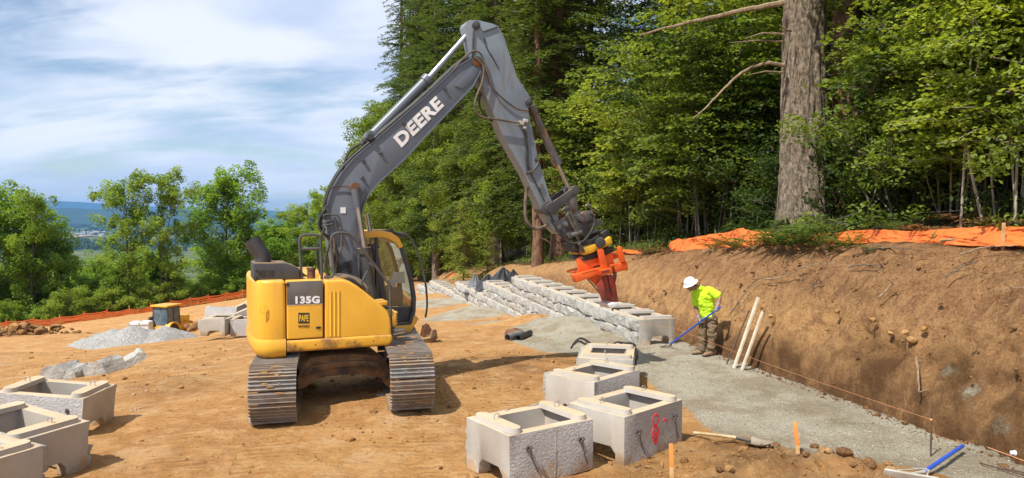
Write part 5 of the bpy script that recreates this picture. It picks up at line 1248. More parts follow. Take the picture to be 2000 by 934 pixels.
def build_worker():
    D = 15.85; root = at_y(1376, 696, D); root.z = gz(root.x, root.y) - .005
    P = empty('person', root); tag(P, 'worker in white helmet and fluorescent yellow shirt raking gravel below the bank', 'person')
    W_ = lambda px, py, dy=0.0: at_y(px, py, D + dy) - root
    rs_, re_, rh_ = W_(1357, 574, .20), W_(1358.5, 602, .16), W_(1366, 626, .05)
    ls_, le_, lh_ = W_(1388.5, 568, -.06), W_(1406, 582, -.24), W_(1401.5, 601, -.32)
    neck, head = W_(1364, 561, .02), W_(1349.5, 557.5, 0)
    chest, waist, hip = W_(1373, 577, .08), W_(1379, 601, .09), W_(1383, 619, .08)
    rhip, rk, ra, rt = W_(1376, 622, .16), W_(1373, 650, .12), W_(1371, 683, .10), W_(1360, 692, .04)
    lhip, lk, la, lt = W_(1392, 622, -.01), W_(1391, 653, -.10), W_(1389, 685, -.08), W_(1378, 697, -.18)
    # body: head, neck, arms and trunk in one skin
    b = MB(); f = (Vector((-.86, -.28, -.42))).normalized(); side = f.cross(Vector((0, 0, 1))).normalized(); upv = side.cross(f)
    hm = Matrix((f, side, upv)).transposed()
    b.ball(head, (.098, .078, .112), 16, m=hm); b.ball(head + f * .035 - upv * .05, (.062, .056, .07), 12, m=hm)
    b.ball(head + f * .104 - upv * .012, (.022, .014, .024), 8, m=hm); b.ball(head + f * .085 - upv * .055, (.02, .026, .012), 8, m=hm); b.ball(head + f * .075 - upv * .095, (.026, .026, .02), 8, m=hm)
    for s in (1, -1): b.ball(head + side * s * .08 - upv * .01 - f * .01, (.022, .012, .034), 8, m=hm)
    limb(b, [head - upv * .07 - f * .02, neck, chest + Vector((0, 0, .06))], [.058, .062, .10])
    limb(b, [rs_, re_, rh_], [.062, .044, .034]); limb(b, [ls_, le_, lh_], [.062, .046, .034])
    limb(b, [chest, waist, hip], [.145, .13, .135])
    body = grown(b, 'body', MT['skin'], P, .010, 3)
    e = MB()
    for s in (1, -1): e.ball(head + f * .088 + side * s * .032 + upv * .012, .011, 8)
    e.build('eye', MT['hair'], P)
    h = MB(); h.ball(head - f * .022 + upv * .006, (.092, .083, .10), 14, m=hm); h.build('hair', MT['hair'], P)
    # shirt
    b = MB(); limb(b, [rs_, rs_ + (re_ - rs_) * .62], [.088, .085]); limb(b, [ls_, ls_ + (le_ - ls_) * .72], [.088, .088])
    limb(b, [rs_ + Vector((.02, 0, -.01)), ls_ + Vector((-.02, 0, 0))], [.095, .095]); limb(b, [chest + Vector((0, 0, .04)), chest, waist, hip + Vector((0, 0, .03))], [.13, .165, .155, .155])
    limb(b, [rs_ + (chest - rs_) * .4, waist + Vector((-.05, .05, 0))], [.11, .12]); limb(b, [ls_ + (chest - ls_) * .4, waist + Vector((.06, -.05, 0))], [.11, .12])
    limb(b, [chest + Vector((0, 0, .1)), neck + Vector((.01, 0, -.02))], [.10, .074]); b.ball(hip + Vector((.04, -.04, .02)), (.15, .15, .06), 12)
    shirt = grown(b, 'shirt', MT['hivis'], P, .011, 5, fold=.036)
    # trousers
    b = MB(); limb(b, [hip, rhip, rk, ra + Vector((0, 0, .04))], [.145, .112, .088, .082]); limb(b, [hip, lhip, lk, la + Vector((0, 0, .04))], [.145, .112, .088, .084])
    b.ball(ra + Vector((-.01, 0, .03)), (.088, .088, .05), 12); b.ball(la + Vector((-.01, 0, .03)), (.09, .09, .05), 12)
    grown(b, 'trousers', MT['khaki'], P, .011, 4, fold=.06)
    for a, t in ((ra, rt), (la, lt)):
        b = MB(); t2 = Vector((t.x, t.y, .045)); d = (t2 - a); d.z = 0; d.normalize()
        limb(b, [Vector((a.x, a.y, .16)), Vector((a.x, a.y, .06))], [.062, .06]); limb(b, [Vector((a.x, a.y, .05)) - d * .03, Vector((a.x, a.y, .05)) + d * .10, Vector((a.x, a.y, .045)) + d * .19], [.052, .052, .043])
        bo = grown(b, 'boot', MT['boot'], P, .012, 3)
        an = math.atan2(d.y, d.x); c = Vector((a.x, a.y, .012)) + d * .08
        MB().box(c, (.33, .105, .026), an).build('sole', MT['hair'], bo, bevel=.01)
    # helmet with full brim
    tilt = hm @ Matrix.Rotation(R(6), 3, 'Y'); c = head + upv * .045 - f * .005
    prof = [(.164, -.012), (.168, -.004), (.160, .006), (.126, .016), (.123, .045), (.114, .08), (.093, .112), (.058, .132), (.02, .139)]
    hh = MB().lathe(prof, c, 28, m=tilt); ho = hh.build('hard_hat', MT['helmet'], P, smooth=50)
    rg = MB()
    for s in (-1, 0, 1): rg.tube(smooth_path([c + tilt @ Vector((x, s * .035, z)) for x, z in ((-.114, .055), (-.082, .112), (0, .137 - abs(s) * .006), (.082, .112), (.114, .055))], 4), .009, 6)
    rg.build('ridge', MT['helmet'], ho)
    # rake: blue handle, pale neck, bow head with tines on the gravel
    g0 = W_(1400, 605, -.33); g1 = at_y(1309, 672.5, 16.6) - root; ax = (g1 - g0).normalized()
    K = empty('garden_rake', root + g1); tag(K, 'blue handled bow rake held by the worker, its head on the gravel', 'rake')
    r0, r1 = g0 - g1 - ax * .12, Vector((0, 0, 0))
    MB().cyl(r0, r1, .019, n=10).build('handle', MT['bluepaint'], K); tip = Vector((ax.x * .16, ax.y * .16, gz(root.x + g1.x, root.y + g1.y) + .05 - (root.z + g1.z)))
    MB().tube([r1, r1 + ax * .03, tip], [.015, .013, .010], 8).build('ferrule', MT['stakewood'], K)
    q = Vector((0, 0, 1)).cross(ax).normalized(); hd = MB().beam(tip - q * .19, tip + q * .19, .02, .016)
    hd.tube(smooth_path([tip - q * .18, tip - ax * .09 - q * .10, tip - ax * .12], 4), .007, 6).tube(smooth_path([tip + q * .18, tip - ax * .09 + q * .10, tip - ax * .12], 4), .007, 6)
    for k in range(14): hd.beam(tip - q * (.18 - k * .0277), tip - q * (.18 - k * .0277) + Vector((0, 0, -.06)) - ax * .01, .007, .009)
    hd.build('rake_head', MT['steel'], K)
    # gloves: palm, four bent fingers and thumb closed round the handle
    for hand, wrist, lr in ((rh_, re_, 1), (lh_, le_, -1)):
        t = max(0, min(1.1, (hand - g0).dot(ax))); c = g0 + ax * t; toarm = (wrist - c); toarm -= ax * toarm.dot(ax); toarm.normalize(); sd = ax.cross(toarm)
        b = MB(); pc = c + toarm * .045; m3 = Matrix((ax, sd, toarm)).transposed()
        b.ball(pc, (.050, .034, .032), 12, m=m3); limb(b, [pc + toarm * .01, hand + (wrist - hand).normalized() * .09], [.036, .042])
        for k in range(4):
            o = ax * (-.036 + .024 * k); rr = .036; L = (1.0, 1.08, 1.04, .88)[k]
            pts = [c + o + toarm * (rr * math.cos(a)) + sd * (lr * rr * math.sin(a)) for a in (.5, 1.4 * L, 2.4 * L, 3.3 * L)]
            limb(b, pts, [.0125, .012, .0112, .0105], 8)
        limb(b, [pc - ax * .035, c - ax * .03 - sd * lr * .036 + toarm * .01, c + ax * .005 - sd * lr * .03 - toarm * .02], [.016, .013, .011], 8)
        grown(b, 'glove', MT['glove'], P, .006, 1)
build_worker()

# ---------------------------------------------------------------- boards, rod, stakes, string, tools
def leaning(name, p0, p1, w, h, mat, label, cat):
    p0, p1 = Vector(p0), Vector(p1); e = MB().beam((0, 0, 0), p1 - p0, w, h, up=(-.4, 0, 1)).build(name, mat, None, bevel=.002, seg=1, smooth=20)
    e.location = p0; tag(e, label, cat); return e
g = gz(4.3, 14.5)
def lean_top(px, py, base):
    q = at_y(px, py, base.y + .12); return q
B = at_y(1433, 722, 14.42); B.z = gz(B.x, B.y) - .02; leaning('board', B, lean_top(1481, 581, B), .085, .038, MT['lumber'], 'longer pale board leaning on the cut bank beside the worker', 'board')
B = at_y(1448, 726.5, 14.22); B.z = gz(B.x, B.y) - .02; leaning('board', B, lean_top(1489.5, 609, B), .07, .035, MT['lumber'], 'shorter pale board leaning on the cut bank, right of the longer one', 'board')
B = at_y(1419, 716, 14.7); B.z = gz(B.x, B.y) + .02
rd = empty('digging_bar', B); tag(rd, 'thin dark bar leaning on the bank between the worker and the boards', 'digging bar')
T_ = lean_top(1463, 606, B) - B; MB().cyl((0, 0, 0), T_, .017, n=8).build('shaft', MT['rebar'], rd); MB().beam((0, 0, 0), T_ * -.02 + Vector((-.02, -.03, -.03)), .05, .02).build('blade', MT['bladesteel'], rd)

s0 = at_y(1817.5, 896, 9.15); s0.z = gz(s0.x, s0.y)
rb = MB().tube([(0, 0, -.1), (.003, 0, .35), (0, 0, .69)], .011, 8).build('rebar_stake', MT['rebar']); rb.location = s0; tag(rb, 'dark rebar stake with the orange string tied round it', 'stake')
tie = s0 + Vector((0, 0, .47)); far = at_y(1322, 642, 17.12)
st_ = MB().tube([far + (tie - far) * (k / 12) + Vector((0, 0, -.05 * math.sin(math.pi * k / 12))) for k in range(13)], .0022, 5).tube([tie, at_z(1836, 890, gz(5.3, 8.9))], .0025, 5)
st_.ball(tie, .018, 8)
far2 = Vector((2.99, 16.95, .52)); st_.tube([far2, far], .0028, 5)
tag(st_.build('string_line', MT['string']), 'long orange mason string running from the wall end to the rebar', 'string line')
s2 = MB().tube([at_z(1930, 874, .12), at_z(1968, 888, .1), at_z(2030, 912, .08)], .0045, 5); tag(s2.build('string_line', MT['string']), 'short orange string lying across the grey gravel at the lower right', 'string line')
for (bx, by, tx, ty, d, lab) in ((1562, 925, 1553, 825, 8.62, 'orange topped wooden stake standing on the gravel edge right of the shovel'), (1313, 968, 1310.5, 867, 8.0, 'orange wooden stake in front of the block with the red 8')):
    b0, b1 = at_y(bx, by, d), at_y(tx, ty, d + .02); e = empty('survey_stake', b0); tag(e, lab, 'stake'); v = b1 - b0
    MB().beam(v * -.1, v * .55, .042, .022, up=(0, 1, 0)).build('shaft', MT['stakewood'], e, bevel=.002); MB().beam(v * .55, v, .0425, .0225, up=(0, 1, 0)).build('painted_top', MT['stakepaint'], e, bevel=.002)

def build_shovel():
    h0, h1, tip = at_y(1356, 852, 9.75), at_y(1441, 892, 9.15), at_y(1494, 910, 8.92)
    for q, l in ((h0, .055), (h1, .10), (tip, .06)): q.z = gz(q.x, q.y) + l
    e = empty('shovel', h1); tag(e, 'round point shovel with wooden handle lying on the loose dirt', 'shovel')
    d = (tip - h1).normalized(); s = d.cross(Vector((0, 0, 1))).normalized(); u = s.cross(d)
    MB().tube([h0 - h1, (h0 - h1) * .5 + Vector((0, 0, .005)), Vector((0, 0, 0))], .021, 10).ball(h0 - h1, .021, 10).build('handle', MT['handlewood'], e)
    MB().tube([d * -.02, d * .16 + u * -.01], [.023, .02], 10).build('socket', MT['dark'], e)
    b = MB(); vs = []; nu, nv = 9, 7
    for i in range(nu):
        t = i / (nu - 1); w = .125 * (1 if t < .45 else math.sqrt(max(0.02, 1 - ((t - .45) / .56) ** 2)))
        for j in range(nv):
            k = (j / (nv - 1) - .5) * 2; vs.append(d * (.13 + .30 * t) + s * (k * w) + u * (.045 * k * k - .035 - .02 * math.sin(t * 3)))
    vs2 = [v + u * .006 for v in vs]; N = len(vs); fs = []
    for i in range(nu - 1):
        for j in range(nv - 1):
            a = i * nv + j; fs += [(a, a + 1, a + nv + 1, a + nv), (N + a, N + a + nv, N + a + nv + 1, N + a + 1)]
    rim = [j for j in range(nv)] + [i * nv + nv - 1 for i in range(1, nu)] + [(nu - 1) * nv + j for j in range(nv - 2, -1, -1)] + [i * nv for i in range(nu - 2, 0, -1)]
    fs += [(rim[i], rim[(i + 1) % len(rim)], N + rim[(i + 1) % len(rim)], N + rim[i]) for i in range(len(rim))]
    b.add(vs + vs2, fs).build('blade', MT['bladesteel'], e, smooth=60)
build_shovel()
def build_big_rake():
    h0, h1 = at_y(1880, 871, 9.2), at_y(1806, 921, 8.30); h0.z = max(h0.z, gz(h0.x, h0.y) + .04); h1.z = max(h1.z, gz(h1.x, h1.y) + .06); e = empty('landscape_rake', h1); tag(e, 'wide pale headed landscape rake with blue handle in the lower right corner', 'rake')
    ax = (h1 - h0).normalized(); MB().cyl(h0 - h1, ax * .02, .024, n=12).ball(h0 - h1, .024, 10).build('handle', MT['bluepaint'], e)
    a, c = at_y(1726, 923, 8.25) - h1, at_y(1832, 941, 8.12) - h1; hd = MB().beam(a, c, .035, .10, up=(0, -.35, 1)).build('rake_head', MT['alu'], e, bevel=.004)
    tn = MB(); n = 26
    for k in range(n): p = a + (c - a) * ((k + .5) / n) + Vector((0, 0, -.06)); tn.beam(p, p + Vector((0, .0, -.05)), .01, .008)
    tn.build('tines', MT['alu'], e)
    m_ = (a + c) / 2; br = MB()
    for q in (a * .75 + c * .25, a * .2 + c * .8): br.tube([ax * -.16, q + Vector((0, 0, .05))], .009, 6)
    br.tube([ax * -.05, ax * .03, m_ + Vector((0, 0, .04))], [.026, .024, .012], 8); br.build('brace', MT['alu'], e)
build_big_rake()
def can():
    a, c = at_y(1980, 884, 8.95), at_y(2003, 889, 8.85); a.z = gz(a.x, a.y) + .07; c = a + Vector((.19, -.03, -.01)); e = empty('marking_paint_can', a); tag(e, 'white paint can lying on the gravel at the right edge', 'paint can'); v = c - a
    MB().cyl((0, 0, 0), v * 1.1, .035, n=16).build('can_body', MT['white'], e, bevel=.004); MB().cyl(v * -.18, v * -.01, .027, n=16).build('cap', MT['white'], e, bevel=.004)
    MB().cyl(v * .35, v * .62, .0358, n=16).build('label_band', MT['bluepaint'], e)
can()
for p0, p1, lab in (((1914, 889), (2005, 917), 'thin dark rod lying on the gravel beside the paint can'), ((1948, 896), (2010, 913), 'shorter dark rod crossing the gravel at the right edge')):
    a, c = at_z(*p0, .12), at_z(*p1, .10); a.z = gz(a.x, a.y) + .03; c.z = gz(c.x, c.y) + .03
    o = MB().tube([Vector((0, 0, 0)), (c - a) * .5, c - a], .010, 7).build('steel_rod', MT['rebar']); o.location = a; tag(o, lab, 'rod')

def build_compactor():
    D = 13.75; c = at_y(1190, 735, D); root = Vector((c.x, c.y, gz(c.x, c.y))); e = empty('plate_compactor', root); tag(e, 'plate compactor with black looped handles behind the end-on block', 'plate compactor')
    Q = lambda px, py, dy=0: at_y(px, py, D + dy) - root
    MB().box((.15, 0, .06), (.8, .5, .06), taper=(.9, .9)).build('base_plate', MT['yellow_dirty'], e, bevel=.02)
    en = MB().box(Q(1231, 684), (.17, .30, .17), Matrix.Rotation(R(8), 3, 'Y')); en.box(Q(1228, 700), (.26, .32, .22)); eo = en.build('engine', MT['black'], e, bevel=.02)
    fn = MB()
    for k in range(5): fn.box(Q(1232, 677 + 2.6 * k), (.18, .31, .008))
    fn.build('cooling_fins', MT['dark'], eo)
    for pths, dy in ((([(1115, 681), (1121, 671), (1130, 662), (1138, 661.5), (1152, 670), (1180, 690), (1200, 712)], [(1121, 673), (1127, 667.5), (1134, 667.5), (1142, 672), (1146, 669)]), .1), (([(1197, 672), (1205, 668), (1213, 669), (1234, 671.5), (1241, 677), (1244, 692), (1244, 702), (1237, 708)], [(1212, 669), (1216, 678)]), -.05)):
        m = MB()
        for p in pths: m.tube(smooth_path([Q(x, y, dy) for x, y in p], 4), .019, 8)
        m.build('handle', MT['black'], e)
build_compactor()
def pipes():
    for i, (p0, p1, r_, m, lab) in enumerate((((991, 654), (1019, 635), .10, 'pipe', 'grey piece of drain pipe lying open end first on the dirt'), ((1012, 637), (1036, 626), .075, 'blacktarp', 'dark plastic pipe elbow beside the wall foot'))):
        a, c = at_y(*p0, 18.6), at_y(*p1, 19.1); a.z = gz(a.x, a.y) + r_ * .8; c.z = gz(c.x, c.y) + r_
        d = c - a; u, w = frame(d); b = MB(); n = 16; vs = []
        for p, rr in ((Vector((0, 0, 0)), r_), (d, r_), (d, r_ * .86), (Vector((0, 0, 0)), r_ * .86)):
            vs += [p + (u * math.cos(t) + w * math.sin(t)) * rr for t in [2 * math.pi * j / n for j in range(n)]]
        b.add(vs, [(k * n + j, k * n + (j + 1) % n, ((k + 1) % 4) * n + (j + 1) % n, ((k + 1) % 4) * n + j) for k in range(4) for j in range(n)])
        o = b.build('drain_pipe', MT[m]); o.location = a; tag(o, lab, 'pipe')
    q = at_y(1005, 632, 19.4); q.z = gz(q.x, q.y) + .06; o = MB().prism([(-.25, -.05), (.22, -.06), (.28, .05), (.05, .12), (-.2, .07)], -.12, .12).build('rusty_plate', MT['rust'], None, bevel=.01); o.location = q; o.rotation_euler = (R(20), 0, R(30)); tag(o, 'rusty red scrap piece beside the grey pipe', 'scrap metal')
pipes()
def rusty_bucket():
    q = at_y(828, 643, 18.8); q.z = gz(q.x, q.y); e = empty('digger_bucket', q, R(20)); tag(e, 'rusty steel bucket lying on the dirt in front of the cab', 'digger bucket')
    pr = [(-.30, 0), (.20, 0), (.30, .12), (.26, .34), (.18, .34), (.10, .14), (-.22, .10), (-.32, .12)]
    MB().prism(pr, -.28, .28).build('shell', MT['mudsteel'], e, bevel=.012)
    t = MB()
    for k in range(4): t.box((-.36, -.22 + k * .147, .05), (.12, .05, .05))
    t.build('teeth', MT['steel'], e, bevel=.01)
    m = MB()
    for s in (-.1, .1): m.prism([(.0, .12), (.18, .3), (.10, .46), (-.02, .40), (-.08, .15)], s - .02, s + .02)
    m.build('mounting_ear', MT['rust'], e)
rusty_bucket()
def lath():
    for px, py, px2, py2, d, lab in ((843, 607, 843, 597, 23, 'thin wooden lath stuck in the dirt beyond the cab'), (899, 632, 899, 622, 24, 'thin wooden lath at the foot of the wall')):
        a = at_y(px, py, d); a.z = gz(a.x, a.y) - .02; o = MB().box((0, 0, .15), (.03, .015, .34)).build('lath', MT['stakewood']); o.location = a; tag(o, lab, 'stake')
lath()

# ---------------------------------------------------------------- loader behind the gravel, tank, rubble
def build_backhoe():
    c = at_y(326, 632, 56); root = Vector((c.x, c.y, at_y(320, 597, 56).z - 2.70)); e = empty('backhoe_loader', root, R(74)); e.scale = (.88, .88, 1.0); tag(e, 'small yellow loader with glazed cab behind the grey gravel piles', 'backhoe loader')
    MB().box((.2, 0, .95), (3.4, 1.3, .6)).box((1.55, 0, 1.45), (1.3, 1.1, .7)).build('body', MT['yellow'], e, bevel=.06)
    cb = MB()
    for x in (-.75, -.05, .65):
        for y in (-.72, .72): cb.beam((x * 1.08, y * 1.05, 1.1), (x, y, 2.66), .09, .09)
    for z in (1.12, 2.62): cb.box((-.05, -.72, z), (1.5, .08, .08)).box((-.05, .72, z), (1.5, .08, .08)).box((-.76, 0, z), (.08, 1.44, .08)).box((.65, 0, z), (.08, 1.44, .08))
    cb.box((-.78, 0, 1.0), (.12, 1.5, .25)); cab_ = cb.build('cab_frame', MT['dark'], e)
    for q in (MB().box((-.79, 0, 1.9), (.02, 1.36, 1.4)), MB().box((.66, 0, 1.9), (.02, 1.36, 1.4)), MB().box((-.05, -.745, 1.9), (1.4, .02, 1.4)), MB().box((-.05, .745, 1.9), (1.4, .02, 1.4))): q.build('pane', MT['skypane'], cab_)
    MB().box((-.05, 0, 2.74), (1.85, 1.75, .14)).build('roof', MT['yellow'], e, bevel=.05)
    MB().box((-.25, 0, 1.3), (.5, .5, .15)).box((-.48, 0, 1.65), (.14, .5, .6)).build('seat', MT['seatcloth'], e, bevel=.03)
    for s in (-1, 1):
        f = MB(); pts = [(-.35 + .82 * math.cos(a), .72 + .82 * math.sin(a)) for a in [math.pi * (0.05 + .9 * k / 10) for k in range(11)]] + [(-.35 + .70 * math.cos(a), .72 + .70 * math.sin(a)) for a in [math.pi * (.95 - .9 * k / 10) for k in range(11)]]
        f.prism(pts, s * .62, s * 1.1); f.build('fender', MT['yellow'], e, bevel=.02)
        for x, r_, w in ((-.35, .68, .42), (1.75, .46, .32)):
            y = s * .88; t = MB().lathe([(r_ * .62, -w / 2), (r_ * .92, -w / 2), (r_, -w * .3), (r_, w * .3), (r_ * .92, w / 2), (r_ * .62, w / 2)], (x, y, r_), 22, m=Matrix.Rotation(R(90), 3, 'X')).build('wheel', MT['tyre'], e)
            MB().cyl((x, y - w * .45, r_), (x, y + w * .45, r_), r_ * .6, n=18).build('rim', MT['yellow'], t)
    a = MB()
    for s in (-.62, .62): a.beam((.8, s, 1.45), (2.4, s, 1.15), .1, .22).beam((2.4, s, 1.15), (3.0, s, .5), .1, .2)
    a.build('loader_arm', MT['yellow_dirty'], e); MB().prism([(2.9, .1), (3.6, .05), (3.5, .2), (3.1, .8), (2.95, .75)], -1.1, 1.1).build('loader_bucket', MT['mudsteel'], e, bevel=.02)
    MB().cyl((1.3, .3, 1.6), (1.3, .3, 2.3), .05, n=10).build('exhaust_pipe', MT['dark'], e)
    b = MB().beam((-1.2, .1, .9), (-1.7, .2, 2.0), .2, .3).beam((-1.7, .2, 2.0), (-2.0, .2, .6), .16, .22); b.build('rear_boom', MT['dark'], e)
build_backhoe()
def tank():
    c = at_y(276, 640, 53); g = gz(c.x, c.y); q = Vector((c.x, c.y, at_y(276, 627, 53).z - 1.15)); e = empty('white_tank', q, R(10)); tag(e, 'white plastic tank standing between the gravel piles and the loader', 'tank')
    MB().box((0, 0, .62), (1.35, 1.1, 1.0)).build('tank_body', MT['tankwhite'], e, bevel=.12, seg=3); MB().box((0, 0, .06), (1.4, 1.15, .12)).build('pallet', MT['lumber'], e)
    m = MB()
    for x in (-.68, 0, .68): m.box((x, -.57, .62), (.04, .03, 1.1))
    for z in (.3, .62, .95): m.box((0, -.572, z), (1.4, .03, .04))
    m.build('cage', MT['alu'], e); MB().cyl((-.1, 0, 1.1), (-.1, 0, 1.18), .15, n=14).build('lid', MT['alu'], e)
tank()
def chunk_mesh(seed, flat=.7):
    rg = random.Random(seed); bm = bmesh.new(); bmesh.ops.create_icosphere(bm, subdivisions=2, radius=1)
    for v in bm.verts:
        n_ = float(fbm(v.co.x * 1.3 + seed * 5, v.co.y * 1.3, v.co.z * 1.3, oct=3)); v.co *= 1 + .45 * n_; v.co.z *= flat
    me = bpy.data.meshes.new('rock'); bm.to_mesh(me); bm.free(); return me
ROCKS = []
for i, m in enumerate(('bank', 'bank', 'stone', 'earth')):
    me = chunk_mesh(i + 1); me.materials.append(MT[m]); me.polygons.foreach_set('use_smooth', [True] * len(me.polygons)); me.set_sharp_from_angle(angle=R(35)); ROCKS.append(me)
def rocks():
    def put(k, p, r_, label, group, sink=.4):
        o = link('rock', ROCKS[k], None, p + Vector((0, 0, r_ * (.7 - sink))), (random.uniform(-.4, .4), random.uniform(-.4, .4), random.uniform(0, 6)), (r_ * random.uniform(.85, 1.25), r_ * random.uniform(.8, 1.1), r_)); tag(o, label, 'rock', group)
    for px, py, r_ in ((1651, 911, .10), (1607, 878, .07), (1590, 868, .05), (1618, 908, .055), (1700, 919, .08), (1740, 915, .05), (1515, 884, .045), (1336, 898, .055), (1410, 925, .06), (1430, 858, .035), (1480, 868, .04), (1575, 915, .05), (1668, 925, .05), (1278, 765, .05), (1245, 905, .04), (860, 905, .03), (1218, 896, .04)):
        q = at_z(px, py, .06); q.z = gz(q.x, q.y); put(random.choice((0, 1, 3)), q, r_, 'brown earth covered rock in the loose dirt edging the gravel', 'rocks in the foreground dirt')
    for s, y, r_ in ((.40, 11.05, .08), (.45, 11.25, .05), (.5, 10.95, .055), (.42, 11.5, .045), (.5, 12.0, .055), (.52, 12.9, .05), (.36, 14.6, .05)):
        put(3, on_bank(s, y) + Vector((-.03, 0, 0)), r_, 'rounded stone sticking out of the lower part of the cut bank', 'stones set in the cut bank', .65)
    for px, py, d, r_ in ((366, 641, 50, .28), (376, 644, 49, .25), (382, 638, 51, .3), (371, 646, 48, .2)):
        q = at_y(px, py, d); put(1, q, r_, 'rough broken stone lump in the heap between the loader and the blocks', 'broken lumps beside the loader')
rocks()
def crumbs(name, cx, cy, rad, n, mat, lo, hi, seed, attrs=None):
    rg = np.random.default_rng(seed); scatter_lumps(name, np.c_[cx + rg.normal(0, rad, n), cy + rg.normal(0, rad, n)], rg.uniform(lo, hi, n), mat, seed, attrs)
for i, (px, py, d, rad, n) in enumerate(((335, 714, 16.2, .30, 26), (345, 716, 15.8, .3, 16), (300, 749, 13.4, .2, 14), (252, 788, 11.8, .08, 16), (1080, 655, 18.3, .5, 30), (747, 788, 12.0, .07, 24))):
    q = at_y(px, py, d); crumbs('concrete_crumbs', q.x, q.y, rad, n, MT['conc'], .008, .03, 60 + i)

# ---------------------------------------------------------------- fabrics and fences
def cloth_strip(name, spine, rise, folds, seed, mat, nu=150, nv=14, fold_len=1.6):
    """crumpled strip: spine points along the ground, rising by rise(u) with folds"""
    sp = smooth_path(spine, 10); L = np.r_[0, np.cumsum([(sp[i + 1] - sp[i]).length for i in range(len(sp) - 1)])]
    us = np.linspace(0, L[-1], nu); A = np.array([[np.interp(u, L, [p[k] for p in sp]) for k in range(3)] for u in us])
    V = np.zeros((nu, nv, 3)); v = np.linspace(0, 1, nv)
    tx = np.gradient(A[:, 0]); ty = np.gradient(A[:, 1]); ln = np.hypot(tx, ty); nx, ny = -ty / ln, tx / ln
    for j in range(nv):
        r_ = rise(us / L[-1]); w = v[j]
        f = folds * (.9 * np.abs(fbm(us * fold_len * 1.6, us * .7 + w * 2.6 + seed, oct=4)) + .35 * np.abs(fbm(us * 3.4 + w * 3, w * 4.5 - us * 1.5 + seed, oct=3)) + .22 * np.sin(w * 5 + us * 1.7 + seed))
        V[:, j, 0] = A[:, 0] + nx * (f + .22 * w); V[:, j, 1] = A[:, 1] + ny * (f + .22 * w); V[:, j, 2] = A[:, 2] + r_ * (w * (.85 + .28 * fbm(us * .7, us * 0 + seed, oct=3)) + .06 * np.abs(fbm(us * 2.2, w * 3.5 + seed, oct=3))) + .03
    i, j = np.meshgrid(np.arange(nu - 1), np.arange(nv - 1), indexing='ij'); F = np.stack([i * nv + j, i * nv + j + 1, (i + 1) * nv + j + 1, (i + 1) * nv + j], -1).reshape(-1, 4)
    me = np_mesh(name, V.reshape(-1, 3), F, mat, True); o = link(name, me); md = o.modifiers.new('thick', 'SOLIDIFY'); md.thickness = .006; return o
def silt():
    a = [on_bank(1.80 + .12 * math.sin(y * 2), y) for y in (23.0, 21.5, 20.0, 18.6, 17.4, 16.4)]
    tag(cloth_strip('silt_fence', a, lambda u: .18 + .36 * np.sin(np.pi * np.clip(u * .9 + .1, 0, 1)) ** .7, .22, 2.0, MT['silt'], 260, 26, .45), 'collapsed orange silt fabric on the bank left of the thick trunk', 'silt fence')
    a = [on_bank(1.95, y) for y in (16.9, 16.0, 15.0, 14.0, 12.8, 11.6, 10.4, 9.4)]
    tag(cloth_strip('silt_fence', a, lambda u: .21 + .10 * np.abs(np.sin(u * 5.5 + .4)) + .12 * u, .13, 7.0, MT['silt'], 320, 26, .5), 'long sagging orange silt fabric along the bank top right of the thick trunk', 'silt fence')
    q = on_bank(2.0, 11.4); o = MB().box((0, 0, .14), (.04, .03, .50)).build('fence_lath', MT['stakewood']); o.location = q; tag(o, 'wooden lath poking up behind the orange silt fabric at the far right', 'stake')
    a = [on_bank(1.0, y) for y in (76, 70, 64, 58, 54)]; a = [Vector((p.x - .6, p.y, gz(p.x - 1.0, p.y))) for p in a]
    tag(cloth_strip('silt_fence', a, lambda u: .5 + .45 * np.abs(np.sin(u * 6)), .5, 4.0, MT['silt'], 120, 12, .5), 'crumpled orange fabric far off at the forest foot beyond the cab', 'silt fence')
    a = [on_bank(1.6, y) for y in (27.8, 26.6, 25.4, 24.6)]
    tag(cloth_strip('silt_fence', a, lambda u: .05 + .14 * np.sin(np.pi * u), .3, 11.0, MT['silt'], 60, 8, 1.2), 'scrap of orange fabric on the bank just behind the orange clamp', 'silt fence')
silt()
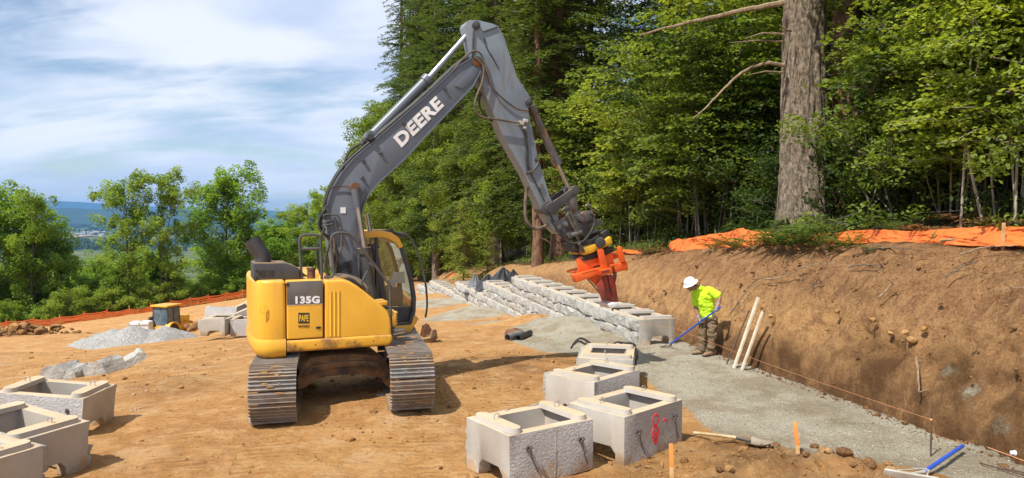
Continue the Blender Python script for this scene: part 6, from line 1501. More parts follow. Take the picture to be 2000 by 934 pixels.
def tarps():
    for nm, mat, px0, px1, seed, y0, hgt, lab in (('plastic_sheet', 'greytarp', 908, 945, 3, 37.5, .95, 'grey faded plastic sheet peaked over a heap beyond the wall'), ('plastic_sheet', 'blacktarp', 935, 1012, 9, 36, 1.2, 'black plastic sheet draped over a heap behind the wall')):
        n = 70; a, b = at_y(px0, 550, y0), at_y(px1, 550, y0); U, V_ = np.meshgrid(np.linspace(-.06, 1.06, n), np.linspace(-.1, 1, n)); X = a.x + (b.x - a.x) * U; Y = y0 - 1.1 + 2.6 * V_
        tri = lambda q: np.abs((q % 2.0) - 1.0); base = back_floor(Y) - .25; env = np.zeros_like(U); fold = np.zeros_like(U)
        for pu, pv, ph, w in (((.62, .45, 1.0, .62), (.25, .5, .72, .5), (.88, .4, .9, .4)) if px1 > 960 else ((.55, .5, 1.0, .6), (.85, .45, .6, .4))):
            rr = np.hypot((U - pu) / w, (V_ - pv) / .62); an = np.arctan2(V_ - pv, U - pu); e_ = ph * np.clip(1 - rr, 0, 1) ** .85 + .10 * np.clip(1.2 - rr, 0, 1) * tri(an * 3.2 + seed + pu * 9 + .5 * rr)
            env = np.maximum(env, e_)
        Z = base + hgt * env + .03 * fbm(U * 7, V_ * 7, oct=3)
        i, j = np.meshgrid(np.arange(n - 1), np.arange(n - 1), indexing='ij'); F = np.stack([i * n + j, i * n + j + 1, (i + 1) * n + j + 1, (i + 1) * n + j], -1).reshape(-1, 4)
        o = link(nm, np_mesh(nm, np.c_[X.ravel(), Y.ravel(), Z.ravel()], F, MT[mat], True)); o.data.set_sharp_from_angle(angle=R(16)); tag(o, lab, 'plastic sheet')
tarps()
def orange_fence():
    pts = [(-60, 69.2), (-54, 73.6), (-48, 77.4), (-42.5, 81.0), (-37.5, 85), (-32.7, 88.6), (-28, 92.5), (-22, 98)]
    sp = smooth_path([(x, y, 0) for x, y in pts], 6)[::2]
    e = empty('safety_fence', (sp[0].x, sp[0].y, 0)); tag(e, 'long orange plastic mesh fence sagging along the foot of the trees', 'fence')
    P = [Vector((p.x, p.y, gz(p.x, p.y))) for p in sp]; rg = random.Random(4); o = P[0].copy(); o.z = 0
    for i, p in enumerate(P):
        MB().box((0, 0, .5), (.06, .06, 1.15)).build('post', MT['mesh_orange'] if i % 3 else MT['stakewood'], e, loc=p - o)
    for i in range(len(P) - 1):
        a, b = P[i] - o, P[i + 1] - o; n = 8; m = MB(); sag = [rg.uniform(.0, .22) for _ in range(5)]; drop = rg.choice((0, 0, .12, .3)) if i > 6 else rg.choice((0, .08, .15))
        for k in range(5):
            z0 = .12 + .19 * k; pl = []
            for j in range(n + 1):
                t = j / n; q = a + (b - a) * t; pl.append(q + Vector((0, -.04, z0 * (1 - drop) - (sag[k] * .5 + .10 * k / 4) * math.sin(math.pi * t))))
            for j in range(n):
                for d in (0,): m.add([pl[j], pl[j + 1], pl[j + 1] + Vector((0, 0, .115)), pl[j] + Vector((0, 0, .115)), pl[j] + Vector((0, .012, 0)), pl[j + 1] + Vector((0, .012, 0)), pl[j + 1] + Vector((0, .012, .115)), pl[j] + Vector((0, .012, .115))], [(0, 1, 2, 3), (5, 4, 7, 6), (3, 2, 6, 7), (0, 4, 5, 1)])
        m.build('netting', MT['mesh_orange'], e, smooth=0)
orange_fence()
# ---------------------------------------------------------------- plants: leaves are small folded faces, every tree a trunk and a crown
def leafset(rg, C, size, up=0.6, aspect=0.55, T=None, fold=0.10, tint=None, tj=.35):
    n = len(C); N = rg.normal(size=(n, 3)); N /= np.linalg.norm(N, axis=1, keepdims=True) + 1e-9
    N[:, 2] = np.abs(N[:, 2]); N[:, 2] += up * 2; N /= np.linalg.norm(N, axis=1, keepdims=True)
    Q = rg.normal(size=(n, 3)) if T is None else T / (np.linalg.norm(T, axis=1, keepdims=True) + 1e-9) + tj * rg.normal(size=(n, 3))
    Q = Q - N * (Q * N).sum(1, keepdims=True); Q /= np.linalg.norm(Q, axis=1, keepdims=True) + 1e-9; B = np.cross(N, Q)
    s = np.broadcast_to(size, (n,))[:, None]
    V = np.stack([C - Q * s * .5, C + B * s * aspect * .5 + N * s * fold - Q * s * .05, C + Q * s * .5, C - B * s * aspect * .5 + N * s * fold - Q * s * .05], 1).reshape(-1, 3)
    t = rg.uniform(0, 1, n) if tint is None else np.clip(tint + rg.uniform(-.25, .25, n), 0, 1)
    return V, np.arange(4 * n).reshape(-1, 4), np.repeat(t, 4)
def leafmesh(name, parts, mat):
    o, V, F, T = 0, [], [], []
    for v, f, t in parts: V.append(v); F.append(f + o); T.append(t); o += len(v)
    return np_mesh(name, np.concatenate(V), np.concatenate(F), mat, False, {'tint': np.concatenate(T)})
def v3(p): return np.array(p[:], float)

def broad_tree(seed, H, spread, mat, barkm, n_limb=16, twigs=7, per=85, leaf=.26, clump=.75, stems=1, r0=.20, low=.22, flat=.75, up=.5, shape=1.0):
    rg = np.random.default_rng(seed); R_ = random.Random(seed); tb = MB(); C, tint = [], []
    for st in range(stems):
        lean = Vector((R_.uniform(-.12, .12), R_.uniform(-.12, .12), 0)) * H * (1.0 if stems > 1 else .5); off = Vector((R_.uniform(-.3, .3), R_.uniform(-.3, .3), 0)) * (stems > 1)
        tp = [off + lean * (t ** 1.4) + Vector((R_.uniform(-.12, .12), R_.uniform(-.12, .12), H * .93 * t - (.4 if t == 0 else 0))) for t in (0, .16, .33, .5, .66, .82, 1.0)]
        rr = [r0 * (1.25 if i == 0 else 1) * (1 - .88 * t) / math.sqrt(stems) ** .6 for i, t in enumerate((0, .16, .33, .5, .66, .82, 1.0))]
        tb.tube(smooth_path(tp, 3), list(np.interp(np.linspace(0, 6, 19), range(7), rr)), 9)
        for l in range(n_limb // stems):
            t = low + (1 - low) * (l + R_.random()) / (n_limb // stems); t = min(t, .97); k = int(t * 6); b = tp[k] + (tp[min(k + 1, 6)] - tp[k]) * (t * 6 - k)
            az = l * 2.4 + R_.uniform(-.5, .5) + st * 1.7; u = (t - low) / (1 - low); ln = spread * (math.sin(math.pi * min(1, .18 + .80 * u ** shape)) ** .7 * .95 + .12) * R_.uniform(.65, 1.15)
            d = Vector((math.cos(az), math.sin(az), 0)); rise = R_.uniform(.25, .75) * (0.5 + u)
            e = b + d * ln + Vector((0, 0, ln * rise)); m = b + d * ln * .5 + Vector((R_.uniform(-.2, .2), R_.uniform(-.2, .2), ln * rise * .65))
            lr = max(.02, rr[k] * .42); pth = smooth_path([b, m, e], 3); tb.tube(pth, list(np.linspace(lr, .012, len(pth))), 5)
            for w in range(twigs):
                s = R_.uniform(.30, 1.06); q = pth[min(int(s * (len(pth) - 1)), len(pth) - 1)] + Vector((R_.gauss(0, 1), R_.gauss(0, 1), R_.gauss(.1, .7))) * clump * .85
                if w % 2 == 0: tb.tube([pth[min(int(s * (len(pth) - 1)), len(pth) - 1)], q], [.012, .006], 4, caps=False)
                n = int(per * R_.uniform(.6, 1.4)); g = rg.normal(size=(n, 3)); g /= np.linalg.norm(g, axis=1, keepdims=True) ** .55
                C.append(v3(q) + g * np.array([clump, clump, clump * flat]) * .62 * R_.uniform(.7, 1.2)); tint.append(np.full(n, np.clip(.45 + R_.gauss(0, .22), 0, 1)))
    C = np.concatenate(C); tint = np.concatenate(tint)
    return tb.mesh('trunk', barkm, smooth=60), leafmesh('crown', [leafset(rg, C, leaf * rg.uniform(.7, 1.25, len(C)), up, .62, tint=tint)], mat)

def layered_tree(seed, H, spread, mat, barkm, stems=5, leaf=.12, per=34, r0=.045, arch=.6, sprays=11):
    """vine maple or hazel: several thin stems arching out, leaves in flat open sprays"""
    rg = np.random.default_rng(seed); R_ = random.Random(seed); tb = MB(); parts = []
    for s_ in range(stems):
        az = s_ * 6.283 / stems + R_.uniform(-.6, .6); d = Vector((math.cos(az), math.sin(az), 0)); h = H * R_.uniform(.65, 1.0); sp = spread * R_.uniform(.45, 1.0)
        pts = [d * .75 * R_.random() - Vector((0, 0, .3)), d * (sp * .14 + .4 * R_.random()) + Vector((R_.uniform(-.25, .25), R_.uniform(-.25, .25), 0)) + Vector((0, 0, h * .35)), d * sp * (.30 + .1 * arch) + Vector((R_.uniform(-.2, .2), R_.uniform(-.2, .2), h * .68)), d * sp * (.62 + .3 * arch) + Vector((0, 0, h * (1.0 - .12 * arch)))]
        pth = smooth_path(pts, 6); tb.tube(pth, list(np.linspace(r0 * R_.uniform(.7, 1.2), .008, len(pth))), 6)
        for k in range(sprays):
            t = .26 + .74 * (k + R_.random()) / sprays; b = pth[min(int(t * (len(pth) - 1)), len(pth) - 1)]; a2 = az + R_.uniform(-2.2, 2.2); L = spread * R_.uniform(.22, .52) * (1.15 - .4 * t)
            dd = Vector((math.cos(a2), math.sin(a2), R_.uniform(-.05, .40))); e = b + dd * L; m = b + dd * L * .5 + Vector((0, 0, .06 * L)); br = smooth_path([b, m, e + Vector((0, 0, -.12 * L))], 3)
            tb.tube(br, list(np.linspace(.010, .004, len(br))), 4, caps=False)
            n = int(per * L * R_.uniform(.8, 1.3)) + 6; tt = rg.uniform(.12, 1.05, n); P = np.array([v3(br[min(int(q * (len(br) - 1)), len(br) - 1)]) for q in tt])
            side = np.array([-dd.y, dd.x, 0]); wd = (.34 * L + .1) * (1.1 - .75 * np.abs(tt - .45)); C = P + side * (rg.uniform(-1, 1, n) * wd)[:, None] + rg.normal(size=(n, 3)) * np.array([.05, .05, .045])
            T = np.array([dd.x, dd.y, -.15]) + side * np.sign(rg.normal(size=n))[:, None] * .8
            parts.append(leafset(rg, C, leaf * rg.uniform(.65, 1.25, n), .45, .78, T=T, tint=np.full(n, np.clip(.5 + R_.gauss(0, .22), 0, 1)), tj=.5))
    return tb.mesh('stems', barkm, smooth=60), leafmesh('crown', parts, mat)

def conifer(seed, H, Rb, z0, mat, barkm, r0, step=.42, per=5, spray=.46, width=.26, droop=.34, dead=8, dens=.24, sub=2):
    rg = np.random.default_rng(seed); R_ = random.Random(seed); tb = MB()
    hs = np.linspace(-.6, H, 14); tb.tube([(.05 * math.sin(h), .05 * math.cos(h * 1.3), h) for h in hs], [max(.02, r0 * (1.18 if i == 0 else 1) * (1 - .93 * max(h, 0) / H)) for i, h in enumerate(hs)], 12)
    C, T, S, ti = [], [], [], []
    z = z0
    while z < H - .3:
        u = (z - z0) / (H - z0); L0 = Rb * ((1 - u) ** .75) * (.55 + .45 * min(1, u * 6 + .3))
        for k in range(per):
            if R_.random() < .14: continue
            az = R_.uniform(0, 6.283); L = max(.25, L0 * R_.uniform(.5, 1.15)); d = np.array([math.cos(az), math.sin(az), 0]); side = np.array([-d[1], d[0], 0]); up0 = R_.uniform(-.08, .42)
            n = max(3, int(L / dens)); t = (np.arange(n) + rg.uniform(0, 1, n)) / n; t = t[t > .10]; n = len(t)
            P = np.array([0, 0, z]) + d * (L * t)[:, None] + np.array([0, 0, 1.0]) * (L * (up0 * t - droop * t ** 1.8))[:, None]
            tb.tube([(0, 0, z), tuple(np.array([0, 0, z]) + d * L * .5 + np.array([0, 0, L * (up0 * .5 - droop * .29)])), tuple(np.array([0, 0, z]) + d * L * .95 + np.array([0, 0, L * (up0 - droop)]))], [.03, .018, .006], 4, caps=False)
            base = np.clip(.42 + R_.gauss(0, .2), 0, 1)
            for sd in (-1, 1):
                w = (.26 + .16 * L) * (1.05 - .75 * t) * rg.uniform(.6, 1.2, n)
                for q in range(sub):
                    f = (q + .5) / sub; C.append(P + side * (sd * w * f)[:, None] + d * (w * f * .55)[:, None] - np.array([0, 0, 1.0]) * (w * f * f * .5 + rg.normal(.02, .10, n))[:, None])
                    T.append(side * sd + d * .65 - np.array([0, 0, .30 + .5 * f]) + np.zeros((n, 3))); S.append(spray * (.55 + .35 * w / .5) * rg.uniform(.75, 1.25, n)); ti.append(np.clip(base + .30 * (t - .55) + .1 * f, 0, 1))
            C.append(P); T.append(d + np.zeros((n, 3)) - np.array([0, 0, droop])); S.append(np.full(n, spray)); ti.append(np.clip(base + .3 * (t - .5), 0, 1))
        z += step * R_.uniform(.7, 1.3) * (1 - .35 * u)
    for k in range(dead):
        h = R_.uniform(z0 * .2, z0 + 1); az = R_.uniform(0, 6.283); L = R_.uniform(.4, 2.0); d = Vector((math.cos(az), math.sin(az), R_.uniform(-.25, .1))); tb.tube([(0, 0, h), Vector((0, 0, h)) + d * L * .6, Vector((0, 0, h - .1 * L)) + d * L], [.025, .015, .006], 4)
    C, T, S, ti = map(np.concatenate, (C, T, S, ti))
    return tb.mesh('trunk', barkm, smooth=60), leafmesh('crown', [leafset(rg, C, S, 1.0, width, T=T, fold=-.05, tint=ti, tj=.18)], mat)

def plant(name, proto, loc, rz, sc, label, cat, group=None, names=('trunk', 'crown'), sz=None):
    e = empty(name, loc, rz); e.scale = (sc, sc, sz or sc); tag(e, label, cat, group)
    for n_, m in zip(names, proto): link(n_, m, e)
    return e

# ---- left of the digger: broadleaf trees beyond the fence
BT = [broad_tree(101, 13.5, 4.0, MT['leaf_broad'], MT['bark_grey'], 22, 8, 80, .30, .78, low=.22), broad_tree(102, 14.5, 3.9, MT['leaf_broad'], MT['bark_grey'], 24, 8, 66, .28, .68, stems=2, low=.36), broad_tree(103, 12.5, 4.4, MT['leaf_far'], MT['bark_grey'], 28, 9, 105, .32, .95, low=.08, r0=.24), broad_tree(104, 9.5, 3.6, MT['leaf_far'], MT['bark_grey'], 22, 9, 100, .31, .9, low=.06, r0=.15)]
BUSH = [broad_tree(105, 3.0, 2.1, MT['leaf_broad'], MT['bark_grey'], 11, 7, 70, .17, .5, stems=3, low=.08, r0=.05), broad_tree(106, 2.2, 1.8, MT['leaf_hazel'], MT['bark_grey'], 10, 7, 70, .16, .45, stems=3, low=.06, r0=.04)]
GT = 'broadleaf trees beyond the orange fence'
for (px, d, k, top, lab) in ((-14, 78, 2, 392, 'leafy tree cut off by the left edge of the picture'), (58, 77, 0, 384, 'pale green tree with bare twig tops near the left edge'), (92, 82, 3, 436, 'lower round tree left of the gap with the valley view'), (248, 81, 0, 352, 'tall tree with single bare lower trunk right of the valley gap'),
        (316, 83, 1, 337, 'tall open tree with forked double trunk behind the loader'), (440, 92, 2, 352, 'dense dark green tree left of the exhaust pipe')):
    d += 6; x = (px - 1000) / FPX * d; z = gz(x, d); H = CAM_H + (420 - top) / FPX * d - z; h0 = (13.5, 14.5, 12.5, 9.5)[k]
    plant('broadleaf_tree', BT[k], (x, d, z), px * .37, H / h0 * (.72 if k != 2 else .8), lab, 'tree', GT, sz=H / h0)
rg = random.Random(31); n = 0
for row, (q0, q1, cnt, kk) in enumerate(((13, 25, 18, (0, 2, 3)), (24, 48, 22, (0, 2, 3, 1)), (52, 95, 24, (2, 3, 0)))):
    for i in range(cnt):
        a = -26 + 92 * (i + rg.random()) / cnt; q = rg.uniform(q0, q1); x = -42.5 + .79 * a - .615 * q; y = 80 + .615 * a + .79 * q
        px = 1000 + x / y * FPX
        if px > 770: continue
        z = gz(x, y); sc = rg.uniform(.62, .95) if row == 0 else rg.uniform(.75, 1.1)
        k = rg.choice(kk); h0 = (13.5, 14.5, 12.5, 9.5)[k]; lim = 522 if 85 < px < 255 else (488 if px < 480 else 455); hm = CAM_H + (420 - lim) / FPX * y - z
        sc = min(sc, max(.35, hm / h0)); plant('broadleaf_tree', BT[k], (x, y, z), rg.uniform(0, 6), sc, 'leafy green tree in the crowded slope below the orange fence', 'tree', 'trees crowding the slope below the fence')
for (px, d, k, top, lab) in ((540, 112, 2, 442, 'round crowned tree showing above the air box'), (604, 104, 0, 398, 'tree standing directly left of the boom base'), (636, 92, 1, 372, 'light green tree partly behind the curved boom')):
    x = (px - 1000) / FPX * d; z = gz(x, d); H = CAM_H + (420 - top) / FPX * d - z; plant('broadleaf_tree', BT[k], (x, d, z), px * .37, H / (13.5, 14.5, 12.5, 9.5)[k], lab, 'tree', GT)
for i in range(64):
    a = -24 + 60 * (i + rg.random()) / 64; q = rg.uniform(5.4, 9.5); x = -42.5 + .79 * a - .615 * q; y = 80 + .615 * a + .79 * q; k = rg.choice((0, 1, 1))
    plant('shrub', BUSH[k], (x, y, gz(x, y) - .1), rg.uniform(0, 6), rg.uniform(.55, 1.25), 'bright green shrub in the thicket right behind the orange mesh fence', 'shrub', 'shrubs behind the orange fence')

# ---- the forest behind the bank
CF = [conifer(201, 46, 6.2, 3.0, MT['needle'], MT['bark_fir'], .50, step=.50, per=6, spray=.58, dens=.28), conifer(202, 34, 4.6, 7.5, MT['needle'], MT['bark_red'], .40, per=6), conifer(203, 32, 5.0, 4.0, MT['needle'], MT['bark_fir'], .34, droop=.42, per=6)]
LT = [layered_tree(301, 6.4, 3.4, MT['leaf_under'], MT['bark_grey'], 5, .135, 50, .032, sprays=22), layered_tree(302, 8.2, 3.6, MT['leaf_painted_shade'], MT['bark_grey'], 5, .14, 56, .035, sprays=26), layered_tree(303, 5.0, 3.2, MT['leaf_under'], MT['bark_tan'], 5, .12, 54, .026, sprays=22)]
UT = [broad_tree(304, 9.0, 3.0, MT['leaf_painted_shade'], MT['bark_grey'], 18, 7, 70, .15, .62, low=.15, r0=.09, up=.2), broad_tree(305, 11.0, 3.2, MT['leaf_broad'], MT['bark_grey'], 20, 8, 75, .18, .7, low=.15, r0=.12, up=.3)]
YC = conifer(306, 7.5, 2.3, .4, MT['needle_young'], MT['bark_red'], .08, step=.24, spray=.34, width=.24, droop=.25, dead=0, dens=.17)
LT2 = [layered_tree(321, 11.0, 4.2, MT['leaf_under'], MT['bark_grey'], 5, .17, 36, .045, sprays=30), layered_tree(322, 9.5, 4.0, MT['leaf_hazel'], MT['bark_grey'], 5, .16, 38, .04, sprays=28)]
BM = broad_tree(323, 22, 6.5, MT['leaf_under'], MT['bark_grey'], 34, 10, 120, .34, 1.15, low=.08, r0=.3, up=.3)
HZ = [layered_tree(311, 6.2, 3.2, MT['leaf_hazel'], MT['bark_pale'], 6, .115, 62, .026, sprays=24), layered_tree(312, 5.0, 2.8, MT['leaf_hazel'], MT['bark_tan'], 6, .105, 66, .022, sprays=24)]
def bz(s, y): return on_bank(s, y, -.12)
def where_(s, y):
    p = on_bank(s, y); q = 1000 + p.x / p.y * FPX
    return 'beyond the boom and cab' if q < 1000 else 'behind the arm and orange clamp' if q < 1240 else 'left of the thick fir' if q < 1530 else 'right of the thick fir'
GF = 'conifers in the forest behind the bank'
named = {(1.4, 36): 'red-brown conifer trunk rising behind the hanging hose of the arm', (2.7, 37): 'thick conifer trunk directly behind the dark coupler', (6.2, 28): 'dark tall conifer trunk left of the thick fir'}
for i, (s, y, k, sc) in enumerate(((1.4, 36, 1, .72), (2.7, 37, 1, 1.05), (6.2, 28, 1, .85), (9.6, 26.5, 1, .8), (2.2, 62, 0, .95), (5.5, 73, 0, 1.0), (1.5, 82, 0, .95), (4, 94, 0, 1.05), (2.0, 106, 0, .95), (9, 64, 0, 1.05), (2.2, 49, 0, .8), (7, 54, 0, 1.0), (3.6, 43, 0, .75), (6.5, 44, 2, .95),
        (12, 46, 0, 1.0), (14, 36, 2, 1.05), (13.5, 27, 2, .9), (18, 24, 1, 1.0), (20, 33, 0, 1.0), (18, 42, 2, 1.0), (14, 21, 1, .8), (21, 18, 2, .95), (26, 27, 0, 1.0), (24, 38, 2, 1.1), (28, 20, 0, 1.0), (16, 15, 1, .9), (22, 12, 2, .9), (10, 40, 2, .95), (10, 33, 2, .9), (28, 34, 0, 1.1), (.4, 77, 0, .95), (-.6, 90, 0, 1.0), (.4, 66, 0, .8), (3.5, 57, 0, .85), (4.5, 68, 0, .95), (5, 81, 0, 1.0), (8, 17, 1, 1.1), (7, 22.5, 1, 1.15), (9.5, 13.5, 1, 1.0), (7.5, 27, 1, 1.0), (11.5, 17.5, 1, 1.15), (8.5, 10.2, 1, 1.0), (5, 120, 0, 1.0), (10, 90, 0, 1.1), (32, 26, 2, 1.0), (17, 30, 0, .95), (23, 23, 0, .9))):  # some have crowns above the view, added to shade the forest interior
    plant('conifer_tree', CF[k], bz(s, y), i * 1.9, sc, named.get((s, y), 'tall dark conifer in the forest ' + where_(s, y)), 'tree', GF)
plant('young_conifer', YC, Vector((-2.95, 44.5, gz(-2.95, 44.5) - .1)), 1.0, .74, 'light green young conifer at the forest foot beyond the wall', 'tree')
plant('young_conifer', YC, Vector((-1.5, 44.8, gz(-1.5, 44.8) - .1)), 2.7, .52, 'smaller pale young conifer just right of the light green one', 'tree')
GU = 'leafy understory along the forest edge'
rg = random.Random(77)
def hides_fir(s, y):
    p = on_bank(s, y); return y < 22.5 and abs(1000 + p.x / p.y * FPX - 1567) < 175
def under(s, y, proto, sc, lab='leafy understory tree at the shady forest edge', nm='understory_tree', names=('stems', 'crown')): None if hides_fir(s, y) else plant(nm, proto, bz(s, y), rg.uniform(0, 6.28), sc, lab + ' ' + where_(s, y) if 'edge' in lab and 'beyond' not in lab else lab, 'tree', GU, names)
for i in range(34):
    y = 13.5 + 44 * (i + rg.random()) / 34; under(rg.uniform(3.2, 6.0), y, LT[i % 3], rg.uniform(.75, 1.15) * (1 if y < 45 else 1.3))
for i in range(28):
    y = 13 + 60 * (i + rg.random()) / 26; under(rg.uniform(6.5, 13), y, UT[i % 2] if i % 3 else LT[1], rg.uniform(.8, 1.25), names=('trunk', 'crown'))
for i, (s, y, sc) in enumerate(((3.0, 33.5, 1.0), (2.9, 28.2, .95), (3.1, 23.0, .95), (4.0, 21.0, 1.05), (3.4, 19.4, .85), (5.2, 23.8, 1.15), (5.0, 16.4, .95), (5.8, 14.4, 1.1), (4.2, 37, 1.0), (6.5, 31, 1.2))): under(s, y, LT2[i % 2], sc, 'tall bright leaved vine maple at the sunlit forest edge', 'vine_maple')
for s, y, sc in ((-1.8, 75, .74), (-1.6, 85, .9), (-.2, 70, .6), (1.6, 60, .55), (-2.6, 97, .95), (3.6, 49, .5)): under(s, y, BM, sc, 'big leafy maple at the left edge of the forest beyond the boom', 'broadleaf_tree', ('trunk', 'crown'))
for s, y, sc in ((1.5, 60, .9), (.8, 70, 1.0), (1.5, 78, 1.1), (.5, 88, 1.1), (1.5, 99, 1.2), (4, 62, 1.2), (3, 73, 1.3), (4, 90, 1.3), (2.2, 48, .8), (4.5, 48, 1.0)): under(s, y, UT[1], sc, 'broadleaf tree at the far forest edge beyond the cab', names=('trunk', 'crown'))
for i, (s, y, k, sc) in enumerate(((3.4, 12.9, 0, 1.0), (4.4, 11.6, 0, 1.1), (3.2, 10.6, 1, 1.0), (5.2, 13.6, 0, 1.15), (4.0, 14.8, 1, 1.0), (6.0, 11.8, 1, 1.3), (5.0, 10.2, 0, 1.2), (6.8, 13.2, 0, 1.3), (7.2, 10.6, 1, 1.6))):
    plant('hazel_bush', HZ[k], bz(s, y), 1.1 + i * 2.2, sc, ('pale stemmed hazel with big light leaves just right of the thick fir', 'hazel bush with leaning pale stems above the right orange fabric', 'lower hazel at the right edge of the picture', 'taller hazel behind the pale stemmed one', 'hazel sprouting beside the thick fir trunk', 'hazel filling the upper right corner', 'hazel close to the right edge behind the lower one', 'tall hazel far back in the right corner', 'hazel deep in the shade at the right edge', 'small hazel sprouting at the foot of the thick fir')[i], 'bush', 'hazel bushes behind the right fabric', ('stems', 'crown'))

EB = [broad_tree(331, 2.4, 1.7, MT['leaf_under'], MT['bark_grey'], 11, 7, 60, .11, .42, stems=3, low=.05, r0=.035, up=.2), broad_tree(332, 3.2, 1.7, MT['leaf_painted_shade'], MT['bark_grey'], 13, 7, 62, .12, .45, stems=3, low=.05, r0=.035, up=.2)]
for i in range(46):
    y = 10.5 + 36 * ((i + rg.random()) / 46) ** 1.15; s_ = rg.uniform(3.2, 6.4); plant('forest_shrub', EB[i % 2], bz(s_, y), rg.uniform(0, 6), rg.uniform(.6, 1.15), 'low leafy shrub at the dark forest edge ' + where_(s_, y), 'shrub', 'shrubs at the dark forest edge')
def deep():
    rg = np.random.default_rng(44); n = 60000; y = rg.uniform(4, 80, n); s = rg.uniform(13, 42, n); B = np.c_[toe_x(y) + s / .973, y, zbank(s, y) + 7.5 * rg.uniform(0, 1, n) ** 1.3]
    tag(link('deep_forest', leafmesh('deep_forest', [leafset(rg, B, rg.uniform(.3, .75, n), .3, .6)], MT['leaf_deep_painted_shade'])), kind='stuff')
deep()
# ---- the thick fir by the bank, its bark broken into plates, with dead limbs
def thick_fir():
    q = at_y(1567, 436, 18.0); q.z = float(zbank(side_s(q.x, q.y), q.y)) - .2; e = empty('thick_fir', q); tag(e, 'very thick grey barked fir trunk standing on the bank', 'tree')
    n, k = 96, 260; th = np.linspace(0, 2 * np.pi, n, endpoint=False); hs = np.linspace(0, 14, k); T, Z = np.meshgrid(th, hs)
    r = .50 + .13 * np.exp(-Z / .9) + .06 * np.exp(-Z / 3.0) - .0075 * Z
    bx, by = np.cos(T) * 6, np.sin(T) * 6; rid = np.abs(fbm(bx * .9, by * .9, Z * .75, oct=3)); fine = fbm(bx * 3, by * 3, Z * 3.2, oct=3)
    r = r + .055 * (sstep(.0, .32, rid) - .6) + .035 * fine + .05 * fbm(np.cos(T) * 1.2, np.sin(T) * 1.2, Z * .3, oct=2) + .10 * np.exp(-Z / .5) * np.cos(T * 5 + 1)
    V = np.c_[(r * np.cos(T)).ravel(), (r * np.sin(T)).ravel(), Z.ravel()]; i, j = np.meshgrid(np.arange(k - 1), np.arange(n), indexing='ij'); F = np.stack([i * n + j, i * n + (j + 1) % n, (i + 1) * n + (j + 1) % n, (i + 1) * n + j], -1).reshape(-1, 4)
    tr = link('trunk', np_mesh('trunk', V, F, MT['bark_fir'], True), e)
    MB().tube([(0, 0, 13.9), (0, 0, 22), (0, 0, 32)], [.42, .26, .04], 16).build('upper_trunk', MT['bark_fir'], e)
    def limb_(pts, r_, d0=17.7, d1=17.0):
        m = len(pts); P = [at_y(x, y, d0 + (d1 - d0) * (i / (m - 1))) - q for i, (x, y) in enumerate(pts)]; P = smooth_path(P, 5); MB().tube([p + Vector((0, 0, random.uniform(-.012, .012))) for p in P], list(np.linspace(r_, r_ * .25, len(P))), 7).build('dead_limb', MT['bark_tan'], e)
    limb_([(1530, 6), (1470, 17), (1400, 32), (1330, 48), (1250, 68)], .075); limb_([(1530, 68), (1490, 66), (1455, 75)], .035); limb_([(1528, 82), (1480, 80), (1425, 83)], .03)
    limb_([(1532, 128), (1495, 124), (1450, 142), (1415, 172), (1375, 214), (1352, 232)], .05); limb_([(1528, 142), (1495, 140), (1460, 148)], .03); limb_([(1545, 60), (1535, 58), (1522, 50)], .04, 17.45, 17.2)
    cr = conifer(207, 20, 5.0, .5, MT['needle'], MT['bark_fir'], .05, dead=0); link('crown', cr[1], e, (0, 0, 13.0))
thick_fir()

# ---- ferns, tufts and sticks along the bank top
def fern(seed, mat, n=13, L=.75, dead=False):
    rg = np.random.default_rng(seed); parts = []
    for k in range(n):
        az = k * 6.283 / n + rg.uniform(-.3, .3); d = np.array([math.cos(az), math.sin(az), 0]); l = L * rg.uniform(.65, 1.15); m = 20; t = np.linspace(.12, 1, m); up = rg.uniform(.9, 1.6) * (.45 if dead else 1)
        P = d * (l * t)[:, None] + np.array([0, 0, 1.0]) * (l * (up * 1.3 * t - up * 1.15 * t ** 2.1))[:, None]; side = np.array([-d[1], d[0], 0]); w = l * .15 * np.sin(np.pi * np.clip(t * .92 + .08, 0, 1)) ** .7
        for sd in (-1, 1):
            C = P + side * (sd * w * .5)[:, None]; T = np.tile(side * sd + d * .35, (m, 1)); parts.append(leafset(rg, C, w + .012, .9, .34, T=T, fold=-.04, tint=np.full(m, rg.uniform(.2, .8)), tj=.08))
    return leafmesh('fronds', parts, mat)
FN = [fern(401, MT['fern']), fern(402, MT['fern'], 11, .6), fern(403, MT['deadfern'], 10, .6, True)]
rg = random.Random(9)
def put_fern(s, y, k, sc, lab):
    e = plant('fern', (FN[k],), bz(s, y) + Vector((0, 0, .10)), rg.uniform(0, 6), sc, lab, 'fern', 'ferns along the bank top', ('fronds',)); return e
for s, y, k, sc in ((1.62, 16.7, 0, 1.2), (1.58, 15.9, 0, 1.45), (1.60, 15.3, 0, 1.2), (1.62, 17.6, 1, 1.2), (1.66, 14.5, 1, 1.0), (1.58, 16.2, 1, 1.3), (1.7, 18.6, 0, .8), (2.4, 16.2, 0, 1.1), (1.8, 18.9, 1, .8), (1.7, 19.7, 0, .75), (1.6, 23.3, 1, .8), (1.8, 24.2, 0, .9), (2.5, 14.4, 0, 1.1), (1.6, 13.7, 1, .5), (2.7, 17.9, 0, 1.0), (2.6, 19.4, 1, 1.0), (3.0, 20.8, 0, 1.0)): put_fern(s, y, k, sc, 'green sword fern by the orange fabric on the bank top')
for i in range(22): y = 10.5 + 20 * (i + rg.random()) / 22; put_fern(rg.uniform(2.5, 4.2), y, rg.choice((0, 1, 2)), rg.uniform(.7, 1.2), 'fern in the shade behind the orange fabric')
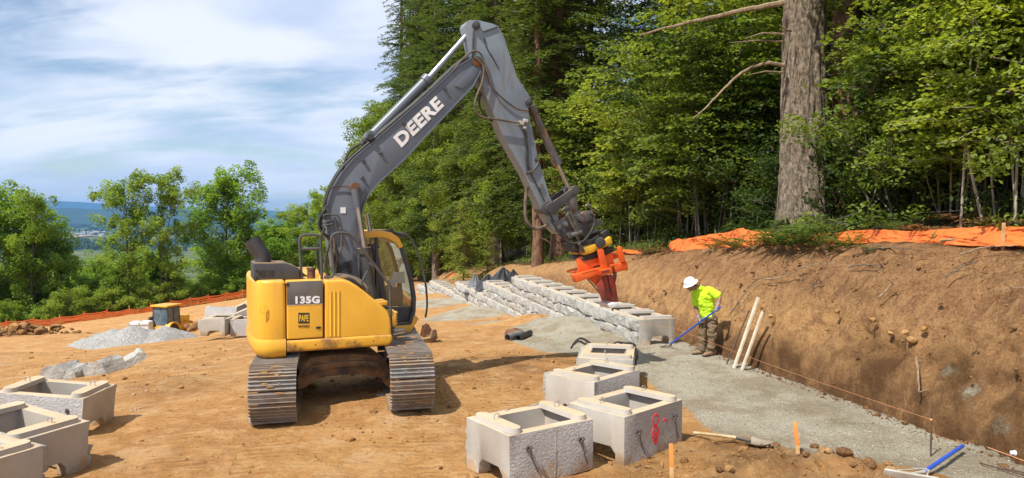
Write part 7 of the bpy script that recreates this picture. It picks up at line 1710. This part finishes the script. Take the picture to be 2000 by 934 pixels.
for s, y, sc in ((2.6, 13.3, 1.1), (2.9, 12.7, 1.2), (2.7, 14.0, 1.0), (1.7, 22.4, 1.0), (1.75, 23.8, 1.2), (3.3, 13.8, 1.2), (2.2, 24.6, 1.3), (1.9, 17.0, .9), (2.8, 12.1, 1.0)): put_fern(s, y, 2, sc, 'dead brown fern clump on the bank top')
def ground_cover():
    rg = np.random.default_rng(15); n = 5200; y = rg.uniform(12.5, 58, n); s = rg.uniform(1.7, 7, n); k = (fbm(y * .7, s * .7, oct=3) > np.where(y > 23, -.15, .10)) & ((s > 2.1) | (fbm(y * 1.7, s, oct=2) > .2)); y, s = y[k], s[k]; m = len(y)
    B = np.c_[toe_x(y) + s / .973, y, zbank(s, y)]; parts = []
    for q in range(4):
        h = rg.uniform(.06, .30, m); C = B + rg.normal(size=(m, 3)) * np.array([.10, .10, 0]) + np.array([0, 0, 1.0]) * (h * .5)[:, None]; T = rg.normal(size=(m, 3)) * .55 + np.array([0, 0, 1.0]); parts.append(leafset(rg, C, h * 1.1, -.3, .16 if q % 2 else .34, T=T, tint=rg.uniform(0, 1, m), tj=.1))
    tag(link('ground_cover', leafmesh('ground_cover', parts, MT['grass'])), kind='stuff')
    n = 5200; a = rg.uniform(-25, 62, n); q = rg.uniform(2.6, 12, n); x = -42.5 + .79 * a - .615 * q; y = 80 + .615 * a + .79 * q; z = ground_z(x, y); parts = []; B = np.c_[x, y, z]
    for r_ in range(3):
        h = rg.uniform(.15, .7, n); C = B + rg.normal(size=(n, 3)) * np.array([.3, .3, 0]) + np.array([0, 0, 1.0]) * (h * .5)[:, None]; parts.append(leafset(rg, C, h, .2, .6, tint=rg.uniform(.3, 1, n)))
    tag(link('undergrowth', leafmesh('undergrowth', parts, MT['grass'])), kind='stuff')
    n = 42000; y = rg.uniform(10, 62, n); s = rg.uniform(6, 34, n); hh = rg.uniform(.1, 1.6, n) ** 1.2; B = np.c_[toe_x(y) + s / .973, y, zbank(s, y) + hh]
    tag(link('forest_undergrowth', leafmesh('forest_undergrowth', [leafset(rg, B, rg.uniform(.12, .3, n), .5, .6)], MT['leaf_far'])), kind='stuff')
ground_cover()
def sticks():
    rg = random.Random(3)
    L = [((1430, 615), (1475, 555), (1520, 538), (1545, 520)), ((1500, 548), (1530, 545), (1560, 532)), ((1452, 600), (1462, 570), (1490, 552)), ((1690, 492), (1730, 487), (1790, 490)), ((1880, 500), (1930, 486), (1990, 484)), ((1956, 571), (1985, 566), (2012, 566)), ((1660, 525), (1700, 520), (1730, 528)), ((1560, 528), (1600, 519), (1640, 516)), ((1840, 473), (1900, 467), (1960, 464), (2010, 463)), ((1590, 560), (1612, 552)), ((1795, 700), (1800, 760), (1796, 775)), ((1540, 470), (1500, 478), (1470, 482)), ((1850, 545), (1890, 520), (1915, 515)), ((1720, 585), (1745, 560), (1760, 556))]
    for i, pts in enumerate(L):
        P = []
        for px, py in pts:                                  # where the sight line meets the bank
            d = ray(px, py); t0 = None
            for k in range(400):
                t = 8 + k * .04; p = Vector((0, 0, CAM_H)) + d * (t / d.y)
                s = float(side_s(p.x, p.y))
                if s > 0 and p.z < float(zbank(s, p.y)) + .07: t0 = p; break
            if t0 is not None: P.append(t0 + Vector((-.05, -.03, .03)))
        if len(P) < 2: continue
        r_ = rg.uniform(.010, .020) * (1.5 if i == 8 else 1); o0 = P[0].copy(); S = smooth_path([p - o0 for p in P], 5); m = MB().tube([p + Vector((rg.uniform(-.01, .01), 0, rg.uniform(-.012, .012))) for p in S], list(np.linspace(r_, r_ * .4, len(S))), 6)
        for k in range(2): b = S[rg.randrange(1, len(S))]; m.tube([b, b + Vector((rg.uniform(-.2, .2), rg.uniform(-.1, 0), rg.uniform(-.02, .15)))], [r_ * .6, r_ * .25], 5)
        o = m.build('fallen_stick', MT['bark_tan'] if i % 3 else MT['bark_grey']); o.location = o0; tag(o, 'thick stick lying on the right orange fabric' if i == 8 else 'bare stick or root lying on the face of the cut bank', 'stick', None if i == 8 else 'sticks on the cut bank')
sticks()
def branches_litter():
    rg = np.random.default_rng(8); n = 2600; y = rg.uniform(9, 42, n); s = rg.choice((0, 1), n) * rg.uniform(.5, 1.4, n) + rg.uniform(1.2, 2.6, n); C = np.c_[toe_x(y) + s / .973, y, zbank(s, y) + .03]; T = rg.normal(size=(n, 3)) * np.array([1, 1, .25])
    tag(link('twig_litter', leafmesh('twig_litter', [leafset(rg, C, rg.uniform(.06, .32, n), .6, .07, T=T, fold=.0)], MT['deadfern'])), kind='stuff')
branches_litter()

# ---------------------------------------------------------------- the air between here and the far hills
def haze():
    m = bpy.data.materials.new('haze'); m.use_nodes = True; N, L = m.node_tree.nodes, m.node_tree.links; N.clear()
    o = N.new('ShaderNodeOutputMaterial'); v = N.new('ShaderNodeVolumePrincipled'); v.inputs['Color'].default_value = (0.20, 0.50, 1.0, 1); v.inputs['Density'].default_value = HAZE; v.inputs['Anisotropy'].default_value = 0.0
    L.new(v.outputs[0], o.inputs['Volume']); b = MB().box((0, 0, 130), (56000, 44000, 490)); h = b.build('haze', m, smooth=0); tag(h, kind='stuff')
HAZE = 5.0e-5
haze()
